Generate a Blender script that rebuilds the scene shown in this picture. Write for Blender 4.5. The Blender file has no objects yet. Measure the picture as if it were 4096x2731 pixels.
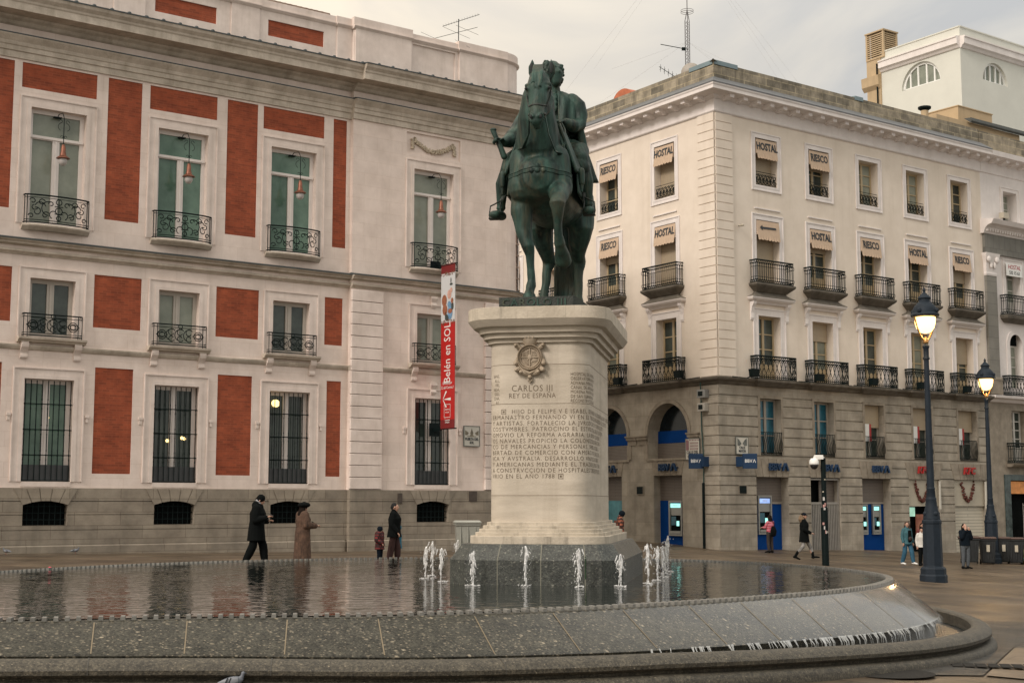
import bpy, math, random
import numpy as np
from mathutils import Matrix, Vector
R = math.radians; PI = math.pi
random.seed(11)
SC = bpy.context.scene; COL = SC.collection

# ------------------------------------------------------------------ materials
MATS = {}
def nn(t, kind, **kw):
    n = t.nodes.new(kind)
    for k, v in kw.items():
        if k in n.inputs: n.inputs[k].default_value = v
        else: setattr(n, k, v)
    return n
def mat(name, col, rough=.7, var=.12, scale=3., bump=0., bscale=40., metal=0., spec=.5, coat=0.,
        col2=None, stretch=(1, 1, 1), emis=0., streak=None, brick=None, trans=0., alpha=1.):
    """procedural material: two tones mixed by noise, optional vertical streaks, optional coursed blocks"""
    if name in MATS: return MATS[name]
    m = bpy.data.materials.new(name); m.use_nodes = True; t = m.node_tree
    b = t.nodes['Principled BSDF']; L = t.links.new
    b.inputs['Roughness'].default_value = rough; b.inputs['Metallic'].default_value = metal
    b.inputs['Specular IOR Level'].default_value = spec; b.inputs['Coat Weight'].default_value = coat
    b.inputs['Transmission Weight'].default_value = trans; b.inputs['Alpha'].default_value = alpha
    tc = nn(t, 'ShaderNodeTexCoord'); mp = nn(t, 'ShaderNodeMapping'); mp.inputs['Scale'].default_value = stretch
    L(tc.outputs['Object'], mp.inputs['Vector'])
    nz = nn(t, 'ShaderNodeTexNoise', Scale=scale, Detail=8., Roughness=.62); L(mp.outputs[0], nz.inputs['Vector'])
    rp = nn(t, 'ShaderNodeMapRange'); rp.inputs['From Min'].default_value = .3; rp.inputs['From Max'].default_value = .7
    L(nz.outputs['Fac'], rp.inputs['Value'])
    mx = nn(t, 'ShaderNodeMix', data_type='RGBA')
    c1 = [max(0, c*(1-var)) for c in col]; c2 = list(col2) if col2 else [c*(1+var) for c in col]
    mx.inputs[6].default_value = (*c1, 1); mx.inputs[7].default_value = (*c2, 1)
    L(rp.outputs[0], mx.inputs[0]); out = mx.outputs[2]; hgt = nz.outputs['Fac']
    if brick:
        sx = nn(t, 'ShaderNodeSeparateXYZ'); L(tc.outputs['Object'], sx.inputs[0])
        cx = nn(t, 'ShaderNodeCombineXYZ'); L(sx.outputs[0], cx.inputs[0]); L(sx.outputs[2], cx.inputs[1])
        bw, bh, mort, mcol, bvar = brick
        bt = nn(t, 'ShaderNodeTexBrick', Scale=1.); bt.inputs['Brick Width'].default_value = bw
        bt.inputs['Row Height'].default_value = bh; bt.inputs['Mortar Size'].default_value = mort
        bt.inputs['Color1'].default_value = (1-bvar,)*3+(1,); bt.inputs['Color2'].default_value = (1+bvar, 1+bvar*.9, 1+bvar*.8, 1)
        bt.inputs['Mortar'].default_value = (*mcol, 1); L(cx.outputs[0], bt.inputs['Vector'])
        m2 = nn(t, 'ShaderNodeMix', data_type='RGBA', blend_type='MULTIPLY'); m2.inputs[0].default_value = 1.
        L(out, m2.inputs[6]); L(bt.outputs['Color'], m2.inputs[7]); out = m2.outputs[2]
    if streak:
        sc, amt, scol = streak
        m3 = nn(t, 'ShaderNodeMapping'); m3.inputs['Scale'].default_value = (sc, sc, sc*.09); L(tc.outputs['Object'], m3.inputs['Vector'])
        n3 = nn(t, 'ShaderNodeTexNoise', Scale=1., Detail=5., Roughness=.7); L(m3.outputs[0], n3.inputs['Vector'])
        r3 = nn(t, 'ShaderNodeMapRange'); r3.inputs['From Min'].default_value = .52; r3.inputs['From Max'].default_value = .74
        r3.inputs['To Max'].default_value = amt; L(n3.outputs['Fac'], r3.inputs['Value'])
        m4 = nn(t, 'ShaderNodeMix', data_type='RGBA'); m4.inputs[7].default_value = (*scol, 1)
        L(r3.outputs[0], m4.inputs[0]); L(out, m4.inputs[6]); out = m4.outputs[2]
    L(out, b.inputs['Base Color'])
    if emis:
        L(out, b.inputs['Emission Color']); b.inputs['Emission Strength'].default_value = emis
    if bump:
        n2 = nn(t, 'ShaderNodeTexNoise', Scale=bscale, Detail=4.); L(mp.outputs[0], n2.inputs['Vector'])
        bp = nn(t, 'ShaderNodeBump', Strength=bump, Distance=.02); L(n2.outputs['Fac'], bp.inputs['Height'])
        L(bp.outputs[0], b.inputs['Normal'])
    MATS[name] = m
    return m

# ------------------------------------------------------------------ mesh builder
class MB:
    def __init__(s): s.v = []; s.f = []; s.T = None
    def add(s, vs, fs):
        n = len(s.v)
        if s.T is not None: vs = [s.T @ Vector(p) for p in vs]
        s.v += [tuple(p) for p in vs]; s.f += [tuple(i+n for i in f) for f in fs]; return s
    def quad(s, a, b, c, d): return s.add([a, b, c, d], [(0, 1, 2, 3)])
    def box(s, x0, x1, y0, y1, z0, z1):
        return s.add([(x0,y0,z0),(x1,y0,z0),(x1,y1,z0),(x0,y1,z0),(x0,y0,z1),(x1,y0,z1),(x1,y1,z1),(x0,y1,z1)],
                     [(0,3,2,1),(4,5,6,7),(0,1,5,4),(1,2,6,5),(2,3,7,6),(3,0,4,7)])
    def bbox(s, x0, x1, y0, y1, z0, z1, b=.01):
        """box with chamfered upright and top edges"""
        a = [(x0+b,y0),(x1-b,y0),(x1,y0+b),(x1,y1-b),(x1-b,y1),(x0+b,y1),(x0,y1-b),(x0,y0+b)]
        i = [(x0+b,y0+b),(x1-b,y0+b),(x1-b,y0+b),(x1-b,y1-b),(x1-b,y1-b),(x0+b,y1-b),(x0+b,y1-b),(x0+b,y0+b)]
        rings = [[(*p, z0) for p in a], [(*p, z1-b) for p in a], [(*p, z1) for p in i]]
        return s.rings(rings)
    def rings(s, rings, cap=True, closed=True):
        n = len(rings[0]); vs = [p for r in rings for p in r]; fs = []
        for k in range(len(rings)-1):
            for i in range(n if closed else n-1):
                j = (i+1) % n; fs.append((k*n+i, k*n+j, (k+1)*n+j, (k+1)*n+i))
        if cap and closed: fs += [tuple(range(n-1, -1, -1)), tuple(range((len(rings)-1)*n, len(rings)*n))]
        return s.add(vs, fs)
    def prism(s, poly, y0, y1):                     # polygon in (x,z) pushed along y
        n = len(poly)
        return s.add([(x, y0, z) for x, z in poly]+[(x, y1, z) for x, z in poly],
                     [tuple(range(n)), tuple(range(2*n-1, n-1, -1))]+[(i, i+n, (i+1) % n+n, (i+1) % n) for i in range(n)])
    def mould(s, prof, x0, x1):                     # (y,z) profile run along x
        return s.rings([[(x0, y, z) for y, z in prof], [(x1, y, z) for y, z in prof]])
    def lathe(s, prof, n=16, c=(0, 0, 0), sq=1., a0=0.):
        return s.rings([[(c[0]+r*math.cos(2*PI*i/n+a0), c[1]+r*sq*math.sin(2*PI*i/n+a0), c[2]+z) for i in range(n)] for r, z in prof])
    def loft(s, path, rad, n=12, ref=(0, 1, 0), round_ends=True):
        """tapered tube through the points; rad: r or (across, along ref)"""
        P = [Vector(p) for p in path]; rad = [(r, r) if not isinstance(r, (tuple, list)) else r for r in rad]
        ref = Vector(ref); rr = []
        for k, p in enumerate(P):
            t = (P[min(k+1, len(P)-1)]-P[max(k-1, 0)]).normalized()
            a = t.cross(ref)
            if a.length < .05: a = t.cross(Vector((1, .2, 0)))
            a.normalize(); b = a.cross(t).normalized(); rr.append((p, t, a, b, rad[k]))
        rings = []
        def ring(p, a, b, r1, r2): return [p+a*(r1*math.cos(2*PI*i/n))+b*(r2*math.sin(2*PI*i/n)) for i in range(n)]
        if round_ends:
            p, t, a, b, (r1, r2) = rr[0]; m = min(r1, r2)
            for q in (80, 50, 25): rings.append(ring(p-t*m*math.sin(R(q)), a, b, r1*math.cos(R(q)), r2*math.cos(R(q))))
        for p, t, a, b, (r1, r2) in rr: rings.append(ring(p, a, b, r1, r2))
        if round_ends:
            p, t, a, b, (r1, r2) = rr[-1]; m = min(r1, r2)
            for q in (25, 50, 80): rings.append(ring(p+t*m*math.sin(R(q)), a, b, r1*math.cos(R(q)), r2*math.cos(R(q))))
        return s.rings(rings)
    def tube(s, path, r, n=4): return s.loft(path, [r]*len(path), n, (0.01, 1, .02), False)
    def ball(s, c, r, n=12):
        rx, ry, rz = r if isinstance(r, (tuple, list)) else (r, r, r)
        return s.rings([[(c[0]+rx*math.cos(R(q))*math.cos(2*PI*i/n), c[1]+ry*math.cos(R(q))*math.sin(2*PI*i/n), c[2]+rz*math.sin(R(q)))
                         for i in range(n)] for q in (-85, -60, -35, -12, 12, 35, 60, 85)])
    def wall(s, x0, x1, z0, z1, holes=(), y=0., grooves=(), gd=.03, gh=.035, depth=.3):
        """sheet in the plane y with rectangular holes whose jambs run inward, and horizontal joints cut gd deep"""
        xs = sorted({x0, x1, *[c for h in holes for c in h[:2] if x0 < c < x1]})
        zs = {z0, z1, *[c for h in holes for c in h[2:4] if z0 < c < z1]}
        for g in grooves:
            if z0 < g-gh/2 and g+gh/2 < z1: zs |= {g-gh/2, g+gh/2}
        zs = sorted(zs)
        def hole(a, c): return any(h[0] <= a <= h[1] and h[2] <= c <= h[3] for h in holes)
        for i in range(len(xs)-1):
            for k in range(len(zs)-1):
                a, b, c, d = xs[i], xs[i+1], zs[k], zs[k+1]; mx, mz = (a+b)/2, (c+d)/2
                if hole(mx, mz): continue
                g = any(abs(mz-q) < gh*.6 and (d-c) < gh*1.2 for q in grooves); yy = y+gd if g else y
                s.quad((a, yy, c), (b, yy, c), (b, yy, d), (a, yy, d))
                if g: s.quad((a, y, c), (b, y, c), (b, yy, c), (a, yy, c)); s.quad((a, yy, d), (b, yy, d), (b, y, d), (a, y, d))
        for h in holes:
            a, b, c, d = h[:4]; e = y+(h[4] if len(h) > 4 else depth)
            s.quad((a, y, c), (a, y, d), (a, e, d), (a, e, c)); s.quad((b, y, c), (b, e, c), (b, e, d), (b, y, d))
            s.quad((a, y, d), (b, y, d), (b, e, d), (a, e, d)); s.quad((a, y, c), (a, e, c), (b, e, c), (b, y, c))
        return s
    def archhole(s, x0, x1, zs, zt, rise, y=0., depth=.3, n=14, edge=None):
        """spandrels of an arch (springing zs, crown zs+rise) filling x0..x1 up to zt, plus its curved soffit"""
        xc, hw = (x0+x1)/2, (x1-x0)/2
        P = [(xc-hw*math.cos(PI*i/n), zs+rise*math.sin(PI*i/n)) for i in range(n+1)]
        for (a, b), (c, d) in zip(P, P[1:]):
            s.quad((a, y, b), (c, y, d), (c, y, zt), (a, y, zt)); s.quad((a, y, b), (a, y+depth, b), (c, y+depth, d), (c, y, d))
        return s
    def frame(s, x0, x1, z0, z1, w, y0, y1, bottom=True):
        s.box(x0, x0+w, y0, y1, z0, z1); s.box(x1-w, x1, y0, y1, z0, z1); s.box(x0+w, x1-w, y0, y1, z1-w, z1)
        if bottom: s.box(x0+w, x1-w, y0, y1, z0, z0+w)
        return s
    def build(s, name, m, parent=None, loc=(0, 0, 0), rot=0., smooth=False, at=None):
        me = bpy.data.meshes.new(name); me.from_pydata(s.v, [], s.f); me.validate()
        me.materials.append(m); o = bpy.data.objects.new(name, me); COL.objects.link(o)
        if smooth:
            me.polygons.foreach_set('use_smooth', [True]*len(me.polygons))
        o.parent = parent
        if at: at[0].put(o, *at[1:])
        else: o.location = loc; o.rotation_euler.z = rot
        return o
def smooth_by(o, ang=40):
    me = o.data; me.polygons.foreach_set('use_smooth', [True]*len(me.polygons))
    try: me.set_sharp_from_angle(angle=R(ang))
    except Exception: pass
    return o
def fuse(mb, name, m, parent=None, vox=.02, sm=4, fac=.5, loc=(0, 0, 0), rot=0., disp=None):
    """merge everything in mb into one continuous skin"""
    t = mb.build('t', m); me0 = t.data
    r = t.modifiers.new('r', 'REMESH'); r.mode = 'VOXEL'; r.voxel_size = vox
    q = t.modifiers.new('s', 'SMOOTH'); q.iterations = sm; q.factor = fac
    dg = bpy.context.evaluated_depsgraph_get(); me = bpy.data.meshes.new_from_object(t.evaluated_get(dg))
    bpy.data.objects.remove(t); bpy.data.meshes.remove(me0)
    me.name = name; me.materials.clear(); me.materials.append(m)
    me.polygons.foreach_set('use_smooth', [True]*len(me.polygons))
    o = bpy.data.objects.new(name, me); COL.objects.link(o); o.parent = parent; o.location = loc; o.rotation_euler.z = rot
    if disp:
        n = len(me.vertices); c = np.empty(n*3, 'f'); nr = np.empty(n*3, 'f')
        me.vertices.foreach_get('co', c); me.vertex_normals.foreach_get('vector', nr); c = c.reshape(-1, 3); nr = nr.reshape(-1, 3)
        c += nr*disp(c)[:, None]; me.vertices.foreach_set('co', c.ravel()); me.update()
    return o
def tag(o, label, cat, group=None, kind=None):
    if label: o['label'] = label
    if cat: o['category'] = cat
    if group: o['group'] = group
    if kind: o['kind'] = kind
    return o
def thing(name, label, cat, loc=(0, 0, 0), rot=0., group=None):
    o = bpy.data.objects.new(name, None); COL.objects.link(o); o.location = loc; o.rotation_euler.z = rot
    o.empty_display_size = .2
    return tag(o, label, cat, group)
def dup(o, parent=None, loc=None, rot=None):
    c = o.copy(); COL.objects.link(c); c.parent = parent
    if loc is not None: c.location = loc
    if rot is not None: c.rotation_euler.z = rot
    for ch in list(o.children): dup(ch, c)
    return c
class Face:
    """a vertical plane: local x runs along the wall, local y runs into it, z up"""
    def __init__(s, x, y, ang, root=None):
        s.o = Vector((x, y, 0)); s.a = R(90-ang); s.u = Vector((math.cos(s.a), math.sin(s.a), 0))
        s.n = Vector((-math.sin(s.a), math.cos(s.a), 0)); s.root = root
    def pt(s, x, y=0., z=0.): return s.o+s.u*x+s.n*y+Vector((0, 0, z))
    def put(s, o, x=0., z=0., y=0.):
        p = s.pt(x, y, z)
        q = o.parent
        if q is not None: p = p-q.location; 
        o.location = p; o.rotation_euler.z = s.a; return o
_txt = {}
def text(mb, string, size, M, ext=.01, weight=0., sx=1., align='CENTER', sp=1.):
    """letters (x right, z up, standing out of the plane towards -y) placed by matrix M"""
    key = (string, size, ext, weight, sx, align, sp)
    if key not in _txt:
        c = bpy.data.curves.new('t', 'FONT'); c.body = string; c.size = size; c.extrude = ext; c.offset = weight
        c.align_x = align; c.align_y = 'BOTTOM_BASELINE' if False else 'CENTER'; c.resolution_u = 2; c.space_character = sp
        o = bpy.data.objects.new('t', c); COL.objects.link(o)
        dg = bpy.context.evaluated_depsgraph_get(); me = bpy.data.meshes.new_from_object(o.evaluated_get(dg))
        _txt[key] = ([(v.co.x*sx, -v.co.z, v.co.y) for v in me.vertices], [tuple(p.vertices) for p in me.polygons])
        bpy.data.objects.remove(o); bpy.data.curves.remove(c); bpy.data.meshes.remove(me)
    vs, fs = _txt[key]
    if callable(M): mb.add([M(*v) for v in vs], fs)
    else: mb.add([M @ Vector(v) for v in vs], fs)
def T(x=0, y=0, z=0): return Matrix.Translation((x, y, z))

# ------------------------------------------------------------------ ground height (thin-plate surface through measured spots)
GP = np.array([(-30,20,-.3),(-14,14,-.36),(-3,13,-.55),(4,15,-.69),(9,20,-.82),(9,24,-.82),(9.5,30,-.8),(-12,26,-.1),(-6.5,36.9,-.02),(-1,40,-.12),
  (-15.2,42.3,0),(-8.6,47.2,-.11),(-2.4,51.9,-.19),(12.5,42,-.8),(10.4,51,-.5),(15.3,54,-.82),(17,53,-.93),(22,60,-1.1),(9.14,62.3,-.54),(18.3,69.1,-.78),(21.5,71.5,-.96),(29,77,-1.05),
  (6.5,66,-.32),(0,58,-.2),(-5,75,0),(30,40,-1.3),(16,26,-1.0),(0,0,-.6),(20,0,-1.2),(-30,50,.1),(60,100,-1.5),(-40,110,0),(60,30,-1.8),(2,35,-.3)], float)
def _U(d2): return np.where(d2 > 1e-9, d2*np.log(d2+1e-12), 0)
def _fit():
    X = GP[:, :2]/20; d2 = ((X[:, None]-X[None])**2).sum(-1); n = len(X)
    A = np.zeros((n+3, n+3)); A[:n, :n] = _U(d2)+np.eye(n)*.01; A[:n, n] = 1; A[:n, n+1:] = X; A[n, :n] = 1; A[n+1:, :n] = X.T
    return X, np.linalg.solve(A, np.r_[GP[:, 2], 0, 0, 0])
_GX, _GW = _fit()
def gz(x, y):
    p = np.array([x, y])/20; n = len(_GX)
    return float(_U(((_GX-p)**2).sum(-1)) @ _GW[:n]+_GW[n]+_GW[n+1:] @ p)
# ------------------------------------------------------------------ camera, sky, sun
cam = bpy.data.cameras.new('camera'); co = bpy.data.objects.new('camera', cam); COL.objects.link(co)
co.location = (0, 0, 1.5); co.rotation_euler = (PI/2+math.atan(371/3245), 0, 0)
cam.sensor_width = 36; cam.lens = 3245/2352*36; cam.clip_end = 2000; cam.clip_start = .1
SC.camera = co
w = bpy.data.worlds.new('World'); SC.world = w; w.use_nodes = True; t = w.node_tree; t.nodes.clear(); L = t.links.new
out = nn(t, 'ShaderNodeOutputWorld'); bg = nn(t, 'ShaderNodeBackground', Strength=.096); L(bg.outputs[0], out.inputs[0])
SUN_EL, SUN_AZ = R(34), R(222)      # azimuth clockwise from +Y: behind the camera, to its left
sky = nn(t, 'ShaderNodeTexSky'); sky.sky_type = 'NISHITA'; sky.sun_disc = False; sky.sun_elevation = SUN_EL; sky.sun_rotation = SUN_AZ
sky.dust_density = 4.
tc = nn(t, 'ShaderNodeTexCoord'); mp = nn(t, 'ShaderNodeMapping'); mp.inputs['Scale'].default_value = (1, 1, 2.6)
L(tc.outputs['Generated'], mp.inputs[0])
n1 = nn(t, 'ShaderNodeTexNoise', Scale=3.4, Detail=6., Roughness=.55, Distortion=.5); L(mp.outputs[0], n1.inputs['Vector'])
cr = nn(t, 'ShaderNodeValToRGB'); L(n1.outputs['Fac'], cr.inputs[0])
e = cr.color_ramp.elements; e[0].position = .38; e[0].color = (5.3, 5.3, 5.25, 1); e[1].position = .64; e[1].color = (8.0, 7.4, 6.4, 1)
# cloud layer: warmer on the left, cooler grey on the right; three times brighter overhead than at the horizon
sx = nn(t, 'ShaderNodeSeparateXYZ'); L(tc.outputs['Generated'], sx.inputs[0])
wr = nn(t, 'ShaderNodeMapRange'); wr.inputs['From Min'].default_value = -.25; wr.inputs['From Max'].default_value = .45; L(sx.outputs[0], wr.inputs['Value'])
wm = nn(t, 'ShaderNodeMix', data_type='RGBA'); wm.inputs[6].default_value = (1.08, 1.01, .92, 1); wm.inputs[7].default_value = (.80, .82, .84, 1); L(wr.outputs[0], wm.inputs[0])
m1 = nn(t, 'ShaderNodeMix', data_type='RGBA', blend_type='MULTIPLY'); m1.inputs[0].default_value = 1; L(cr.outputs[0], m1.inputs[6]); L(wm.outputs[2], m1.inputs[7])
zr = nn(t, 'ShaderNodeMapRange'); zr.inputs['From Min'].default_value = .3; zr.inputs['From Max'].default_value = 1.
zr.inputs['To Min'].default_value = 1.; zr.inputs['To Max'].default_value = 2.3; L(sx.outputs[2], zr.inputs['Value'])
m2 = nn(t, 'ShaderNodeVectorMath', operation='SCALE'); L(m1.outputs[2], m2.inputs[0]); L(zr.outputs[0], m2.inputs['Scale'])
m3 = nn(t, 'ShaderNodeMix', data_type='RGBA'); m3.inputs[0].default_value = .93; L(sky.outputs[0], m3.inputs[6]); L(m2.outputs[0], m3.inputs[7])
L(m3.outputs[2], bg.inputs[0])
sl = bpy.data.lights.new('sun', 'SUN'); sl.energy = 1.5; sl.angle = R(16); sl.color = (1, .92, .86)
so = bpy.data.objects.new('sun', sl); COL.objects.link(so)
d = Vector((math.sin(SUN_AZ)*math.cos(SUN_EL), math.cos(SUN_AZ)*math.cos(SUN_EL), math.sin(SUN_EL)))
so.rotation_euler = d.to_track_quat('Z', 'Y').to_euler()
SC.view_settings.view_transform = 'Standard'; SC.view_settings.look = 'None'; SC.view_settings.exposure = .42; SC.view_settings.gamma = 1
SC.render.film_transparent = False
SC.cycles.max_bounces = 6; SC.cycles.use_denoising = True
# ------------------------------------------------------------------ ground sheets
_gc = {}
def gq(x, y):        # ground height on the .4 m lattice of the plaza, so that thin sheets laid on it never dip below
    i, j = math.floor((x+34)/.4+1e-6), math.floor((y-4)/.4+1e-6); fx, fy = (x+34)/.4-i, (y-4)/.4-j
    def c(a, b):
        if (a, b) not in _gc: _gc[a, b] = gz(-34+.4*a, 4+.4*b)
        return _gc[a, b]
    return (c(i, j)*(1-fx)+c(i+1, j)*fx)*(1-fy)+(c(i, j+1)*(1-fx)+c(i+1, j+1)*fx)*fy
def sheet(name, poly_fn, x0, x1, y0, y1, st, m, dz, kind='structure'):
    mb = MB(); nx = int((x1-x0)/st); ny = int((y1-y0)/st); idx = {}
    vs = []; fs = []
    for j in range(ny+1):
        for i in range(nx+1):
            x, y = x0+(x1-x0)*i/nx, y0+(y1-y0)*j/ny; idx[i, j] = len(vs); vs.append((x, y, (gq(x, y) if dz > 0 else gz(x, y))+dz))
    for j in range(ny):
        for i in range(nx):
            x, y = x0+(x1-x0)*(i+.5)/nx, y0+(y1-y0)*(j+.5)/ny
            if poly_fn is None or poly_fn(x, y): fs.append((idx[i, j], idx[i+1, j], idx[i+1, j+1], idx[i, j+1]))
    mb.add(vs, fs); o = mb.build(name, m); o['kind'] = kind; smooth_by(o, 60); return o
paving = mat('paving', (.062, .045, .030), .33, .25, .5, .25, 9., spec=.25, col2=(.145, .108, .070), brick=None)
# slabs: joints added in plan
def plan_brick(m, bw, bh, mort, dark, var, rot=0.):
    t = m.node_tree; b = t.nodes['Principled BSDF']; lk = b.inputs['Base Color'].links[0]; src = lk.from_socket
    tc = nn(t, 'ShaderNodeTexCoord'); mp = nn(t, 'ShaderNodeMapping'); mp.inputs['Rotation'].default_value = (0, 0, rot); t.links.new(tc.outputs['Object'], mp.inputs[0])
    bt = nn(t, 'ShaderNodeTexBrick', Scale=1.); bt.inputs['Brick Width'].default_value = bw; bt.inputs['Row Height'].default_value = bh
    bt.inputs['Mortar Size'].default_value = mort; bt.inputs['Color1'].default_value = (1-var,)*3+(1,); bt.inputs['Color2'].default_value = (1+var,)*3+(1,)
    bt.inputs['Mortar'].default_value = (dark, dark, dark, 1); t.links.new(mp.outputs[0], bt.inputs['Vector'])
    m2 = nn(t, 'ShaderNodeMix', data_type='RGBA', blend_type='MULTIPLY'); m2.inputs[0].default_value = 1
    t.links.new(src, m2.inputs[6]); t.links.new(bt.outputs['Color'], m2.inputs[7]); t.links.new(m2.outputs[2], b.inputs['Base Color'])
    nz = nn(t, 'ShaderNodeTexNoise', Scale=.35, Detail=4.); t.links.new(tc.outputs['Object'], nz.inputs['Vector'])
    r = nn(t, 'ShaderNodeMapRange'); r.inputs['From Min'].default_value = .35; r.inputs['From Max'].default_value = .65
    r.inputs['To Min'].default_value = .30; r.inputs['To Max'].default_value = .55; t.links.new(nz.outputs['Fac'], r.inputs['Value']); t.links.new(r.outputs[0], b.inputs['Roughness'])
plan_brick(paving, 1.2, .6, .016, .35, .22, R(-53.5+90))
sheet('ground', None, -60, 90, -20, 160, 2.5, mat('far_ground', (.09, .07, .055), .6, .2, .4), -.08)
sheet('plaza_paving', lambda x, y: True, -34, 42, 4, 96, .4, paving, .0)
asph = mat('dark_setts', (.030, .028, .025), .85, .35, 3., .5, 30., spec=.15, col2=(.065, .061, .052))
plan_brick(asph, .3, .15, .012, .6, .25, R(20))
# ------------------------------------------------------------------ stone palace on the left
FA = Face(-15.175, 42.318, 53.5)
palace = thing('stone_palace', 'long pink-white stone palace with red brick panels, iron balconies and barred ground-floor windows', 'building', FA.pt(5.7))
stone = mat('pale_limestone', (.68, .565, .495), .8, .10, 1.2, .35, 30., col2=(.78, .665, .595), streak=(1.6, .35, (.46, .375, .31)),
            brick=(1.06, .455, .005, (.86, .82, .78), .028))
stone_p = mat('plain_limestone', (.67, .565, .50), .8, .12, 1.5, .3, 30., col2=(.77, .665, .60), streak=(2.2, .45, (.44, .37, .30)))
cornst = mat('weathered_cornice_stone', (.44, .375, .30), .85, .2, 2., .4, 25., col2=(.60, .525, .44), streak=(3., .5, (.25, .21, .15)))
granite = mat('plinth_granite', (.21, .175, .135), .75, .16, 1.4, .5, 60., col2=(.32, .275, .215), streak=(1.5, .55, (.12, .105, .08)),
              brick=(1.45, .41, .008, (.55, .5, .45), .09))
lead = mat('dark_lead', (.055, .065, .065), .5, .3, 3.)
brickm = mat('red_brick', (.245, .046, .015), .85, .24, 1.4, .4, 60., col2=(.345, .078, .030), brick=(.24, .075, .008, (1.1, 1.35, 1.6), .22), streak=(2., .4, (.20, .042, .018)))
iron = mat('black_green_iron', (.004, .009, .009), .6, .3, 8., spec=.12)
pfrm = mat('white_window_paint', (.70, .64, .60), .5, .05, 3.)
gl_g = mat('green_glass', (.07, .135, .10), .12, .3, .8, spec=.5, col2=(.15, .24, .18))
gl_w = mat('curtained_glass', (.19, .215, .17), .14, .3, .6, spec=.5, col2=(.31, .33, .27))
gl_d = mat('dark_glass', (.025, .038, .034), .08, .5, .9, spec=.6, col2=(.065, .085, .072))
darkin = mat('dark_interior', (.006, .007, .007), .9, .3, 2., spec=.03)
roomlamp = mat('indoor_lamp', (1., .72, .30), .5, .05, 2., emis=1.6)
WX = [-2.83, 1.27, 5.4, 9.47]; X0, XB = -8., 11.72; PB = -.18; XE = 18.5
holesA = []; holesB = []
bp = []          # brick panels (x0,x1,z0,z1)
for cx in [-6.95]+WX:
    holesA += [(cx-.87, cx+.87, 9.99, 13.66), (cx-.70, cx+.70, 6.55, 8.34), (cx-.76, cx+.76, 2.15, 5.26)]
    bp += [(cx-1.18, cx+1.18, 14.24, 15.03)]
    bp += [(cx+1.55, min(cx+2.68, 11.56), 10.42, 15.03), (cx+1.3, min(cx+2.85, 11.48), 6.96, 8.63), (cx+1.42, min(cx+2.66, 11.46), 2.41, 5.71)]
bp = [b for b in bp if b[1]-b[0] > .3]
for b in bp: holesA.append((*b, .03))
A = MB(); A.wall(X0, XB, 1.96, 16.35, holesA, depth=.32); A.build('wall', stone, palace, at=(FA,))
BC = 15.15
holesB = [(BC-.87, BC+.87, 9.99, 13.66), (BC-.70, BC+.70, 6.55, 8.34), (BC-.76, BC+.76, 2.15, 5.26), (BC-1.18, BC+1.18, 14.2, 15.0, .06)]
W = MB(); W.wall(XB, XE, 1.96, 16.35, holesB, y=PB, depth=.32)
W.quad((XB, PB, 1.96), (XB, PB, 16.35), (XB, 0, 16.35), (XB, 0, 1.96)); W.quad((BC-1.18, PB+.06, 14.2), (BC+1.18, PB+.06, 14.2), (BC+1.18, PB+.06, 15.), (BC-1.18, PB+.06, 15.))
def arcpts(off, n=8, r=1.0):        # rounded corner at the street end, then the side wall
    c = (XE, PB+r); return [(c[0]+(r+off)*math.sin(PI/2*i/n), c[1]-(r+off)*math.cos(PI/2*i/n)) for i in range(n+1)]+[(c[0]+r+off, PB+14.)]
def around(mb, prof):               # prof [(outset, z)] swept round the corner
    pr = [[(x, y, z) for x, y in arcpts(o)] for o, z in prof]; mb.rings(pr, cap=False, closed=False)
around(W, [(0, 1.96), (0, 16.35)]); W.build('pavilion_wall', stone, palace, at=(FA,))
K = MB()
for b in bp: K.quad((b[0], .028, b[2]), (b[1], .028, b[2]), (b[1], .028, b[3]), (b[0], .028, b[3])); 
# every brick panel is a part of its own
for b in bp:
    q = MB().quad((-(b[1]-b[0])/2, 0, 0), ((b[1]-b[0])/2, 0, 0), ((b[1]-b[0])/2, 0, b[3]-b[2]), (-(b[1]-b[0])/2, 0, b[3]-b[2]))
    if b[1] > -2: q.build('brick_panel', brickm, palace, at=(FA, (b[0]+b[1])/2, b[2], .026))
# plinth with arched basement windows
P = MB(); G = [.24, .69, 1.15, 1.56]; ph = []
def plinth(mb, x0, x1, y, cs):
    hs = [(c-.68, c+.68, .83, 1.56) for c in cs]
    mb.wall(x0, x1, -.8, 1.96, hs, y=y, grooves=G, gd=.025, gh=.025, depth=.3)
    for c in cs: mb.archhole(c-.68, c+.68, 1.43, 1.56, .13, y=y, depth=.3)
    mb.quad((x0, y, 1.96), (x1, y, 1.96), (x1, 0, 1.96), (x0, 0, 1.96))
plinth(P, X0, XB, -.07, [-6.9]+WX); plinth(P, XB, XE, PB-.07, [BC])
P.quad((XB, PB-.07, -.8), (XB, PB-.07, 1.96), (XB, -.07, 1.96), (XB, -.07, -.8)); around(P, [(.07, -.8), (.07, 1.96), (0, 1.96)])
P.mould([(-.07, -.8), (-.13, -.8), (-.13, .20), (-.07, .24)], X0, XB-.08); P.mould([(PB-.07, -.8), (PB-.13, -.8), (PB-.13, .20), (PB-.07, .24)], XB-.08, XE)
P.build('plinth', granite, palace, at=(FA,))
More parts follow.
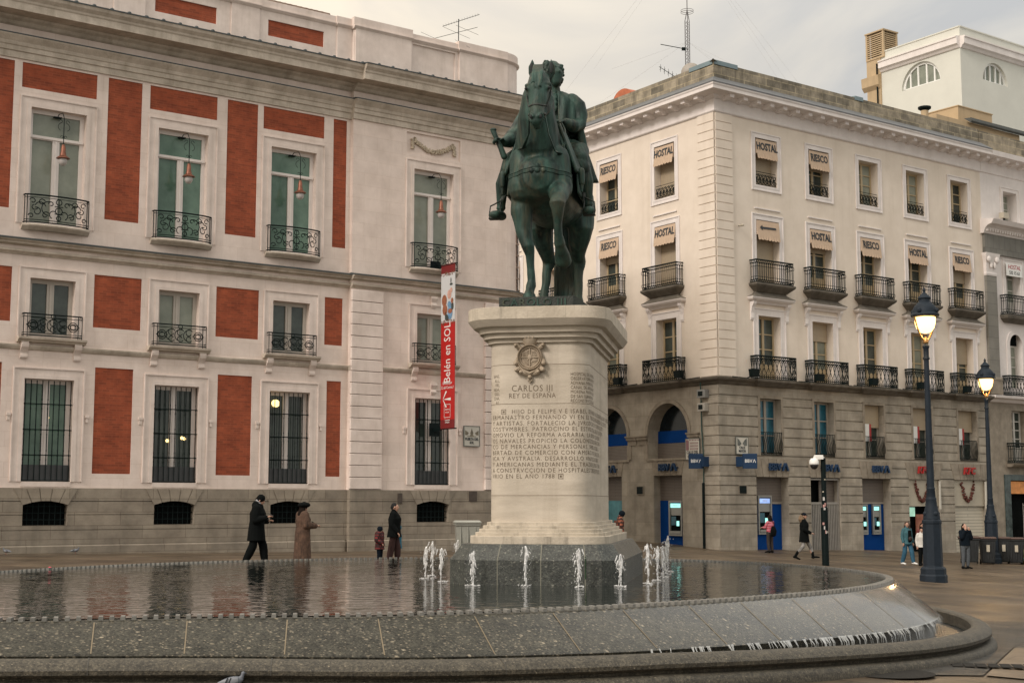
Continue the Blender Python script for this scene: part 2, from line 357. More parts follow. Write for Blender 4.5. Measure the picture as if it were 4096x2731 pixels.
for c in WX+[BC]:
    y = -.07 if c < XB else PB-.07
    V = MB()
    for k in range(5):
        a0, a1 = -1+2*k/5+.02, -1+2*(k+1)/5-.02
        zb = lambda a: 1.445+.13*math.cos(a*PI/2)
        V.prism([(a0*.70, zb(a0)), (a1*.70, zb(a1)), (a1*1.0, 1.945), (a0*1.0, 1.945)], y-.02, y+.001)
    V.build('voussoirs', granite, palace, at=(FA, c))
    g = MB().box(-.68, .68, .26, .3, .83, 1.60); wd = g.build('basement_window', darkin, palace, at=(FA, c, 0, y))
    g = MB()
    for i in range(1, 8): g.tube([(-.68+1.36*i/8, .12, .84), (-.68+1.36*i/8, .12, 1.5)], .014)
    for z in (1.0, 1.2, 1.4): g.tube([(-.67, .12, z), (.67, .12, z)], .014)
    g.build('grille', iron, wd)
# mouldings: string courses, architrave, cornice, attic
def course(name, m, prof, zoff=0.):     # prof [(out,z)] closed profile behind the wall
    mb = MB(); pr = [(-o, z) for o, z in prof]
    mb.mould([(.05, prof[0][1])]+pr+[(.05, prof[-1][1])], X0, XB-.02)
    mb.mould([(0, prof[0][1])]+[(PB-o, z) for o, z in prof]+[(0, prof[-1][1])], XB-.02-prof[len(prof)//2][0]*.0, XE)
    mb.rings([[(x, y, z) for x, y in arcpts(o)] for o, z in [(0, prof[0][1])]+list(prof)+[(0, prof[-1][1])]], cap=False, closed=False)
    return mb.build(name, m, palace, at=(FA,))
course('string_course', cornst, [(.06, 9.30), (.16, 9.34), (.18, 9.40), (.24, 9.42), (.26, 9.46)])
course('lead_flashing', lead, [(.28, 9.455), (.285, 9.49), (.02, 9.56)])
course('string_course', cornst, [(.03, 9.02), (.06, 9.06), (.13, 9.11), (.14, 9.17), (.03, 9.20)])
course('string_course', cornst, [(.02, 6.12), (.05, 6.15), (.09, 6.22), (.10, 6.27), (.02, 6.29)])
course('architrave', cornst, [(.02, 15.10), (.05, 15.11), (.05, 15.32), (.09, 15.33), (.09, 15.47), (.12, 15.5), (.14, 15.60), (.2, 15.68), (.26, 15.76), (.27, 15.80)])
course('lead_flashing', lead, [(.28, 15.795), (.285, 15.83), (.02, 15.88)])
course('cornice', cornst, [(.03, 16.12), (.10, 16.16), (.16, 16.24), (.26, 16.30), (.30, 16.36), (.74, 16.38), (.80, 16.38), (.80, 16.60), (.83, 16.64), (.84, 16.70), (.93, 16.80), (.96, 16.90)])
lf = course('lead_flashing', lead, [(.975, 16.895), (.98, 16.935), (.05, 17.1)])
bl = MB()
for k in range(46):
    x = X0+.25+k*.57; bl.ball((x, (-.93 if x < XB else PB-.93), 16.95), (.07, .05, .05), 6)
bl.build('lead_clips', lead, lf)
# attic storey above the cornice
T1 = MB(); ah = []
for k in range(5): ah.append((-3.9+4.1*k, -1.72+4.1*k, 17.55, 18.12, .05))
T1.wall(X0, XB, 16.9, 18.5, ah, y=.02, depth=.05); T1.wall(XB, XE, 16.9, 18.5, [(14.2, 16.1, 17.1, 18.35, .06)], y=PB+.02, depth=.06)
T1.quad((14.2, PB+.08, 17.1), (16.1, PB+.08, 17.1), (16.1, PB+.08, 18.35), (14.2, PB+.08, 18.35)); around(T1, [(-.02, 16.9), (-.02, 18.5)])
T1.quad((XB, PB+.02, 16.9), (XB, PB+.02, 18.8), (XB, .3, 18.8), (XB, .3, 16.9))
for k in range(6): T1.mould([(.02, 17.), (-.03, 17.), (-.03, 18.42), (.02, 18.45)], -5.3+4.1*k, -5.3+4.1*k+1.05)
T1.mould([(PB+.02, 17.), (PB-.05, 17.), (PB-.05, 18.44), (PB+.02, 18.46)], 11.74, 14.1); T1.mould([(PB+.02, 17.), (PB-.05, 17.), (PB-.05, 18.44), (PB+.02, 18.46)], 16.25, XE)
T1.build('attic_wall', stone_p, palace, at=(FA,))
for a in ah:
    if a[1] > 0: MB().quad((-1.09, 0, 0), (1.09, 0, 0), (1.09, 0, .57), (-1.09, 0, .57)).build('brick_panel', brickm, palace, at=(FA, (a[0]+a[1])/2, a[2], .066))
cp = MB(); pf = lambda y, h: [(y+.35, 18.42), (y, 18.42), (y-.05, 18.47), (y-.08, 18.50), (y-.08, 18.53), (y-.02, 18.55), (y-.02, h), (y+.35, h)]
cp.mould(pf(0, 18.78), X0, XB)
for k in range(6): cp.mould(pf(-.05, 18.79), -5.35+4.1*k, -5.25+4.1*k+1.05)
cp.mould(pf(PB-.05, 18.84), XB-.06, 14.15); cp.mould(pf(PB, 18.72), 14.15, 16.2); cp.mould(pf(PB-.05, 18.84), 16.2, XE)
cp.rings([[(x, y, z) for x, y in arcpts(o)] for o, z in [(-.02, 18.42), (.05, 18.47), (.08, 18.5), (.08, 18.53), (.02, 18.55), (.02, 18.84), (-.6, 18.84)]], cap=False, closed=False)
cp.build('coping', stone_p, palace, at=(FA,))
# tiled roof behind the attic
tile = mat('roof_tile', (.12, .07, .045), .9, .4, 3., .4, 20., col2=(.2, .13, .09))
rf = MB(); rf.mould([(.38, 17.), (.38, 18.80), (.55, 19.06), (6., 20.6), (12, 18.8), (12, 17.)], X0, 11.1)
for k in range(90):
    x = X0+.1+k*.212; rf.loft([(x, .40, 18.86+random.uniform(-.01, .02)), (x, .9, 19.12), (x, 3., 19.85)], [.085, .085, .08], 8, (1, 0, 0))
rf.mould([(.4, 17.), (.4, 18.7), (8., 20.), (13., 18.)], 11.1, 18.6)
for k in range(34):
    x = 11.2+k*.21; rf.loft([(x, .5, 18.66), (x, 2.5, 19.25)], [.08, .08], 6, (1, 0, 0))
rf.build('roof', tile, palace, at=(FA,))
# rusticated quoins of the pavilion
qn = MB(); q1 = MB()
for k in range(17):
    z = 2.0+k*.411; q1.bbox(11.70, 13.0, PB-.10, PB+.02, z, z+.385, .02); qn.bbox(17.45, XE, PB-.10, PB+.02, z, z+.385, .02)
    qn.rings([[(x, y, zz) for x, y in arcpts(o)[:-1]+[(XE+1.0+o, PB+2.2)]] for o, zz in [(0, z), (.10, z+.01), (.10, z+.375), (0, z+.385)]], cap=False, closed=False)
for k in range(12):
    z = 9.62+k*.45
    qn.rings([[(x, y, zz) for x, y in arcpts(o)[3:-1]+[(XE+1.0+o, PB+1.9)]] for o, zz in [(0, z), (.08, z+.01), (.08, z+.41), (0, z+.42)]], cap=False, closed=False)
q1.build('quoins', stone_p, palace, at=(FA,)); qn.build('quoins', stone_p, palace, at=(FA,))

def scroll(mb, cx, cz, r, a0, a1, y, turns=0, th=.014, n=9):     # arc or spiral in the plane of the railing
    mb.tube([(cx+(r*(1-turns*i/n))*math.cos(a0+(a1-a0)*i/n), y, cz+(r*(1-turns*i/n))*math.sin(a0+(a1-a0)*i/n)) for i in range(n+1)], th)
def surround(mb, hw, z0, z1, y):           # moulded stone frame of a window
    for w0, w1, yy in ((.0, .12, -.035), (.12, .30, -.02), (.30, .34, -.05)):
        mb.box(-hw-w1, -hw-w0, y+yy, y+.01, z0, z1+w0); mb.box(hw+w0, hw+w1, y+yy, y+.01, z0, z1+w0); mb.box(-hw-w1, hw+w1, y+yy, y+.01, z1+w0, z1+w1)
def casement(parent_face, c, y, hw, z0, z1, glass, transom=None, name='window', fm=None, yin=.2):
    f = MB(); fw = .13
    f.frame(-hw, hw, z0, z1, fw, y+yin, y+yin+.09)
    top = z1-fw if transom is None else transom
    f.box(-.11, .11, y+yin-.01, y+yin+.07, z0+fw, top)
    f.box(-.03, .03, y+yin-.035, y+yin-.01, z0+fw, top)
    if transom: f.box(-hw+fw, hw-fw, y+yin-.01, y+yin+.08, transom, transom+.12); f.box(-hw+.03, hw-.03, y+yin-.05, y+yin-.01, transom+.03, transom+.10)
    o = f.build(name, fm or pfrm, palace, at=(parent_face, c))
    for sx in (-1, 1):
        a, b = (.11, hw-fw) if sx > 0 else (-hw+fw, -.11)
        g = MB().quad((a, y+yin+.05, z0+fw), (b, y+yin+.05, z0+fw), (b, y+yin+.05, top), (a, y+yin+.05, top)); g.build('pane', glass, o)
    if transom: MB().quad((-hw+fw, y+yin+.05, transom+.12), (hw-fw, y+yin+.05, transom+.12), (hw-fw, y+yin+.05, z1-fw), (-hw+fw, y+yin+.05, z1-fw)).build('pane', glass, o)
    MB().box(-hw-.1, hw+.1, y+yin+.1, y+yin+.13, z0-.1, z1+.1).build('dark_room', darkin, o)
    return o
for ci, c in enumerate(WX+[BC]):
    y0 = 0. if c < XB else PB
    # upper French window with bowed balcony and iron scrollwork
    casement(FA, c, y0, .87, 9.99, 13.66, [gl_g, gl_w, gl_g, gl_g, gl_w][ci], 12.72)
    s = MB(); surround(s, .87, 10., 13.66, y0); s.build('window_surround', stone_p, palace, at=(FA, c))
    sl_ = MB(); bow = lambda x: y0-.08-.26*max(0, 1-(x/1.05)**2)**.5
    for z, o in ((9.84, -.10), (9.90, 0.), (9.97, .03), (10.0, 0.)): pass
    sl_.rings([[(x, bow(x*.985)+.0-oo, z) for x in np.linspace(-1.05, 1.05, 13)]+[(1.05, y0+.02, z), (-1.05, y0+.02, z)] for z, oo in ((9.80, -.12), (9.86, -.05), (9.90, .0), (9.94, .02), (9.98, 0))])
    sl_.build('balcony_slab', cornst, palace, at=(FA, c))
    r = MB(); N = 17; X = np.linspace(-1.0, 1.0, N); yb = lambda x: bow(x)+.035
    for z, th in ((10.88, .024), (10.80, .010), (10.10, .012), (10.03, .018)): r.tube([(x, yb(x), z) for x in X], th)
    for x in (-1., -.93, .93, 1.): r.tube([(x, yb(x), 9.98), (x, yb(x), 10.88)], .014)
    for x in (-1., 1.): r.tube([(x, yb(x), 10.88), (x, y0, 10.88)], .02); r.tube([(x, yb(x), 10.03), (x, y0, 10.03)], .014)
    def sc(cx, cz, rr, a0, a1, tu=.0, th=.015): 
        n = 9; r.tube([((xx := cx+rr*(1-tu*i/n)*math.cos(a0+(a1-a0)*i/n)), yb(max(-.99, min(.99, xx))), cz+rr*(1-tu*i/n)*math.sin(a0+(a1-a0)*i/n)) for i in range(n+1)], th)
    for sx in (-1, 1):
        q = lambda a: a if sx > 0 else PI-a
        for (cx, cz, rr, a0, a1, tu) in ((.78, 10.68, .10, .3, 5.6, .6), (.52, 10.66, .11, PI-.3, -2.4, .6), (.66, 10.36, .14, 1.2, 6.6, .6), (.40, 10.26, .12, 2.5, -2.6, .65),
                                          (.82, 10.22, .08, 0, 5.5, .5), (.30, 10.48, .22, -1.5, 1.9, 0), (.56, 10.50, .16, .3, 2.9, 0), (.24, 10.62, .09, 0, 5.4, .6), (.16, 10.3, .13, -1.2, 2.6, .2), (.72, 10.5, .09, -2.8, 1.4, .2)):
            sc(sx*cx, cz, rr, q(a0), q(a1), tu)
    sc(0, 10.70, .09, 0, 2*PI); sc(0, 10.42, .11, 0, 2*PI); sc(0, 10.20, .07, 0, 2*PI, 0); r.tube([(0, yb(0), 10.1), (0, yb(0), 10.8)], .012)
    for z in (10.56, 10.33): r.tube([(-.13, yb(0), z), (.13, yb(0), z)], .014)
    r.build('balcony_railing', iron, palace, at=(FA, c))
    # mezzanine window with boxed railing on brackets
    casement(FA, c, y0, .70, 6.55, 8.34, gl_d if ci % 2 else gl_w, fm=cornst if False else mat('grey_window_paint', (.42, .38, .33), .5, .06, 3.))
    s = MB(); surround(s, .70, 6.5, 8.34, y0); s.build('window_surround', stone_p, palace, at=(FA, c))
    yb2 = y0-.17; r = MB(); h = .90
    for z, th in ((7.22, .02), (7.13, .010), (6.64, .010), (6.57, .016)): r.tube([(-h, y0, z), (-h, yb2, z), (h, yb2, z), (h, y0, z)], th)
    for x in (-h, -h+.12, h-.12, h): r.tube([(x, yb2, 6.5), (x, yb2, 7.22)], .013)
    for cx in (-.62, .62):
        for k in (-1, 1): scroll(r, cx, 6.88, .15, 0, 2*PI, yb2); 
        scroll(r, cx, 6.88, .09, 0, 2*PI, yb2); r.tube([(cx-.2, yb2, 6.88), (cx-.1, yb2, 6.94), (cx+.1, yb2, 6.94), (cx+.2, yb2, 6.88), (cx+.1, yb2, 6.82), (cx-.1, yb2, 6.82), (cx-.2, yb2, 6.88)], .01)
    for cx in (-.3, 0., .3):
        scroll(r, cx, 6.97, .13, .5, 5.9, yb2, .4); scroll(r, cx, 6.78, .11, -.5, -5.9, yb2, .4); scroll(r, cx, 6.88, .20, 1.2, 4.2, yb2, .1)
    scroll(r, 0, 7.16, .07, 0, 2*PI, yb2)
    r.build('balcony_railing', iron, palace, at=(FA, c))
    sl_ = MB(); sl_.mould([(y0+.02, 6.34), (y0-.16, 6.36), (y0-.20, 6.42), (y0-.26, 6.44), (y0-.27, 6.50), (y0+.02, 6.51)], -1.05, 1.05)
    sl_.build('balcony_slab', cornst, palace, at=(FA, c))
    for x in (-.82, .82):
        bk = MB(); bk.T = T(x); bk.rings([[(-.11, y0+.01, z), (-.11, y0-o, z), (.11, y0-o, z), (.11, y0+.01, z)] for o, z in ((.05, 5.86), (.07, 5.9), (.07, 5.96), (.04, 5.98), (.04, 6.04), (.09, 6.12), (.16, 6.2), (.18, 6.28), (.16, 6.36))])
        bk.build('bracket', stone_p, palace, at=(FA, c))
    # barred ground-floor window
    wd = casement(FA, c, y0, .76, 2.15, 5.26, gl_d if ci != 1 else gl_g, yin=.26)
    s = MB(); surround(s, .76, 2.15, 5.26, y0)
    for sx in (-1, 1): s.box(sx*1.2-.06, sx*1.2+.06, y0-.06, y0+.01, 4.12, 4.2); s.box(sx*1.2-.04, sx*1.2+.04, y0-.04, y0+.01, 3.98, 4.12)
    s.box(-.76, .76, y0-.02, y0+.1, 2.0, 2.149); s.build('window_surround', stone_p, palace, at=(FA, c))
    g = MB(); yg = y0+.05
    for i in range(9):
        x = -.70+1.40*i/8; g.tube([(x, yg, 2.2), (x, yg, 5.22)], .015, 5)
        for z in (2.95, 3.72, 4.50): g.ball((x, yg, z), (.03, .03, .035), 5); g.ball((x, yg, z+.14), (.02, .02, .05), 5); g.ball((x, yg, z-.14), (.02, .02, .05), 5)
    for z in (2.18, 2.95, 3.72, 4.50): g.tube([(-.76, yg, z), (.76, yg, z)], .016, 5)
    g.build('window_bars', iron, palace, at=(FA, c))
    MB().box(-.74, .74, yg+.05, yg+.07, 2.17, 2.66).build('guard_board', mat('grey_board', (.045, .048, .05), .5, .2, 3.), palace, at=(FA, c))
    if ci == 3:
        MB().ball((-.42, y0+.20, 4.86), (.16, .05, .13), 12).build('room_lamp', roomlamp, wd)
    if ci == 2:
        for x, z in ((-.16, 3.50), (.34, 3.60), (.43, 3.58)): MB().ball((x, y0+.28, z), (.055, .02, .055), 8).build('room_lamp', roomlamp, wd)
    if ci == 1: MB().ball((.1, y0+.28, 4.1), (.03, .02, .04), 8).build('room_lamp', roomlamp, wd)
# carved swag in its panel
sw = MB(); yy = PB+.03
def leafy(pts, r0):
    for i, (x, z) in enumerate(pts):
        for k in (-1, 0, 1):
            sw.T = T(x+random.uniform(-.02, .02), yy, z+k*r0*.6) @ Matrix.Rotation(random.uniform(-1.2, 1.2), 4, 'Y'); sw.ball((0, -.02, 0), (.085, .04, .035), 6)
    sw.T = None
leafy([(-.80+1.6*i/16, -.02-.30*math.sin(PI*i/16)) for i in range(17)], .07)
leafy([(-.92, .0-.07*i) for i in range(5)], .04); leafy([(.92, -.02-.07*i) for i in range(5)], .04)
for x in (-.84, .84): sw.T = T(x, yy, .06); sw.rings([[(.07*math.cos(a)*k, -.03, .07*math.sin(a)*k) for a in np.linspace(0, 2*PI, 11)[:-1]] for k in (.5, 1.)]); sw.T = None
sw.build('carved_swag', mat('swag_stone', (.42, .35, .26), .8, .25, 8.), palace, at=(FA, BC, 14.72))
for z, y in ((8.62, -.06), (5.45, -.08)):
    kk = MB(); kk.rings([[(-w, PB+.01, zz), (-w, PB-o, zz), (w, PB-o, zz), (w, PB+.01, zz)] for w, o, zz in ((.09, .05, 0), (.12, .1, .1), (.1, .07, .2), (.14, .13, .34), (.14, .12, .42))])
    kk.build('keystone', stone_p, palace, at=(FA, BC, z-.05))
for x, z in ((13.75, 1.72), (16.9, 1.80)):
    MB().box(-.09 if x < 15 else -.17, .09 if x < 15 else .17, -.03, .0, -.18, .18).build('vent_cover', mat('rust_cover', (.06, .045, .035), .6, .3, 9.), palace, at=(FA, x, z-.05, PB-.07))

# lanterns hanging in front of the upper windows
copper = mat('old_copper', (.22, .085, .05), .45, .3, 8., metal=.5)
milk = mat('milk_glass', (.45, .42, .40), .3, .1, 5.)
names = ['frontmost hanging copper lantern on the bracket over the upper window nearest the left picture edge', 'hanging copper lantern before the second upper window from the left, between two tall brick panels',
         'hanging copper lantern before the third upper window, just left of the narrow tall brick panel', 'hanging copper lantern under the carved stone swag, above the red banner']
for k, c in enumerate([1.27, 5.4, 9.47, 15.15]):
    y0 = (0 if c < 12 else PB)
    t = thing('wall_lantern', names[k], 'lantern', FA.pt(c, y0, 13.5), FA.a, 'hanging lanterns on the palace front')
    m = MB(); m.tube([(0, .15, -.02), (0, -.0, .06), (0, -.35, .02), (0, -.5, -.18), (0, -.5, -1.0)], .014)
    m.box(-.12, .12, .08, .2, -.04, .0)
    for sx in (-1, 1):
        for (cx, cz, r, a0, a1, tu) in ((.1, -.30, .07, 0, 5., .6), (.06, -.46, .12, 1.2, -1.2, 0), (.05, -.78, .05, 0, 5., .5)):
            scroll(m, sx*cx, cz, r, a0 if sx > 0 else PI-a0, a1 if sx > 0 else PI-a1, -.5, tu, .008)
    m.build('bracket', iron, t)
    smooth_by(MB().lathe([(.02, 0), (.05, -.02), (.055, -.08), (.07, -.10), (.075, -.25), (.085, -.27), (.10, -.36), (.20, -.43), (.21, -.45), (.12, -.47)], 14, (0, -.5, -1.0)).build('lamp_hood', copper, t))
    smooth_by(MB().lathe([(.12, -.46), (.13, -.52), (.12, -.60), (.07, -.66), (.01, -.68)], 14, (0, -.5, -1.0)).build('lamp_glass', milk, t))
# ------------------------------------------------------------------ cream corner building
FR = Face(9.145, 62.329, 53.5); FL = Face(9.145, 62.329, 145.8)      # right wing; left wing runs towards the corner (x negative)
corner = thing('corner_building', 'cream four-storey corner building over a grey stone ground floor, with lettered awnings and iron balconies', 'building', FR.pt(0))
cream = mat('cream_render', (.67, .585, .49), .85, .05, .8, .15, 30., col2=(.75, .665, .57), streak=(1.2, .34, (.48, .40, .31)))
whitep = mat('white_render', (.68, .63, .60), .8, .06, 1.2, .15, 30., col2=(.76, .71, .68), streak=(2.5, .25, (.5, .44, .39)))
gstone = mat('grey_ashlar', (.25, .22, .175), .8, .14, 1.3, .5, 50., col2=(.39, .35, .285), streak=(1.6, .5, (.14, .12, .095)),
             brick=(.95, .412, .006, (.75, .72, .68), .10))
gst_p = mat('grey_stone_trim', (.22, .185, .14), .8, .2, 2., .4, 40., col2=(.33, .285, .225), streak=(2.5, .5, (.13, .11, .085)))
darkst = mat('sooty_stone', (.10, .085, .065), .85, .25, 2., .4, 30., col2=(.17, .15, .12))
block = mat('parapet_blocks', (.17, .15, .11), .9, .3, 2., .6, 25., col2=(.33, .29, .22), streak=(1.5, .75, (.07, .062, .05)), brick=(.98, .36, .02, (1.5, 1.45, 1.3), .34))
flash = mat('grey_felt', (.11, .115, .12), .6, .2, 3.)
wood = mat('cream_wood', (.42, .33, .20), .6, .08, 4.)
greyw = mat('grey_wood', (.30, .27, .23), .6, .08, 4.)
shut = mat('roller_shutter', (.40, .325, .225), .6, .04, 3., brick=(50., .05, .009, (.62, .6, .58), .02))
shutg = mat('grey_shutter', (.17, .145, .125), .6, .05, 3., brick=(50., .07, .012, (.55, .55, .55), .02))
gl_b = mat('blue_lit_glass', (.008, .075, .12), .15, .5, 1.2, spec=.6, col2=(.012, .15, .22))
canvas = mat('beige_canvas', (.50, .375, .27), .9, .07, 6., .2, 60.)
ink = mat('dark_blue_ink', (.02, .028, .035), .7, .1, 3.)
blue = mat('bank_blue', (.002, .045, .21), .8, .1, 2., spec=.1)
bluel = mat('blue_sign', (.002, .026, .075), .7, .1, 2.)
whitem = mat('white_letter', (.75, .75, .72), .5, .03, 3.)
RC = [3.31, 6.93, 10.57, 14.22, 17.85]; LC = [-3.48, -7.70, -11.95, -16.2, -20.4]; RE = 19.75; LE = -23.5
def cb(c): return c
# openings: upper storeys in the rendered wall, lower ones in stone
def up_holes(cs, left):
    h = []
    for c in cs:
        tz = (15.75, 18.30) if left else (16.08, 18.30)
        h += [(c-.73, c+.73, *tz), (c-.76, c+.76, 11.45, 14.45), (c-.73, c+.73, 7.08, 10.0)]
    return h
hR = up_holes(RC, False); hL = up_holes(LC, True)
w1 = MB().wall(0, RE, 7.08, 19.1, hR, depth=.55); w1.build('wall', cream, corner, at=(FR,))
MB().wall(LE, 0, 7.08, 19.1, hL, depth=.55).build('wall', cream, corner, at=(FL,))
# stone storeys
gR = [6.73, 6.28, 5.89, 5.38, 4.91, 4.47, 4.05, 3.62, 3.18, 2.70, 2.28, 1.86, 1.44, 1.02, .6]
DR = [(2.26, 4.36), (5.84, 7.9), (9.48, 11.58), (12.97, 15.41), (16.6, 19.22)]
fw = [(2.58, 3.95), (6.2, 7.55), (9.79, 11.2), (13.45, 14.94), (17.11, 18.65)]
hs = [(a, b, 3.66, 6.22, .5) for a, b in fw]+[(a, b, -2, 2.67, .6) for a, b in DR]
g = MB(); g.wall(0, RE, -2, 6.75, hs, grooves=gR, gd=.06, gh=.055); g.build('stone_wall', gstone, corner, at=(FR,))
AW = 1.42; ARC = (-3.48, -7.86, -12.24)      # arches on the left wing
hs = [(a-1.05, a+.95, -2, 2.76, .45) for a in ARC]
for a in ARC: hs.append((a-AW, a+AW, 3.55, 6.15, .7))
g = MB(); g.wall(LE, 0, -2, 6.75, hs)
for a in ARC:
    g.archhole(a-AW, a+AW, 4.66, 6.15, 1.42, depth=.7, n=20)
g.build('stone_wall', mat('grey_ashlar_plain', (.25, .22, .175), .8, .14, 1.3, .5, 50., col2=(.39, .35, .285), streak=(1.6, .4, (.15, .125, .1)), brick=(1.3, .62, .006, (.7, .67, .62), .08)), corner, at=(FL,))
g = MB()
for k in range(len(gR)-1): g.box(-.98, -.0, -.045, .01, gR[k+1]+.02, gR[k]-.02)
g.box(-.98, 0, -.045, .01, -2, .58); g.build('stone_quoins', gstone, corner, at=(FL,))
for a in ARC:
    r = MB(); n = 20
    for k in range(n):
        t0, t1 = PI*k/n, PI*(k+1)/n
        P = [(a-q*math.cos(t), 4.66+q2*math.sin(t)) for q, q2, t in ((AW, 1.42, t0), (AW, 1.42, t1), (AW+.18, 1.60, t1), (AW+.18, 1.60, t0))]
        r.prism(P, -.06, .01)
    for sx in (-1, 1):
        r.T = T(a+sx*(AW+.37)); r.rings([[(-.30-o, .01, z), (-.30-o, -.05-o, z), (.30+o, -.05-o, z), (.30+o, .01, z)] for o, z in ((0, 4.22), (0, 4.42), (.06, 4.46), (.07, 4.56), (.11, 4.60), (.11, 4.66))]); r.T = None
        r.box(a+sx*(AW+.15)-.15, a+sx*(AW+.15)+.15, -.045, .01, 3.55, 4.22)
    r.box(a-AW-.15, a+AW+.15, -.05, .01, 3.45, 3.549)
    for i in range(5):
        u = lambda q: a-.05+q; r.prism([(u(-1.0+.4*i+.01), 2.78), (u(-.6+.4*i-.01), 2.78), (u((-.6+.4*i)*1.15-.01), 3.44), (u((-1.+.4*i)*1.15+.01), 3.44)], -.02, .005)
    r.build('arch_surround', gst_p, corner, at=(FL,))
    w_ = MB().quad((a-AW-.1, .68, 4.36), (a+AW+.1, .68, 4.36), (a+AW+.1, .68, 6.2), (a-AW-.1, .68, 6.2)); o = w_.build('arch_window', mat('night_glass', (.008, .014, .018), .15, .3, 2., spec=.3), corner, at=(FL,))
    MB().box(a-AW, a+AW, .6, .65, 4.28, 4.85).build('blue_panel', blue, o); MB().box(a-AW, a+AW, .58, .65, 3.55, 4.27).build('louvre', shutg, o)
# projecting ledge over the stone storeys, carried round the corner
def ledge(name, prof, m, xr=RE, xl=LE):
    mb = MB(); pr = [(-o, z) for o, z in prof]
    mb.mould([(.2, prof[0][1])]+pr+[(.2, prof[-1][1])], 0., xr); a = mb.build(name, m, corner, at=(FR,))
    mb = MB(); mb.mould([(.2, prof[0][1])]+pr+[(.2, prof[-1][1])], xl, 0.); b = mb.build(name, m, corner, at=(FL,))
    # mitre: wedge between the two wings
    mb = MB(); o0 = Vector(corner.location)
    A = []; Bb = []
    for o, z in prof:
        p = FR.pt(0, -o, z)-o0; q = FL.pt(0, -o, z)-o0
        dirm = ((p+q)/2-Vector((0, 0, z))); dirm.z = 0
        L_ = o/max(1e-6, math.cos(FR.n.angle(FL.n)/2)); v = dirm.normalized()*L_ if dirm.length > 1e-6 else Vector()
        A.append([p, Vector((v.x, v.y, z)), q])
    mb.rings([[(0, 0, prof[0][1])]*3]+A+[[(0, 0, prof[-1][1])]*3], cap=False, closed=False)
    mb.build(name, m, corner, loc=(0, 0, 0))
ledge('ledge', [(.03, 6.74), (.10, 6.78), (.16, 6.86), (.34, 6.93), (.38, 6.98), (.40, 7.04), (.1, 7.09)], darkst)
ledge('frieze', [(.05, 19.08), (.09, 19.12), (.10, 19.16), (.06, 19.17), (.06, 19.72)], whitep)
ledge('cornice', [(.10, 19.70), (.22, 19.78), (.24, 19.84), (.74, 19.86), (.80, 19.88), (.80, 20.02), (.84, 20.08), (.84, 20.14)], whitep)
ledge('felt_flashing', [(.86, 20.14), (.86, 20.19), (.10, 20.68)], flash)
ledge('parapet', [(.02, 20.5), (.02, 21.42), (-.3, 21.43)], block)
def bracket_row(F, x0, x1):
    n = int(round((x1-x0)/.88))
    for k in range(n+1):
        x = x0+(x1-x0)*k/n
        b = MB().rings([[(-w, .0, z), (-w, -o, z), (w, -o, z), (w, .0, z)] for w, o, z in ((.11, .26, 19.64), (.11, .34, 19.66), (.11, .36, 19.69), (.13, .62, 19.70), (.13, .62, 19.86))])
        b.build('cornice_bracket', whitep, corner, at=(F, x))
bracket_row(FR, .55, RE+3.4); bracket_row(FL, -15.8, -.55)
def capmetal(F, x0, x1): MB().mould([(-.06, 21.30), (-.06, 21.50), (.3, 21.52), (.3, 21.30)], x0, x1).build('metal_cap', mat('zinc_cap', (.16, .22, .24), .45, .1, 2.), corner, at=(F,))
capmetal(FR, 0, 1.5); capmetal(FL, -1.6, -.02); capmetal(FR, 9.7, 10.3)
# corner quoins
for F, xs in ((FR, (0, 1.05)), (FL, (-1.1, 0))):
    q = MB()
    for k in range(29):
        z = 7.12+k*.413; q.box(*xs, -.07, .01, z, z+.375)
    q.box(*xs, -.03, .01, 7.1, 19.06); q.build('quoins', cream, corner, at=(F,))
# building behind roof: flat top
rfm = mat('roof_gravel', (.12, .11, .1), .9, .2, 3.)
p0, p1, p2 = FR.pt(0)-corner.location, FR.pt(24)-corner.location, FL.pt(-23.4)-corner.location; p3 = p1+p2
MB().add([(p.x, p.y, 20.9) for p in (p0, p1, p3, p2)], [(0, 1, 2, 3)]).build('roof', rfm, corner)
MB().add([(p.x, p.y, z) for p in (p1, p3, p2) for z in (-2, 20.9)], [(0, 1, 3, 2), (2, 3, 5, 4)]).build('rear_wall', cream, corner)

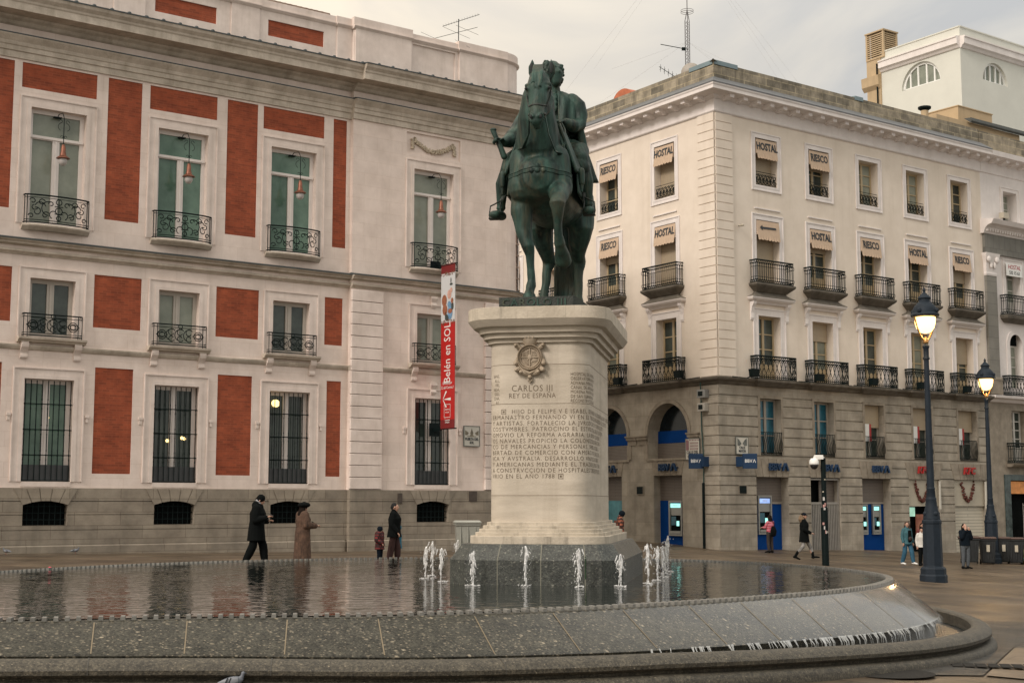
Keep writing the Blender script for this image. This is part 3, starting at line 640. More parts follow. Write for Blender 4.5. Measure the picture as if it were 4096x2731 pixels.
def wframe(mb, c, hw, z0, z1, w=.22, y=-.03, bottom=True):
    for a, b, yy in ((0, .09, y), (.09, w-.05, y+.012), (w-.05, w, y-.02)):
        mb.box(c-hw-b, c-hw-a, yy, .01, z0-(b if bottom else 0), z1+b); mb.box(c+hw+a, c+hw+b, yy, .01, z0-(b if bottom else 0), z1+b)
        mb.box(c-hw-a, c+hw+a, yy, .01, z1+a, z1+b)
        if bottom: mb.box(c-hw-a, c+hw+a, yy, .01, z0-b, z0-a)
def sash(F, c, hw, z0, z1, rows, drop, fm, glass=None, yin=.42, par=None):
    """two-leaf glazed door with bars, and the roller shutter let down by the fraction drop"""
    glass = glass or gl_d; f = MB(); f.frame(-hw, hw, z0, z1, .09, yin, yin+.08); f.box(-.07, .07, yin-.01, yin+.06, z0, z1)
    zt = z1-(z1-z0)*drop; zb = z0+(.75 if rows > 2 and z1-z0 > 2.6 else .12)
    if zb > z0+.2:
        f.box(-hw+.09, hw-.09, yin+.02, yin+.06, z0+.09, zb)
        for sx in (-1, 1): f.box(sx*.36-.17, sx*.36+.17, yin+.0, yin+.03, z0+.2, zb-.1)
    for k in range(1, rows):
        z = zb+(z1-.09-zb)*k/rows
        if z < zt: f.box(-hw+.09, hw-.09, yin+.0, yin+.05, z-.025, z+.025)
    o = f.build('window', fm, par or corner, at=(F, c))
    for sx in (-1, 1): MB().quad((sx*hw/2-hw/2+.08, yin+.04, zb), (sx*hw/2+hw/2-.08, yin+.04, zb), (sx*hw/2+hw/2-.08, yin+.04, z1-.08), (sx*hw/2-hw/2+.08, yin+.04, z1-.08)).build('pane', glass, o)
    if drop > 0: MB().box(-hw+.02, hw-.02, yin-.06, yin-.02, zt, z1).build('shutter', shut, o)
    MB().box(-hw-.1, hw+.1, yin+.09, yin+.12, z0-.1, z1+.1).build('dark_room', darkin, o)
    return o
# iron railings
def rail_bars(w, d, h, kind):
    r = MB(); xs = w/2
    for z, th in ((h, .034), (h-.14, .018), (.12, .02), (.03, .026)): r.tube([(-xs, 0, z), (-xs, -d, z), (xs, -d, z), (xs, 0, z)], th)
    for x in (-xs, xs): r.tube([(x, -d, 0), (x, -d, h)], .017); 
    def seg(P, Q, n):
        for i in range(n):
            a = [P[k]+(Q[k]-P[k])*(i+.5)/n for k in (0, 1)]; u = ((Q[0]-P[0])/n, (Q[1]-P[1])/n)
            if kind == 'loops':
                r.tube([(a[0], a[1], .12), (a[0], a[1], h-.14)], .019)
                m = [(a[0]+u[0]*.5, a[1]+u[1]*.5)]
                for (zc, hh) in ((.20, .08), (h-.23, .09)):
                    r.tube([(a[0]+u[0]*.5*(1+math.cos(q)), a[1]+u[1]*.5*(1+math.cos(q)), zc+hh*math.sin(q)) for q in np.linspace(0, 2*PI, 9)], .012)
                for (zc, hh) in ((.075, .035), (h-.07, .05)):
                    r.tube([(a[0]+u[0]*.4*math.cos(q), a[1]+u[1]*.4*math.cos(q), zc+hh*math.sin(q)) for q in np.linspace(0, 2*PI, 7)], .012)
            else:
                x0, y0 = a[0]-u[0]*.5, a[1]-u[1]*.5; x1, y1 = a[0]+u[0]*.5, a[1]+u[1]*.5
                r.tube([(x0, y0, .25), (a[0], a[1], .55), (x1, y1, h-.14)], .018); r.tube([(x1, y1, .25), (a[0], a[1], .55), (x0, y0, h-.14)], .018)
                r.tube([(a[0], a[1], .25), (a[0], a[1], h-.25)], .010)
                for (zc, hh) in ((.18, .055), (h-.21, .05), (h-.07, .05), (.08, .04)):
                    for ss in (-1, 1):
                        r.tube([(a[0]+u[0]*(.25*ss+.22*math.cos(q)), a[1]+u[1]*(.25*ss+.22*math.cos(q)), zc+hh*math.sin(q)) for q in np.linspace(0, 2*PI, 7)], .015)
    seg((-xs, 0), (-xs, -d), 3); seg((-xs, -d), (xs, -d), 17 if kind == 'loops' else 9); seg((xs, -d), (xs, 0), 3)
    return r
R3 = rail_bars(2.42, .42, 1.04, 'loops'); R2 = rail_bars(2.55, .42, 1.06, 'cross')
r3o = r2o = rto = r1o = None
def place(proto, mbx, name, m, F, c, z, y=0.):
    if proto is None: o = mbx.build(name, m, corner, at=(F, c, z, y)); return o, o
    o = proto.copy(); COL.objects.link(o); F.put(o, c, z, y); return proto, o
rt = MB()
for z, th in ((.62, .014), (.52, .008), (.04, .012)): rt.tube([(-.70, 0, z), (.70, 0, z)], th)
for i in range(6):
    x = -.58+i*.232
    for (a, b, r_) in ((x, .40, .09), (x+.03, .17, .10), (x-.06, .28, .06)): scroll(rt, a, b, r_, 0, 5.2, 0, .5, .021)
    rt.tube([(x-.11, 0, .04), (x+.02, 0, .28), (x+.11, 0, .52)], .016); rt.tube([(x+.11, 0, .04), (x-.04, 0, .28), (x-.11, 0, .52)], .016)
r1 = MB()
for i in range(12):
    x = -.62+i*.113; r1.tube([(x+.045*math.sin(q*1.9), -.06-.07*math.sin(PI*q/3.4), .10+q*.27) for q in np.linspace(0, 3.4, 9)], .021)
    scroll(r1, x, .055, .04, 0, 2*PI, -.03, 0, .009, 6)
for z in (.02, .11, 1.03): r1.tube([(-.68, 0, z), (-.68, -.05, z), (.68, -.05, z), (.68, 0, z)], .016)

# lettering for awnings
SER = {'R': ([(0, 0, .13, 1)], [('arc', .13, .72, .42, .28)], 'leg'), 'I': None}
def serif_word(mb, word, size, M):
    """heavy roman capitals: sans outlines with slab feet"""
    text(mb, word, size, M, .006, .009, .72)
    n = len(word); wd = {'R': .66, 'I': .30, 'E': .58, 'S': .60, 'C': .68, 'O': .74}
    tot = sum(wd[c] for c in word)*size*.72; x = -tot/2
    for ch in word:
        w_ = wd[ch]*size*.72
        feet = {'R': (.16, .86), 'I': (.5,), 'E': (.2,), 'S': (), 'C': (), 'O': ()}[ch]
        for f_ in feet:
            for zz in ((-.365, .345) if not (ch == 'R' and f_ > .5) else (-.365,)):
                mb.add([M @ Vector(v) for v in [(x+w_*f_-.07*size, -.008, zz*size), (x+w_*f_+.07*size, -.008, zz*size), (x+w_*f_+.07*size, -.008, (zz+.035)*size), (x+w_*f_-.07*size, -.008, (zz+.035)*size)]], [(0, 1, 2, 3)])
        x += w_
def awning(F, c, ztop, hw, word, lab):
    """short canvas drop: sloping lettered board with a scalloped valance"""
    a = MB(); y0, y1, zb = -.02, -.10, ztop-.68
    a.quad((-hw, y0, ztop), (hw, y0, ztop), (hw, y1, zb), (-hw, y1, zb))
    for sx in (-1, 1): a.add([(sx*hw, y0, ztop), (sx*hw, y1, zb), (sx*hw, .1, zb)], [(0, 1, 2)])
    n = 28; top = [(-hw+2*hw*i/n, y1, zb) for i in range(n+1)]; bot = [(-hw+2*hw*i/n, y1-.03+.02*math.sin(i*1.9), zb-.20-.05*abs(math.sin(i*PI/4))) for i in range(n+1)]
    a.rings([top, bot], cap=False, closed=False)
    o = a.build('awning', canvas, corner, at=(F, c)); o['label'] = lab
    M = T(0, (y0+y1)/2-.012, (ztop+zb)/2+.0) @ Matrix.Rotation(-math.atan2(y0-y1, .68), 4, 'X')
    l = MB()
    if word == 'RIESCO': serif_word(l, word, .50, M)
    elif word == 'HOSTAL': text(l, word, .50, M, .006, .012, .74, sp=1.0)
    elif word == '<': l.add([M @ Vector(v) for v in [(-.58, -.01, 0), (-.40, -.01, -.13), (-.40, -.01, -.05), (.5, -.01, -.02), (.5, -.01, .07), (-.40, -.01, .045), (-.40, -.01, .13)]], [(0, 1, 2, 3, 4, 5, 6)])
    l.build('lettering', ink, o)
words3R = ['<', 'HOSTAL', 'RIESCO', 'HOSTAL', 'RIESCO']; words3L = ['HOSTAL', 'RIESCO', 'HOSTAL', 'RIESCO', 'HOSTAL']
drops3R = [1., .36, .22, .0, .50]; drops3L = [1., .40, .6, .5, .3]
wordtR = ['HOSTAL', 'RIESCO', None, None, None]; wordtL = ['HOSTAL', 'RIESCO', 'HOSTAL', 'RIESCO', None]
droptR = [1., .42, 0, 0, 0]; droptL = [1., 0., .3, .5, .2]
for F, cs, left in ((FR, RC, 0), (FL, LC, 1)):
    for k, c in enumerate(cs):
        # top storey
        tz0, tz1 = (15.75, 18.30) if left else (16.08, 18.30)
        s = MB(); wframe(s, 0, .73, tz0, tz1, .26); s.build('window_surround', whitep, corner, at=(F, c))
        sash(F, c, .73, tz0, tz1, 4, (droptL if left else droptR)[k], wood, gl_w if k in (2, 3) else gl_d)
        rto, o = place(rto, rt, 'window_railing', iron, F, c, tz0+.02, .05)
        wd = (wordtL if left else wordtR)[k]
        if wd: awning(F, c, 18.24, .68, wd, f'beige awning lettered {wd} over a top-floor window')
        # third storey: balcony door with awning
        s = MB(); wframe(s, 0, .76, 11.45, 14.45, .28, bottom=False); s.box(-.85, .85, -.06, .01, 14.95, 15.0); s.build('window_surround', whitep, corner, at=(F, c))
        sash(F, c, .76, 11.45, 14.45, 4, (drops3L if left else drops3R)[k], wood)
        wd = (words3L if left else words3R)[k]
        awning(F, c, 14.42, .74, wd, f'beige awning lettered {wd} over a third-floor balcony' if wd != '<' else 'beige awning with a dark arrow pointing left')
        sb = MB().rings([[(-h_, .01, z), (-h_, -o, z), (h_, -o, z), (h_, .01, z)] for h_, o, z in ((.95, .10, 11.02), (1.0, .22, 11.08), (1.2, .42, 11.26), (1.26, .46, 11.30), (1.30, .50, 11.36), (1.30, .50, 11.44))])
        sb.build('balcony_slab', darkst, corner, at=(F, c)); r3o, o = place(r3o, R3, 'balcony_railing', iron, F, c, 11.45)
        # hood over the second-storey window
        hd = MB().rings([[(-h_, .01, z), (-h_, -o, z), (h_, -o, z), (h_, .01, z)] for h_, o, z in ((1.12, .10, 10.52), (1.15, .16, 10.60), (1.36, .30, 10.68), (1.40, .36, 10.76), (1.40, .36, 10.80))])
        hd.build('window_hood', whitep, corner, at=(F, c))
        MB().rings([[(-h_, .01, z), (-h_, -o, z), (h_, -o, z), (h_, .01, z)] for h_, o, z in ((1.40, .37, 10.80), (1.38, .37, 10.83), (1.05, .2, 10.98), (.92, .06, 11.15))]).build('hood_roof', darkst, corner, at=(F, c))
        s = MB(); wframe(s, 0, .73, 7.08, 10.0, .34, bottom=False)
        for sx in (-1, 1): s.rings([[(sx*1.14-.1, .01, z), (sx*1.14-.1, -o, z), (sx*1.14+.1, -o, z), (sx*1.14+.1, .01, z)] for o, z in ((.03, 9.75), (.07, 9.85), (.06, 10.1), (.12, 10.35), (.22, 10.5), (.24, 10.6))])
        s.build('window_surround', whitep, corner, at=(F, c))
        sash(F, c, .73, 7.08, 10.0, 3, (.0, .3, .0, .0, .45)[k], wood, (gl_d, gl_w, gl_d, gl_w, gl_d)[k])
        r2o, o = place(r2o, R2, 'balcony_railing', iron, F, c, 7.04)
        MB().rings([[(-h_, .01, z), (-h_, -o, z), (h_, -o, z), (h_, .01, z)] for h_, o, z in ((1.1, .25, 6.74), (1.2, .34, 6.82), (1.36, .50, 6.94), (1.38, .52, 7.05))]).build('balcony_slab', darkst, corner, at=(F, c))
# first floor windows in the stone
for k, (a, b) in enumerate(fw):
    c = (a+b)/2; hw = (b-a)/2
    o = sash(FR, c, hw, 3.66, 6.22, 3, 0 if k < 2 else .42, greyw, gl_b if k < 2 else gl_d, .35)
    s = MB(); s.box(-hw-.14, -hw, -.02, .01, 3.64, 6.36); s.box(hw, hw+.14, -.02, .01, 3.64, 6.36); s.box(-hw, hw, -.02, .01, 6.221, 6.36); s.build('window_surround', gst_p, corner, at=(FR, c))
    r1o, o = place(r1o, r1, 'window_railing', iron, FR, c, 3.66, .02)
# ground-floor doorways
def panel(F, x0, x1, y, z0, z1, name, m, par=corner): return MB().box(-(x1-x0)/2, (x1-x0)/2, 0, .05, 0, z1-z0).build(name, m, par, at=(F, (x0+x1)/2, z0, y))
for a, b in DR:
    lin = MB()
    for i in range(5):
        u0, u1 = a+(b-a)*i/5, a+(b-a)*(i+1)/5; c = (a+b)/2; k = 1.22
        lin.prism([(u0+.015, 2.68), (u1-.015, 2.68), (c+(u1-c)*k-.015, 3.50), (c+(u0-c)*k+.015, 3.50)], -.025, .005)
    lin.build('flat_arch', gst_p, corner, at=(FR,))
for (a, b) in (DR[0], DR[2]):
    panel(FR, a, b, .46, 1.55, 2.67, 'shutter', shutg); panel(FR, a, b-.0, .44, 1.47, 1.55, 'door_rail', greyw); panel(FR, a, b, .48, -.9, 1.47, 'blue_door', blue)
ga = DR[1]
panel(FR, *ga, .60, -1., 2.67, 'dark_doorway', darkin)
g = MB(); g.frame(-1.02, 1.02, -.8, 2.64, .07, .05, .12); g.box(-.95, .95, .05, .12, 1.45, 1.55)
for i in range(17): g.box(-.9+i*.1125-.03, -.9+i*.1125+.03, .06, .10, -.75, 1.46)
g.build('metal_gate', mat('gate_metal', (.30, .28, .25), .45, .1, 4., metal=.4), corner, at=(FR, (ga[0]+ga[1])/2, 0, .02))
panel(FR, ga[0]+.05, ga[0]+.95, .4, -.7, 1.3, 'blue_poster', gl_b)
panel(FR, ga[0]+1., ga[1], .38, 1.55, 2.6, 'shutter', shutg)
# takeaway doorways: pale fascia with a garland, lit shop and rolled shutter
fasc = mat('cream_fascia', (.42, .38, .30), .55, .05, 3.); garl = mat('garland_green', (.03, .045, .02), .9, .5, 20., col2=(.16, .03, .025))
shopl = mat('lit_shop_board', (.35, .62, .48), .5, .35, 2., emis=.55); redp = mat('menu_red', (.20, .035, .02), .5, .4, 3., emis=.2, col2=(.32, .14, .08))
for k, (a, b) in enumerate(DR[3:]):
    o = panel(FR, a, b, .10, 1.35, 2.67, 'shop_fascia', fasc)
    gl = MB(); c = -.15
    for i in range(60):
        u = i/59; x = c-.52+1.04*u; z = 1.20-.95*math.sin(PI*u)**.8; gl.ball((x+random.uniform(-.05, .05), -.05+random.uniform(-.05, .03), z+random.uniform(-.06, .06)), random.uniform(.04, .075), 5)
    gl.build('garland', garl, o)
    if k == 0:
        panel(FR, a, b, .6, -1.2, 1.35, 'shop_interior', darkin); panel(FR, a+.05, a+1.0, .45, .85, 1.3, 'menu_screen', shopl); panel(FR, a+1.05, a+2.0, .43, -.2, .95, 'menu_poster', redp)
        panel(FR, a+.03, a+.5, .5, -.3, .6, 'menu_screen', shopl)
    else:
        MB().box(-1.31, 1.31, .2, .25, -1.2, 1.34).build('shutter', mat('cream_shutter', (.50, .46, .37), .5, .04, 3., brick=(60., .16, .02, (.6, .6, .6), .03)), corner, at=(FR, (a+b)/2))
    panel(FR, b-.12, b-.02, -.08, 1.2, 2.6, 'neon_tube', mat('white_plastic', (.55, .52, .45), .4, .05, 3.))
# left wing ground openings
for (a, b, col_) in ((-4.53, -2.53, 1), (-8.91, -6.91, 0), (-13.29, -11.29, 2)):
    panel(FL, a, b, .4, 1.62, 2.78, 'shutter', shutg)
    if col_ == 1: panel(FL, a, b, .38, -.9, 1.62, 'blue_door', blue)
    else:
        o = panel(FL, a, b, .38, -.9, 1.62, 'poster_board', mat('poster_teal', (.02, .10, .11), .4, .4, 1.5, emis=.25, col2=(.05, .17, .18)))
        x = (a+b)/2
        if col_ == 0:
            q = MB().box(-.5, .5, -.03, 0, 0, .62); q.build('caption_board', mat('pale_board', (.30, .32, .33), .6, .05, 3.), o, loc=(0, 0, 0))
            q = MB(); 
            for zz, hw in ((.75, .45), (.95, .3), (1.15, .18), (1.35, .08)): q.box(-hw, hw, -.03, 0, zz, zz+.22)
            q.build('poster_picture', mat('poster_red', (.20, .06, .04), .6, .5, 6.), o)
# ------------------------------------------------------------------ neighbouring building at the right edge
neigh = thing('neighbour_building', 'narrow white building with a grey pilaster, arched window and ornate cornice at the right edge', 'building', FR.pt(RE))
FN = FR; S0, S1 = RE, 33.
wn = MB(); nc = [22.35, 26.6, 30.9]
hh = []
for c in nc: hh += [(c-.62, c+.62, 16.6, 18.3, .6), (c-.65, c+.65, 11.6, 14.3, .5), (c-.55, c+.55, 7.6, 10.6, .45)]
wn.wall(S0, S1, 7.1, 20.3, hh); 
wn.build('wall', whitep, neigh, at=(FN,))
MB().wall(S0+.02, S1, -2.5, 7.1, [(c-.6, c+.6, 3.7, 6.4, .4) for c in nc]+[(20.9, 25.2, -2.5, 2.85, .5)], y=.0).build('stone_wall', gst_p, neigh, at=(FN,))
MB().mould([(.1, 6.75), (-.10, 6.8), (-.2, 6.95), (-.42, 7.0), (-.45, 7.12), (.1, 7.2)], S0+.05, S1).build('ledge', whitep, neigh, at=(FN,))
pl = MB(); pl.box(S0+.05, S0+.95, -.14, .01, 8.1, 13.55)
for k in range(9): pass
pl.build('pilaster', mat('grey_pilaster_stone', (.20, .19, .165), .8, .12, 1.5, .3, 30., brick=(3., .6, .012, (.6, .6, .6), .05)), neigh, at=(FN,))
MB().box(S0+.0, S0+1.05, -.2, .01, 7.2, 7.95).mould([(.0, 7.95), (-.22, 7.95), (-.2, 8.05), (-.16, 8.1), (0, 8.1)], S0+.0, S0+1.05).build('pilaster_base', gst_p, neigh, at=(FN,))
cpn = MB(); cpn.rings([[(S0+.5-h_, .01, z), (S0+.5-h_, -o, z), (S0+.5+h_, -o, z), (S0+.5+h_, .01, z)] for h_, o, z in ((.46, .16, 13.5), (.48, .18, 13.6), (.46, .16, 13.7), (.5, .2, 14.2), (.6, .28, 14.55), (.62, .30, 14.7))])
for sx in (-1, 1):
    cpn.ball((S0+.5+sx*.36, -.28, 14.35), (.17, .08, .17), 8); cpn.ball((S0+.5+sx*.15, -.26, 14.05), (.11, .06, .18), 6)
cpn.build('capital', whitep, neigh, at=(FN,))
MB().box(S0+.0, S1, -.16, .01, 14.7, 15.75).build('grey_frieze', mat('grey_frieze_stone', (.17, .165, .145), .8, .12, 2., brick=(.5, 3., .012, (.6, .6, .6), .05)), neigh, at=(FN,))
e_ = MB().mould([(0, 15.75), (-.2, 15.75), (-.24, 15.85), (-.34, 16.05), (-.5, 16.15), (-.72, 16.2), (-.78, 16.3), (-.85, 16.42), (0, 16.55)], S0-.15, S1)
for k in range(60): e_.box(S0+k*.22, S0+k*.22+.12, -.34, -.2, 15.86, 16.02)
e_.build('cornice', whitep, neigh, at=(FN,))
MB().mould([(0, 19.1), (-.06, 19.12), (-.06, 19.72), (-.24, 19.8), (-.8, 19.88), (-.84, 20.14), (0, 20.3)], S0+.02, S1).build('top_cornice', whitep, neigh, at=(FN,))
MB().mould([(-.06, 20.2), (-.06, 21.35), (.3, 21.37), (.3, 20.2)], S0+.02, S1).build('parapet', block, neigh, at=(FN,))
for c in nc:
    s = MB(); wframe(s, 0, .62, 16.6, 18.3, .24); s.build('window_surround', whitep, neigh, at=(FN, c)); s = MB(); wframe(s, 0, .65, 11.6, 14.3, .26, bottom=False); s.build('window_surround', whitep, neigh, at=(FN, c)); s = MB()
    n = 14
    for k in range(n):
        t0, t1 = PI*k/n, PI*(k+1)/n
        s.prism([(-q*math.cos(t_), 9.95+q*math.sin(t_)) for q, t_ in ((.56, t0), (.56, t1), (.82, t1), (.82, t0))], -.05, .01)
    for sx in (-1, 1): s.box(sx*.69-.13, sx*.69+.13, -.05, .01, 7.2, 9.95)
    s.build('window_surround', whitep, neigh, at=(FN, c))
    sash(FN, c, .62, 16.6, 18.3, 4, 0, mat('white_wood', (.5, .48, .44), .6, .05, 3.), gl_w, .5, neigh); sash(FN, c, .65, 11.6, 14.3, 3, 0, MATS['white_wood'], gl_w, .4, neigh)
    MB().box(-.55, .55, .3, .33, 9.95, 10.6).build('fanlight', darkin, neigh, at=(FN, c)); sash(FN, c, .55, 7.6, 9.95, 4, 0, MATS['white_wood'], gl_w, .35, neigh); sash(FN, c, .6, 3.7, 6.4, 4, 0, MATS['white_wood'], gl_d, .3, neigh)
    for pr_, z in ((R3, 11.5), (R2, 7.15)):
        pr_.build('balcony_railing', iron, neigh, at=(FN, c, z))
    R3.build('balcony_railing', iron, neigh, at=(FN, c+.1, 3.6))
    MB().rings([[(-h_, .01, z), (-h_, -o, z), (h_, -o, z), (h_, .01, z)] for h_, o, z in ((1., .2, 11.1), (1.24, .46, 11.3), (1.28, .5, 11.48))]).build('balcony_slab', darkst, neigh, at=(FN, c))
    MB().rings([[(-h_, .01, z), (-h_, -o, z), (h_, -o, z), (h_, .01, z)] for h_, o, z in ((1.2, .3, 3.4), (1.24, .46, 3.5), (1.28, .5, 3.58))]).build('balcony_slab', gst_p, neigh, at=(FN, c))
marb = mat('dark_green_marble', (.015, .03, .03), .25, .4, 3., col2=(.06, .09, .085))
MB().box(20.85, 21.35, -.06, .3, -2.5, 3.0).box(24.8, 25.3, -.06, .3, -2.5, 3.0).box(21.35, 24.8, -.06, .3, 2.7, 3.0).build('marble_frame', marb, neigh, at=(FN,))
MB().box(21.3, 24.9, .48, .52, -2.5, 2.9).build('dark_doorway', darkin, neigh, at=(FN,))
MB().box(21.4, 24.8, .10, .14, 2.0, 2.65).build('shop_board', mat('amber_board', (.45, .18, .05), .6, .3, 3., emis=.25), neigh, at=(FN,))
# shop stand of small goods
st_ = thing('goods_stand', 'wire stand of small goods in the shop doorway at the right edge', 'stand', FR.pt(22.3, -.5, -1.1), FR.a)
f = MB()
for x in np.linspace(-.6, .6, 7): f.tube([(x, 0, 0), (x, 0, 2.6)], .015)
for z in np.linspace(.2, 2.5, 9): f.tube([(-.6, 0, z), (.6, 0, z)], .012)
f.build('wire_rack', mat('pale_wire', (.3, .28, .26), .5, .1, 3.), st_)
for k in range(14):
    MB().lathe([(.01, 0), (.07, .03), (.055, .13), (.02, .17)], 8).build('trinket', mat('trinket_mix', (.35, .30, .28), .5, .6, 9., col2=(.25, .06, .05)), st_, loc=(-.45+.3*(k % 4), -.06, .35+.5*(k//4)))
hs_ = thing('hotel_sign', 'white board lettered HOSTAL with a phone number over the balcony at the right edge', 'sign', FR.pt(22.35, -.1, 14.0), FR.a)
MB().box(-.72, .72, -.03, .0, -.34, .34).build('board', whitem, hs_)
l = MB(); text(l, 'HOSTAL', .34, T(0, -.035, .14), .004, 0, .9); l.build('lettering', mat('red_letter', (.35, .03, .04), .6, .1, 3.), hs_)
l = MB(); text(l, '532 15 63', .26, T(0, -.035, -.16), .004, .002, .9); l.build('numbers', ink, hs_)
fl = thing('box_floodlight', 'cream box floodlight standing on the cornice at the right edge', 'floodlight', FR.pt(21.2, -.4, 16.55), FR.a)
MB().box(-.25, .25, -.15, .15, .12, .42).build('housing', fasc, fl); MB().box(-.04, .04, -.05, .05, 0, .14).build('foot', iron, fl)

# ------------------------------------------------------------------ white tower block behind
TW = Vector((29.9, 94.0, 0)); px = proj = None
tower = thing('tower_block', 'tall white rooftop block with half-round windows behind the corner building', 'building', TW)
FT = Face(TW.x+1.1, TW.y+.8, 53.5); FU = Face(TW.x+1.1, TW.y+.8, 145.8)
twl = mat('white_tower_render', (.60, .60, .54), .8, .05, .7, .1, 20.); twr = twl
def half_round(F, c, z, r):
    hs = (c-r, c+r, z, z+r)
    f = MB(); n = 16
    pts = [(-r*.98*math.cos(PI*k/n), r*.98*math.sin(PI*k/n)) for k in range(n+1)]
    MB().add([(x, .28, zz) for x, zz in pts], [tuple(range(n+1))]).build('pane', gl_w, tower, at=(F, c, z))
    for k in range(n):
        t0, t1 = PI*k/n, PI*(k+1)/n; f.prism([(-q*math.cos(t_), q*math.sin(t_)) for q, t_ in ((r*.9, t0), (r*.9, t1), (r, t1), (r, t0))], .18, .3)
    f.box(-r, r, .18, .3, 0, .12)
    for x in (-.62, -.22, .22, .62): f.box(x*r-.06, x*r+.06, .18, .3, .12, r*math.sqrt(1-x*x)*.92)
    f.build('window_frame', whitem, tower, at=(F, c, z))
    return hs
for F, sgn, c, ext in ((FT, 1, 3.95, 26), (FU, -1, -3.45, 14)):
    r = 1.72 if sgn < 0 else 1.45; z = 30.95
    a, b = (0, ext) if sgn > 0 else (-7., 0)
    wz = MB().wall(a, b, 10, 33.7, [(c-r, c+r, z, z+r)], depth=.3); wz.archhole(c-r, c+r, z, z+r, r, depth=.3, n=18); wz.build('wall', twl, tower, at=(F,)); half_round(F, c, z, r)
    MB().mould([(.1, 32.75), (-.1, 32.8), (-.2, 32.95), (-.35, 33.05), (-.35, 33.45), (-.42, 33.5), (-.42, 33.58), (.1, 33.65)], a if sgn > 0 else a, b).build('cornice', whitep, tower, at=(F,))
    MB().mould([(.1, 33.65), (-.02, 33.65), (-.02, 34.25), (-.08, 34.27), (-.08, 34.35), (.2, 34.35)], a, b).build('parapet', twl, tower, at=(F,))
q0 = FT.pt(0)-TW; q1 = FT.pt(26)-TW; q2 = FU.pt(-7)-TW; q3 = q1+(q2-q0)
MB().add([(p.x, p.y, 34.1) for p in (q0, q1, q3, q2)], [(0, 1, 2, 3)]).build('roof', rfm, tower)
tan = mat('tan_render', (.44, .33, .20), .8, .08, 1.5, .15, 20., streak=(2., .4, (.27, .2, .12)))
st = MB(); st.box(-8.3, -7., -.1, 1.5, 10, 33.9); st.mould([(-.1, 31.6), (-.35, 31.9), (-.4, 32.6), (-.1, 32.7)], -8.6, -7.02); st.build('stair_shaft', tan, tower, at=(FU,))
vt = MB(); vt.box(-8.3, -6.6, -.15, 1.4, 33.9, 34.05); 
for x in (-8.3, -6.75): vt.box(x, x+.15, -.15, 0, 34.05, 35.9); vt.box(x, x+.15, 1.25, 1.4, 34.05, 35.9)
for k in range(11): vt.box(-8.2, -6.7, -.12, -.05, 34.15+k*.155, 34.23+k*.155); vt.box(-8.25, -8.18, -.1, 1.35, 34.15+k*.155, 34.23+k*.155); vt.box(-6.8, -6.65, -.1, 1.35, 34.15+k*.155, 34.23+k*.155)
vt.box(-8.35, -6.55, -.2, 1.45, 35.9, 36.0); vt.build('louvred_vent', tan, tower, at=(FU,))
MB().box(-8.05, -6.9, .2, 1.2, 34.05, 35.9).build('vent_core', darkin, tower, at=(FU,))
MB().tube([(-7.25, -.2, 33.5), (-7.25, -.2, 25)], .06, 6).build('drainpipe', iron, tower, at=(FU,))
# rooftop hut and chimneys
HF = Face(27.4, 82.5, 53.5)
hut = thing('rooftop_hut', 'tan rendered rooftop hut behind the parapet, below the white tower', 'building', HF.pt(0))
MB().box(-3.2, 5.0, 0, 3.5, 20, 24.1).build('lower_block', tan, hut, at=(HF,)); MB().box(-.0, 3.4, .8, 3.5, 24.1, 25.3).build('upper_block', tan, hut, at=(HF,))
MB().mould([(-.25, 24.0), (-.35, 24.1), (-.3, 24.3), (.2, 24.35)], -.3, 5.2).build('roof_edge', mat('felt_roof', (.06, .065, .06), .7, .2, 5.), hut, at=(HF,))
MB().box(-.05, 3.45, .75, 3.55, 25.3, 25.36).build('roof_cap', tan, hut, at=(HF,))
ch = thing('roof_flue', 'short round roof flue with a dark cap between the parapet and the tan hut', 'chimney', HF.pt(-4.3, 0, 22.6))
MB().lathe([(.22, 0), (.22, 1.5)], 12).build('pipe', tan, ch); MB().lathe([(.2, 1.5), (.38, 1.62), (.38, 1.72), (.1, 1.8)], 12).build('cap', iron, ch)
# two barrel skylights and a red one
def barrel(name, lab, F, c, y, z, r, m, L_=2.2):
    b = MB(); n = 14
    b.rings([[(c+r*math.cos(PI*k/n)*-1, yy, z+r*.8*math.sin(PI*k/n)) for k in range(n+1)] for yy in (y, y+L_)])
    o = b.build(name, m, at=(F,)); o.location = F.pt(0); smooth_by(o); tag(o, lab, 'skylight'); return o
orange = mat('orange_awning', (.42, .12, .05), .6, .2, 3.); dred = mat('dark_red_awning', (.16, .03, .025), .6, .2, 3.)
barrel('roof_canopy', 'orange rounded canopy rising over the left roof parapet', FL, -8.1, 1.2, 21.7, .8, orange)
barrel('roof_canopy', 'dark red rounded canopy behind the right roof parapet', FR, 10.0, 2.8, 21.75, 1.1, dred)
barrel('roof_canopy', 'dark brown rounded canopy beside the tan stair shaft', FR, 14.6, 3.2, 21.75, 1.1, mat('brown_awning', (.06, .03, .025), .6, .2, 3.))
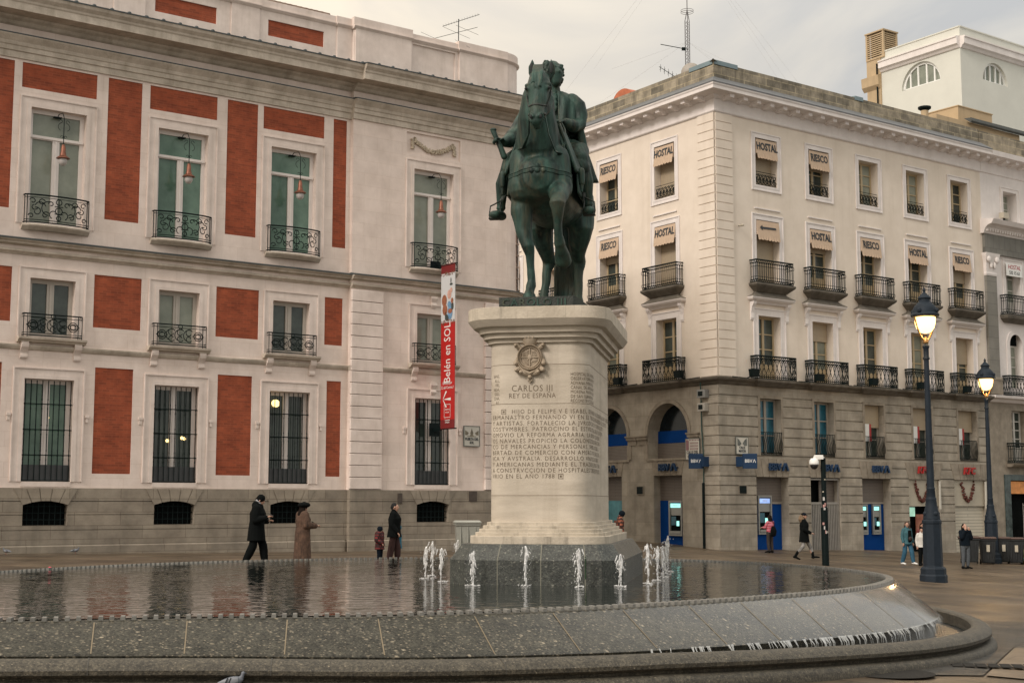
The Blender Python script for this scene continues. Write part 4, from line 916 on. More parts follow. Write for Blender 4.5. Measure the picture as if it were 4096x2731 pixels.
# radio mast with stays
mast = thing('radio_mast', 'tall lattice radio mast with thin stays on the corner building roof', 'mast', (8.97, 70, 21.0))
m_ = MB(); tri = [(.13*math.cos(a), .13*math.sin(a)) for a in (.5, 2.6, 4.7)]
for x, y in tri: m_.tube([(x, y, 0), (x, y, 5.0), (0, 0, 5.6)], .018)
for k in range(26):
    for i in range(3):
        a, b = tri[i], tri[(i+1) % 3]; m_.tube([(*a, k*.19+.05), (*b, k*.19+.24)], .009)
m_.tube([(0, 0, 5.4), (0, 0, 12.)], .022); m_.tube([(.32*math.cos(t_), .32*math.sin(t_), 5.55) for t_ in np.linspace(0, 2*PI, 16)], .012); m_.tube([(.32*math.cos(t_), .32*math.sin(t_), 5.45) for t_ in np.linspace(0, 2*PI, 16)], .012)
m_.build('lattice', mat('mast_steel', (.12, .11, .11), .5, .2, 4., metal=.5), mast)
g = MB()
for (x, y, z) in ((-6.5, 3, 0), (-4.2, -4, 1.2), (5.2, 1, .6), (3.4, -3, .9), (7.5, 5, 0)):
    for z0 in (3.9, 9.5): g.tube([(0, 0, z0), (x*(1 if z0 < 5 else 1.2), y, z)], .0028, 3)
g.build('stay_wires', mat('stay_wire', (.3, .28, .26), .5, .1, 2.), mast)
d_ = MB().lathe([(.0, .12), (.2, .09), (.38, .03), (.5, -.05)], 20); o = d_.build('dish', mat('dish_grey', (.30, .27, .23), .5, .1, 3.), mast, loc=(.1, -.3, 2.2)); o.rotation_euler = (R(95), 0, R(-15))
y_ = MB(); y_.tube([(-.1, 0, 1.7), (-1.5, -.3, 2.5)], .015)
for k in range(6): x = -.4-.2*k; y_.tube([(x, -.35, 1.9+.12*k), (x, .25, 1.9+.12*k)], .01); y_.tube([(x, -.05, 1.7+.12*k), (x, -.05, 2.1+.12*k)], .008)
y_.tube([(0, 0, 3.5), (-1.4, -.2, 3.7)], .02); y_.box(-.3, -.1, -.05, .05, 3.45, 3.6); y_.build('aerial', iron, mast)
MB().lathe([(.16, 0), (.16, 2.0)], 12).build('metal_duct', mat('duct_metal', (.3, .38, .38), .35, .1, 3., metal=.4), mast, loc=(-.4, -.2, -.2))
# television aerial on the palace
ta = thing('tv_aerial', 'thin television aerial on the palace roof against the sky', 'antenna', (-2.03, 52., 18.2))
a = MB(); a.tube([(0, 0, 0), (0, 0, 2.05)], .022)
a.tube([(-.85, 0, 1.65), (1.1, 0, 2.3)], .014)
for k in range(14): x = -.8+k*.14; z = 1.67+(x+.85)*.333; a.tube([(x, -.2, z), (x, .2, z)], .006, 3)
a.tube([(-1.25, 0, 1.0), (1.0, 0, 1.6)], .013)
for x, z, l in ((-1.25, 1.0, .75), (-.1, 1.3, .7), (.45, 1.45, .6)): a.tube([(x-l, .1, z+l*.5), (x+l, -.1, z-l*.5)], .008)
a.tube([(-.25, 0, .6), (.25, 0, .72)], .012)
for x, z in ((-.2, .62), (.2, .71)): a.tube([(x-.4, .1, z+.25), (x+.4, -.1, z-.25)], .007)
a.build('aerial', iron, ta); ta.scale = (.72, .72, .72); ta.location.z += .1
# ------------------------------------------------------------------ signs, cash machines and fittings on the walls
def letters_sign(F, c, z, word, lab, m, size=.62, sx=.95, grp=None, w=.02, y=-.12, ext=.05):
    o = thing('letter_sign', lab, 'sign', F.pt(c, 0, z), F.a, grp)
    l = MB(); text(l, word, size, T(0, y, 0), ext, w, sx); l.build('letters', m, o); return o
gB = 'blue bank letters over the doorways'
def bbva(F, c, z, lab):
    """blue letters B B V and an A without its bar"""
    o = thing('letter_sign', lab, 'sign', F.pt(c, 0, z), F.a, gB); l = MB()
    text(l, 'BBV', .46, T(-.22, -.11, 0), .045, .008, 1.0)
    l.prism([(.24, -.165), (.33, -.165), (.455, .12), (.58, -.165), (.67, -.165), (.51, .20), (.40, .20)], -.155, -.065)
    l.T = T(0, -.07, 0); l.box(-.6, .7, 0, .06, -.02, .02); l.T = None
    l.build('letters', bluel, o)
bbva(FR, 3.6, 3.12, 'blue letter sign over the doorway nearest the building corner on the right wing')
bbva(FR, 7.1, 3.12, 'blue letter sign over the metal gate, partly behind the camera pole')
bbva(FR, 10.75, 3.12, 'blue letter sign over the blue door with two cash machines')
bbva(FL, -3.45, 3.12, 'blue letter sign under the arch nearest the corner on the left wing')
bbva(FL, -7.9, 3.12, 'blue letter sign half hidden behind the pedestal')
redl = mat('red_shop_letters', (.33, .010, .008), .5, .1, 3.)
def kfc(c, lab):
    o = thing('letter_sign', lab, 'sign', FR.pt(c, 0, 3.12), FR.a, 'red shop letters'); l = MB()
    M = Matrix([[1, 0, .22, 0], [0, 1, 0, -.12], [0, 0, 1, 0], [0, 0, 0, 1]]); text(l, 'KFC', .50, M, .04, .010, 1.0, sp=1.08); l.build('letters', redl, o)
kfc(14.05, 'red letter sign partly behind the nearer street lamp'); kfc(17.75, 'red letter sign over the cream rolled shutter')
# projecting square signs at the corner
def blade(F, c, lab, sx):
    o = thing('projecting_sign', lab, 'sign', F.pt(c, -.5, 3.35), F.a, 'square blue signs at the building corner')
    fo = Face(0, 0, 0)
    b = MB().bbox(-.32, .32, -.07, .07, -.33, .33, .02); q = b.build('panel', bluel, o); q.rotation_euler.z = -F.a
    l = MB(); text(l, 'BBV', .205, T(-.07, -.075, 0), .004, .002, .95); l.prism([(.115, -.074), (.14, -.074), (.185, .05), (.23, -.074), (.255, -.074), (.2, .074), (.17, .074)], -.079, -.071); l.build('letters', whitem, q)
    MB().box(.26*sx-.1, .26*sx+.1, .12, .5, -.24, .2).build('arm_box', bluel, o)
blade(FL, -1.02, 'left square blue sign, standing out below the red and white street tiles', 1); blade(FR, 1.35, 'right square blue sign, standing out below the grey street tile', -1)
# street-name tiles
tilem = mat('street_tile', (.50, .48, .42), .3, .06, 3.); tp = mat('tile_purple', (.20, .09, .10), .4, .3, 6.); tg = mat('tile_grey', (.10, .11, .10), .4, .4, 6.)
def street(F, c, z, w, h, lines, lab, pic, sz):
    o = thing('street_sign', lab, 'sign', F.pt(c, 0, z), F.a); MB().box(-w/2, w/2, -.07, -.03, -h/2, h/2).build('tiles', tilem, o)
    MB().frame(-w/2-.02, w/2+.02, -h/2-.02, h/2+.02, .025, -.08, -.03).build('border', tg, o)
    l = MB()
    for k, s_ in enumerate(lines): text(l, s_, sz, T(0, -.075, -h/2+.12+(len(lines)-1-k)*sz*.95), .004, .004, .8)
    l.build('lettering', ink, o); p = MB(); pic(p, w, h); return o, p
def pic1(p, w, h):
    p.box(-w/2+.03, -w/2+.22, -.076, -.07, -.05, h/2-.08)
    for r_ in range(3):
        for i in range(7): p.box(-w/2+.30+i*.08, -w/2+.34+i*.08, -.076, -.07, -.04+r_*.13, .05+r_*.13)
    for i in range(5): p.box(-w/2+.03+i*.19, -w/2+.17+i*.19, -.076, -.07, h/2-.08, h/2-.04)
o, p = street(FL, -1.72, 3.92, .92, .92, ['CALLE DEL', 'CORREO'], 'street tile reading CALLE DEL CORREO beside the arch, partly behind the blue sign', pic1, .2); p.build('picture', tp, o)
def pic2(p, w, h):
    p.prism([(-.3, .33), (-.3, -.0), (-.16, -.02), (-.04, .08), (-.18, .25)], -.076, -.07); p.prism([(.3, .33), (.3, -.0), (.16, -.02), (.02, .08), (.16, .25)], -.076, -.07)
o, p = street(FR, 1.33, 4.05, .74, .74, ['CALLE', 'MAYOR'], 'street tile reading CALLE MAYOR on the rusticated corner', pic2, .16); p.build('picture', tg, o)
def pic3(p, w, h):
    p.lathe([(.20, -.06), (.22, -.04), (.08, -.03), (.07, .0), (.055, .03), (.07, .07), (.02, .2), (.0, .27)], 10, (0, -.07, .04), .05)
    p.prism([(-.30, .22), (-.30, .04), (-.2, .04), (-.14, .12)], -.076, -.07); p.prism([(.30, .22), (.30, .04), (.2, .04), (.14, .12)], -.076, -.07)
o, p = street(FA, 16.85, 3.95, .68, .72, ['PUERTA DEL', 'SOL'], 'square tile reading PUERTA DEL SOL beside the last barred window', pic3, .135); p.build('picture', mat('tile_brown', (.15, .13, .09), .5, .3, 6.), o)
o.location = FA.pt(16.85, PB, 3.95)
# small wall plaques
for F, c, z, lab in ((FL, -5.5, 2.1, 'small dark plaque on the pillar between the two arches'), (FR, 1.35, 2.1, 'small dark plaque on the corner, under the square blue sign')):
    o = thing('wall_plaque', lab, 'plaque', F.pt(c, 0, z), F.a); MB().bbox(-.22, .22, -.06, -.03, -.17, .17, .005).build('plate', iron, o); MB().box(-.25, .25, -.05, -.028, -.2, .2).build('backing', gst_p, o)
# meter boxes and cable pipe at the corner
o = thing('cable_pipe', 'dark green cable pipe running down the corner to the pavement', 'pipe', FL.pt(-1.0))
MB().tube([(0, -.10, -.6), (0, -.10, 2.4)], .06, 8).build('lower_pipe', iron, o, rot=FL.a); MB().tube([(.02, -.09, 2.4), (.04, -.09, 3.5), (-.06, -.09, 4.8), (-.08, -.09, 6.2), (.02, -.2, 6.9)], .03, 6).build('upper_cable', mat('green_cable', (.015, .05, .04), .5, .2, 4.), o, rot=FL.a)
for z, w, m, lab in ((6.35, .26, mat('grey_box', (.2, .2, .19), .5, .1, 3.), 'upper grey electrical box at the top of the cable pipe'), (5.75, .24, mat('pale_box', (.34, .32, .28), .5, .1, 3.), 'lower pale electrical box on the cable pipe')):
    o = thing('electrical_box', lab, 'box', FL.pt(-.85, -.04, z), FL.a); MB().bbox(-w, w, -.28, 0, -.18, .18, .02).build('case', m, o); MB().box(-w*.6, w*.5, -.3, -.28, -.1, .1).build('cover', iron, o)
# cash machines
metalp = mat('cash_machine_metal', (.30, .30, .28), .4, .1, 3., metal=.4); scr = mat('lit_bank_screen', (.25, .62, .55), .4, .2, 5., emis=1.3); scr2 = mat('pale_bank_screen', (.22, .33, .62), .4, .2, 5., emis=1.0)
def atm(F, c, y, z0, lab, sc_, w=.42, h=1.5):
    o = thing('cash_machine', lab, 'cash machine', F.pt(c, y, z0), F.a, 'cash machines in the blue doors')
    f = MB(); f.frame(-w, w, 0, h, .08, -.10, .0); f.box(-w+.08, w-.08, -.05, .0, h*.58, h*.82); f.box(-w+.08, w-.08, -.12, 0, .1, .22); f.build('casing', metalp, o)
    MB().box(-w+.08, w-.08, -.02, .0, .2, h*.6).build('recess', darkin, o); MB().box(-w+.12, w-.12, -.08, -.05, h*.80, h*.92).build('lit_header', sc_, o)
    MB().box(.05, .2, -.06, -.03, h*.28, h*.42).build('slot_light', scr, o); MB().box(-w+.12, .0, -.05, -.03, h*.3, h*.55).build('screen', gl_b, o)
    l = MB(); text(l, 'BBVA', .12, T(0, -.085, h*.86), .002, 0, .95); l.build('lettering', whitem, o)
atm(FL, -3.35, .36, .02, 'cash machine with a bright header in the blue door under the arch', scr, .46, 1.6)
atm(FR, 3.18, .46, .1, 'wide cash machine used by the person in the striped top', scr2, .44, 1.75)
atm(FR, 9.98, .46, .0, 'left one of the two cash machines in the far blue door', scr, .30, 1.45); atm(FR, 10.95, .46, .0, 'right one of the two cash machines in the far blue door, showing a green light', scr, .30, 1.45)
# flood lamps and flower boxes on the ledge
def flood(F, c, lab, k):
    o = thing('ledge_floodlight', lab, 'floodlight', F.pt(c, -.62, 7.06), F.a, 'black floodlights along the stone ledge')
    MB().rings([[(-.19, -.12, .06), (.19, -.12, .06), (.19, .12, .06), (-.19, .12, .06)], [(-.23, -.16, .38), (.23, -.16, .38), (.23, .12, .38), (-.23, .12, .38)]]).build('housing', iron, o)
    MB().tube([(0, .1, .1), (.2*k, .25, -.02), (1.0*k, .35, 0.02)], .03, 5).build('arm', iron, o)
flood(FL, -1.95, 'black floodlight left of the corner on the ledge', 1); flood(FR, 1.6, 'black floodlight right of the corner on the ledge', -1)
flood(FL, -6.35, 'black floodlight beside the balcony next to the pedestal', 1)
for i, (c, l_) in enumerate(((5.9, 'second'), (9.75, 'third'), (13.4, 'fourth'), (17.1, 'fifth'))): flood(FR, c, f'black floodlight in front of the {l_} second-floor balcony from the corner', -1)
o = thing('wall_camera', 'tiny wall camera beside the arrow awning', 'camera', FR.pt(1.4, -.1, 14.0), FR.a); MB().loft([(0, 0, 0), (-.05, -.25, -.02)], [.05, .06], 8).build('body', fasc, o); MB().tube([(0, .08, 0), (0, 0, 0)], .02).build('arm', iron, o)
# red window posters behind the lower panes
for k, c in enumerate((10.15, 13.85, 17.5)):
    lab = ['red-striped white poster in the first-floor window above the two cash machines', 'red-striped white poster in the window just left of the nearer lamp post', 'red-striped white poster in the window above the rolled shutter'][k]
    o = thing('window_poster', lab, 'poster', FR.pt(c, .22, 4.9), FR.a, 'posters in the first-floor windows'); MB().box(-.36, .36, 0, .02, -.42, .42).build('sheet', whitem, o)
    for sx in (-1, 1): MB().box(sx*.29-.07, sx*.29+.07, -.01, 0, -.42, .42).build('red_stripe', redl, o)
# ------------------------------------------------------------------ red banner hanging out from the palace
bn = thing('hanging_banner', 'tall narrow red and white banner reading Belén en SOL on brackets from the palace', 'banner', FA.pt(15.24, PB, 4.12), FA.a)
redb = mat('banner_red', (.42, .010, .008), .55, .06, 2.); dredb = mat('banner_dark_red', (.17, .012, .012), .6, .1, 2.); wb = mat('banner_white', (.55, .56, .56), .6, .04, 2.)
y0, y1 = -1.30, -.42
def bp_(m, nm, z0, z1): return MB().box(-.012, .012, y0, y1, z0, z1).build(nm, m, bn)
bp_(redb, 'red_cloth', .35, 3.85); bp_(dredb, 'lower_edge', .0, .35); bp_(wb, 'white_cloth', 3.85, 5.65); bp_(dredb, 'upper_edge', 5.65, 5.98)
for z in (.02, 5.95):
    MB().tube([(0, PB+.18, z), (0, -1.42, z)], .022, 6).build('rod', iron, bn); q = MB().bbox(-.03, .03, -.44, -.08, z-.28, z+.28, .01)
    MB().box(-.22, .22, -.03, .0, z-.24, z+.24).build('bracket_plate', iron, bn); MB().box(-.05, .05, -.42, 0, z-.06, z+.06).build('bracket_arm', iron, bn)
yc = (y0+y1)/2
def bm(tx, tz, rot): # banner-side letters: reading direction turned by rot, on the side facing -x; right = towards -y
    c_, s_ = math.cos(rot), math.sin(rot)
    return lambda x, y, z: (-.018+y*.2, yc-(tx+x*c_-z*s_), tz+x*s_+z*c_)
l = MB(); text(l, 'Belén en SOL', .58, bm(.0, 2.75, PI/2), .01, .0, .68); l.build('lettering', whitem, bn)
l = MB(); text(l, 'Entrada por', .145, bm(0, 1.66, 0), .01, 0, .85); text(l, 'C/ del Correo,1', .145, bm(0, 1.50, 0), .01, 0, .85); l.build('small_lettering', whitem, bn)
f_ = bm(0, 1.08, 0); l = MB()
for P in ([(-.27, 0), (.22, -.05), (.22, .05)], [(-.29, 0), (-.24, .03), (-.02, .28), (-.10, .30)], [(-.29, 0), (-.24, -.03), (-.02, -.28), (-.10, -.30)]): l.add([f_(x, -.01, z) for x, z in P], [tuple(range(len(P)))])
l.build('arrow', whitem, bn)
f_ = bm(0, .66, 0); l = MB()
for a_, b_, c_, d_ in ((-.2, .2, -.24, -.225), (-.2, .2, .225, .24), (-.2, -.185, -.24, .24), (.185, .2, -.24, .24)): l.add([f_(x, -.01, z) for x, z in ((a_, c_), (b_, c_), (b_, d_), (a_, d_))], [(0, 1, 2, 3)])
for i, (x, z) in enumerate([(-.12+.08*k, .05) for k in range(4)]+[(-.08+.08*k, -.05) for k in range(3)]):
    l.add([f_(x+(.035 if q % 2 == 0 else .015)*math.sin(q*PI/5), -.012, z+(.035 if q % 2 == 0 else .015)*math.cos(q*PI/5)) for q in range(10)], [tuple(range(10))])
text(l, 'Comunidad', .075, bm(0, .33, 0), .01, 0, .9); text(l, 'de Madrid', .075, bm(0, .25, 0), .01, 0, .9); l.build('emblem', whitem, bn)
# painted picture: plump figures and twigs (plain shapes)
def blob(nm, m, L_):
    b = MB()
    for (x, z, rx, rz) in L_: f_ = bm(x, z, 0); b.add([f_(rx*math.cos(q*PI/6), -.014-.0005*len(b.f), rz*math.sin(q*PI/6)) for q in range(12)], [tuple(range(12))])
    b.build(nm, m, bn)
blob('picture', mat('picture_brown', (.28, .10, .05), .6, .4, 12.), [(-.22, 4.66, .16, .22), (-.18, 4.32, .16, .20), (.16, 4.25, .14, .09), (.28, 4.62, .08, .1)])
blob('picture', mat('picture_blue', (.14, .27, .42), .6, .3, 12.), [(.15, 4.2, .16, .26), (.10, 4.5, .12, .12)])
blob('picture', mat('picture_pink', (.50, .30, .24), .6, .3, 12.), [(.10, 4.86, .13, .17), (.22, 5.0, .08, .1)])
blob('picture', mat('picture_dark', (.04, .05, .045), .6, .3, 12.), [(-.05, 4.02, .13, .12), (-.12, 4.1, .06, .16), (.3, 4.42, .08, .14), (.22, 5.22, .1, .04), (.2, 5.35, .03, .12)])
tw = MB()
for zc in (3.86, 5.64):
    for k in range(34): x = random.uniform(-.42, .42); z = zc+random.uniform(-.08, .08); a_ = random.uniform(0, PI); f_ = bm(x, z, a_); tw.add([f_(-.06, -.016, 0), f_(0, -.016, -.015), f_(.06, -.016, 0), f_(0, -.016, .015)], [(0, 1, 2, 3)])
tw.build('twig_border', mat('twig_green', (.22, .20, .09), .6, .5, 12., col2=(.3, .05, .04)), bn)
# ------------------------------------------------------------------ the long rounded fountain
RIM = [(-5.58,15.65),(-4.46,15.89),(-3.31,16.13),(-1.54,16.36),(-.60,16.68),(.3,17.08),(1.1,17.55),(1.95,18.18),(2.75,18.85),(3.55,19.58),(4.35,20.38),(5.12,21.38),(5.75,22.5),(6.22,23.75),(6.45,25.1),(6.4,26.5),(6.1,28.1),
       (5.5,29.6),(4.6,30.9),(3.5,32.0),(2.2,32.7),(.6,33.1),(-1.2,33.15),(-3.0,32.8),(-4.6,32.0),(-6.0,31.1),(-7.1,30.1),(-8.15,28.75),(-8.9,27.4),(-9.45,26.1),(-9.75,24.2),(-9.8,22.2),(-9.5,20.2),(-8.8,18.2),(-7.9,16.7),(-6.8,15.85)]
def closed_spline(P, m):
    out = []; n = len(P)
    for i in range(n):
        p0, p1, p2, p3 = [np.array(P[(i+k) % n]) for k in (-1, 0, 1, 2)]
        for j in range(m):
            t = j/m; out.append(.5*((2*p1)+(-p0+p2)*t+(2*p0-5*p1+4*p2-p3)*t*t+(-p0+3*p1-3*p2+p3)*t**3))
    return np.array(out)
raw = closed_spline(RIM, 24)
for _ in range(14): raw = (np.roll(raw, 1, 0)+raw*2+np.roll(raw, -1, 0))/4
def resample(P, n):
    d = np.r_[0, np.cumsum(np.linalg.norm(np.roll(P, -1, 0)-P, axis=1))]; Q = np.r_[P, P[:1]]
    s = np.linspace(0, d[-1], n, endpoint=False); return np.c_[np.interp(s, d, Q[:, 0]), np.interp(s, d, Q[:, 1])], d[-1]
rim, PER = resample(raw, 480)
tan_ = np.roll(rim, -1, 0)-np.roll(rim, 1, 0); tan_ /= np.linalg.norm(tan_, axis=1)[:, None]
nrm = np.c_[tan_[:, 1], -tan_[:, 0]]                       # outward
for _ in range(12): nrm = (np.roll(nrm, 1, 0)+nrm*2+np.roll(nrm, -1, 0))/4
nrm /= np.linalg.norm(nrm, axis=1)[:, None]
ZW = .235
def zs(x, y): return -.165-.022*x+.006*(y-20)*(1 if y > 20 else 0)
def ringf(off, zf):     # ring of points offset outward
    out = []
    for i in range(len(rim)):
        g_ = min(1., max(0., (rim[i][0]-1.)/5.)); o_ = off+(.20*g_ if off > .9 else 0); p = rim[i]+nrm[i]*o_
        out.append((*p, zf(*p)-(.11*g_ if off > .9 else 0)))
    return out
k_ = lambda z: (lambda x, y: z)
fo = thing('fountain', 'large low fountain basin with sloping granite skirt, toothed overflow edge and rounded stone kerb', 'fountain', (0, 24.5, -.2))
def sweep(name, rows, m, smooth=50, parent=fo):
    mb = MB(); mb.rings([ringf(o, f) for o, f in rows], cap=False); o = mb.build(name, m, parent); o.location = -Vector(parent.location)
    smooth_by(o, smooth); return o
def granite_mat(name, c1, c2, fleck, rough, fs=22.):
    m = mat(name, c1, rough, .2, 6., .4, 60., col2=c2); t = m.node_tree; b = t.nodes['Principled BSDF']; src = b.inputs['Base Color'].links[0].from_socket
    tc = nn(t, 'ShaderNodeTexCoord'); mp = nn(t, 'ShaderNodeMapping'); mp.inputs['Rotation'].default_value = (0, 0, .25); mp.inputs['Scale'].default_value = (.8, 1.2, 1.2); t.links.new(tc.outputs['Object'], mp.inputs[0])
    for (sc, lo, col, amt) in ((fs, .16, fleck, .85), (fs*.6, .15, fleck, .75), (fs*.3, .07, [c*1.6 for c in fleck], .9), (fs*.7, .16, (.012, .012, .011), .8)):
        v = nn(t, 'ShaderNodeTexVoronoi', Scale=sc); t.links.new(mp.outputs[0], v.inputs['Vector'])
        r = nn(t, 'ShaderNodeMapRange'); r.inputs['From Min'].default_value = lo; r.inputs['From Max'].default_value = lo+.09; r.inputs['To Min'].default_value = amt; r.inputs['To Max'].default_value = 0; t.links.new(v.outputs['Distance'], r.inputs['Value'])
        mx = nn(t, 'ShaderNodeMix', data_type='RGBA'); mx.inputs[7].default_value = (*col, 1); t.links.new(r.outputs[0], mx.inputs[0]); t.links.new(src, mx.inputs[6]); src = mx.outputs[2]
    gn = nn(t, 'ShaderNodeTexNoise', Scale=32., Detail=2., Roughness=.6); t.links.new(tc.outputs['Object'], gn.inputs['Vector']); gr_ = nn(t, 'ShaderNodeMapRange'); gr_.inputs['From Min'].default_value = .38; gr_.inputs['From Max'].default_value = .62; gr_.inputs['To Min'].default_value = .62; gr_.inputs['To Max'].default_value = 1.45; t.links.new(gn.outputs['Fac'], gr_.inputs['Value'])
    vm = nn(t, 'ShaderNodeVectorMath', operation='SCALE'); t.links.new(src, vm.inputs[0]); t.links.new(gr_.outputs[0], vm.inputs['Scale']); t.links.new(vm.outputs[0], b.inputs['Base Color']); return m
skm = granite_mat('skirt_granite', (.030, .029, .022), (.062, .058, .044), (.17, .145, .105), .5)
# the water film on the skirt grows towards the right: lower roughness there
t = skm.node_tree; b = t.nodes['Principled BSDF']; tc = nn(t, 'ShaderNodeTexCoord'); sx_ = nn(t, 'ShaderNodeSeparateXYZ'); t.links.new(tc.outputs['Object'], sx_.inputs[0])
r = nn(t, 'ShaderNodeMapRange'); r.inputs['From Min'].default_value = -1.; r.inputs['From Max'].default_value = 4.; r.inputs['To Min'].default_value = 0.; r.inputs['To Max'].default_value = 1.; t.links.new(sx_.outputs[0], r.inputs['Value'])
r2 = nn(t, 'ShaderNodeMapRange'); r2.inputs['To Min'].default_value = .45; r2.inputs['To Max'].default_value = .26; t.links.new(r.outputs[0], r2.inputs['Value']); t.links.new(r2.outputs[0], b.inputs['Roughness']); t.links.new(r.outputs[0], b.inputs['Coat Weight']); b.inputs['Coat Roughness'].default_value = .12
cop = granite_mat('kerb_granite', (.038, .033, .023), (.078, .067, .047), (.12, .10, .07), .65, 45.)
kerbd = mat('wet_gutter', (.02, .02, .018), .3, .3, 5.)
b.inputs['Specular IOR Level'].default_value = .2
sweep('inner_wall', [(-.02, k_(-.25)), (-.02, k_(.20)), (.0, k_(.225)), (.10, k_(.225)), (.13, k_(.215))], skm)
sweep('skirt', [(.10, k_(.222)), (.16, k_(.205)), (.80, lambda x, y: zs(x, y)), (.82, lambda x, y: zs(x, y)-.02), (.81, lambda x, y: zs(x, y)-.055), (.76, lambda x, y: zs(x, y)-.16), (.76, lambda x, y: zs(x, y)-.45)], skm, 35)
sweep('gutter', [(.74, lambda x, y: zs(x, y)-.24), (1.16, lambda x, y: zs(x, y)-.24)], kerbd)
sweep('kerb', [(1.10, lambda x, y: zs(x, y)-.3), (1.10, lambda x, y: zs(x, y)-.04), (1.13, lambda x, y: zs(x, y)-.01), (1.20, lambda x, y: zs(x, y)+.0), (1.30, lambda x, y: zs(x, y)-.01), (1.38, lambda x, y: zs(x, y)-.045), (1.425, lambda x, y: zs(x, y)-.10),
   (1.42, lambda x, y: zs(x, y)-.145), (1.385, lambda x, y: zs(x, y)-.175), (1.34, lambda x, y: zs(x, y)-.185), (1.33, lambda x, y: zs(x, y)-.215), (1.39, lambda x, y: zs(x, y)-.225), (1.46, lambda x, y: zs(x, y)-.245), (1.49, lambda x, y: zs(x, y)-.29), (1.50, lambda x, y: zs(x, y)-.36), (1.51, lambda x, y: zs(x, y)-.9)], cop, 40)
# toothed overflow edge
nt = int(PER/.118); tp_, _ = resample(raw, nt); tt = np.roll(tp_, -1, 0)-np.roll(tp_, 1, 0); tt /= np.linalg.norm(tt, axis=1)[:, None]
te = MB()
for i in range(nt):
    p, u = tp_[i], tt[i]; n_ = np.array([u[1], -u[0]]); w_ = .029
    A = [p+u*sx*w_+n_*o for o in (-.01, .11) for sx in (-1, 1)]
    te.add([(*A[0], .2), (*A[1], .2), (*A[3], .2), (*A[2], .2), (*(A[0]+u*.006), .268), (*(A[1]-u*.006), .268), (*(A[3]-u*.006), .262), (*(A[2]+u*.006), .262)], [(0, 3, 2, 1), (4, 5, 6, 7), (0, 1, 5, 4), (1, 2, 6, 5), (2, 3, 7, 6), (3, 0, 4, 7)])
o = te.build('toothed_edge', mat('tooth_granite', (.15, .145, .13), .4, .2, 8., col2=(.22, .215, .195)), fo); o.location = -Vector(fo.location)
# inlaid joints between the skirt slabs and between kerb stones
npan = int(PER/1.03); si = [int(len(rim)*k/npan) for k in range(npan)]
sm = MB(); km = MB()
for i in si:
    p = rim[i]; n_ = nrm[i]; u = np.array([-n_[1], n_[0]])
    P = [(p+n_*.17, .207), (p+n_*.80, zs(*(p+n_*.8))+.004)]
    q = [(*(c+u*w_*s), z) for (c, z) in P for s in (-1, 1) for w_ in (.007,)]
    sm.quad(q[0], q[1], q[3], q[2])
for i in si[::2]:
    i = (i+9) % len(rim); p = rim[i]; n_ = nrm[i]; u = np.array([-n_[1], n_[0]])
    prof = [(1.14, -.004), (1.20, .004), (1.30, -.006), (1.384, -.042), (1.43, -.10), (1.424, -.148)]
    for (a, za), (b_, zb) in zip(prof, prof[1:]):
        f = lambda o_, z_: [(*(p+n_*o_+u*s*.006), zs(*(p+n_*o_))+z_) for s in (-1, 1)]
        A, B_ = f(a+.003, za+.002), f(b_+.003, zb+.002); km.quad(A[0], A[1], B_[1], B_[0])
o = sm.build('slab_joints', mat('joint_cream', (.18, .14, .085), .6, .15, 4.), fo); o.location = -Vector(fo.location)
o = km.build('kerb_joints', mat('joint_dark', (.07, .065, .055), .8, .2, 4.), fo); o.location = -Vector(fo.location)
# drain grating seen at the right end
gr = MB()
for off in (.91, .97, 1.03, 1.09): 
    P = ringf(off, lambda x, y: zs(x, y)-.225); gr.tube([P[i] for i in range(0, 480, 3)], .012, 4)
o = gr.build('gutter_grating', iron, fo); o.location = -Vector(fo.location)
# pool water
wm_ = bpy.data.materials.new('pool_water'); wm_.use_nodes = True; t = wm_.node_tree; b = t.nodes['Principled BSDF']; MATS['pool_water'] = wm_
b.inputs['Base Color'].default_value = (.012, .016, .013, 1); b.inputs['Roughness'].default_value = .02; b.inputs['IOR'].default_value = 1.33; b.inputs['Specular IOR Level'].default_value = .62
tc = nn(t, 'ShaderNodeTexCoord'); mp = nn(t, 'ShaderNodeMapping'); mp.inputs['Scale'].default_value = (1.0, 1.5, 1); t.links.new(tc.outputs['Object'], mp.inputs[0])
n0_ = nn(t, 'ShaderNodeTexNoise', Scale=.55, Detail=2.); t.links.new(tc.outputs['Object'], n0_.inputs['Vector']); r0_ = nn(t, 'ShaderNodeMapRange'); r0_.inputs['From Min'].default_value = .35; r0_.inputs['From Max'].default_value = .65; r0_.inputs['To Min'].default_value = .16; r0_.inputs['To Max'].default_value = .42; t.links.new(n0_.outputs['Fac'], r0_.inputs['Value'])
n1_ = nn(t, 'ShaderNodeTexNoise', Scale=3.4, Detail=1.5, Roughness=.5, Distortion=.6); n2_ = nn(t, 'ShaderNodeTexNoise', Scale=11., Detail=2., Roughness=.5); t.links.new(mp.outputs[0], n1_.inputs['Vector']); t.links.new(mp.outputs[0], n2_.inputs['Vector'])
ad = nn(t, 'ShaderNodeMath', operation='MULTIPLY_ADD'); ad.inputs[1].default_value = .06; t.links.new(n2_.outputs['Fac'], ad.inputs[0]); t.links.new(n1_.outputs['Fac'], ad.inputs[2])
bp_ = nn(t, 'ShaderNodeBump', Strength=.42, Distance=.035); t.links.new(ad.outputs[0], bp_.inputs['Height']); t.links.new(bp_.outputs[0], b.inputs['Normal']); t.links.new(r0_.outputs[0], bp_.inputs['Strength'])
cx, cy = rim.mean(0); wv = [(cx, cy, ZW)]+[(x, y, ZW) for x, y, _ in ringf(-.0, k_(0))]
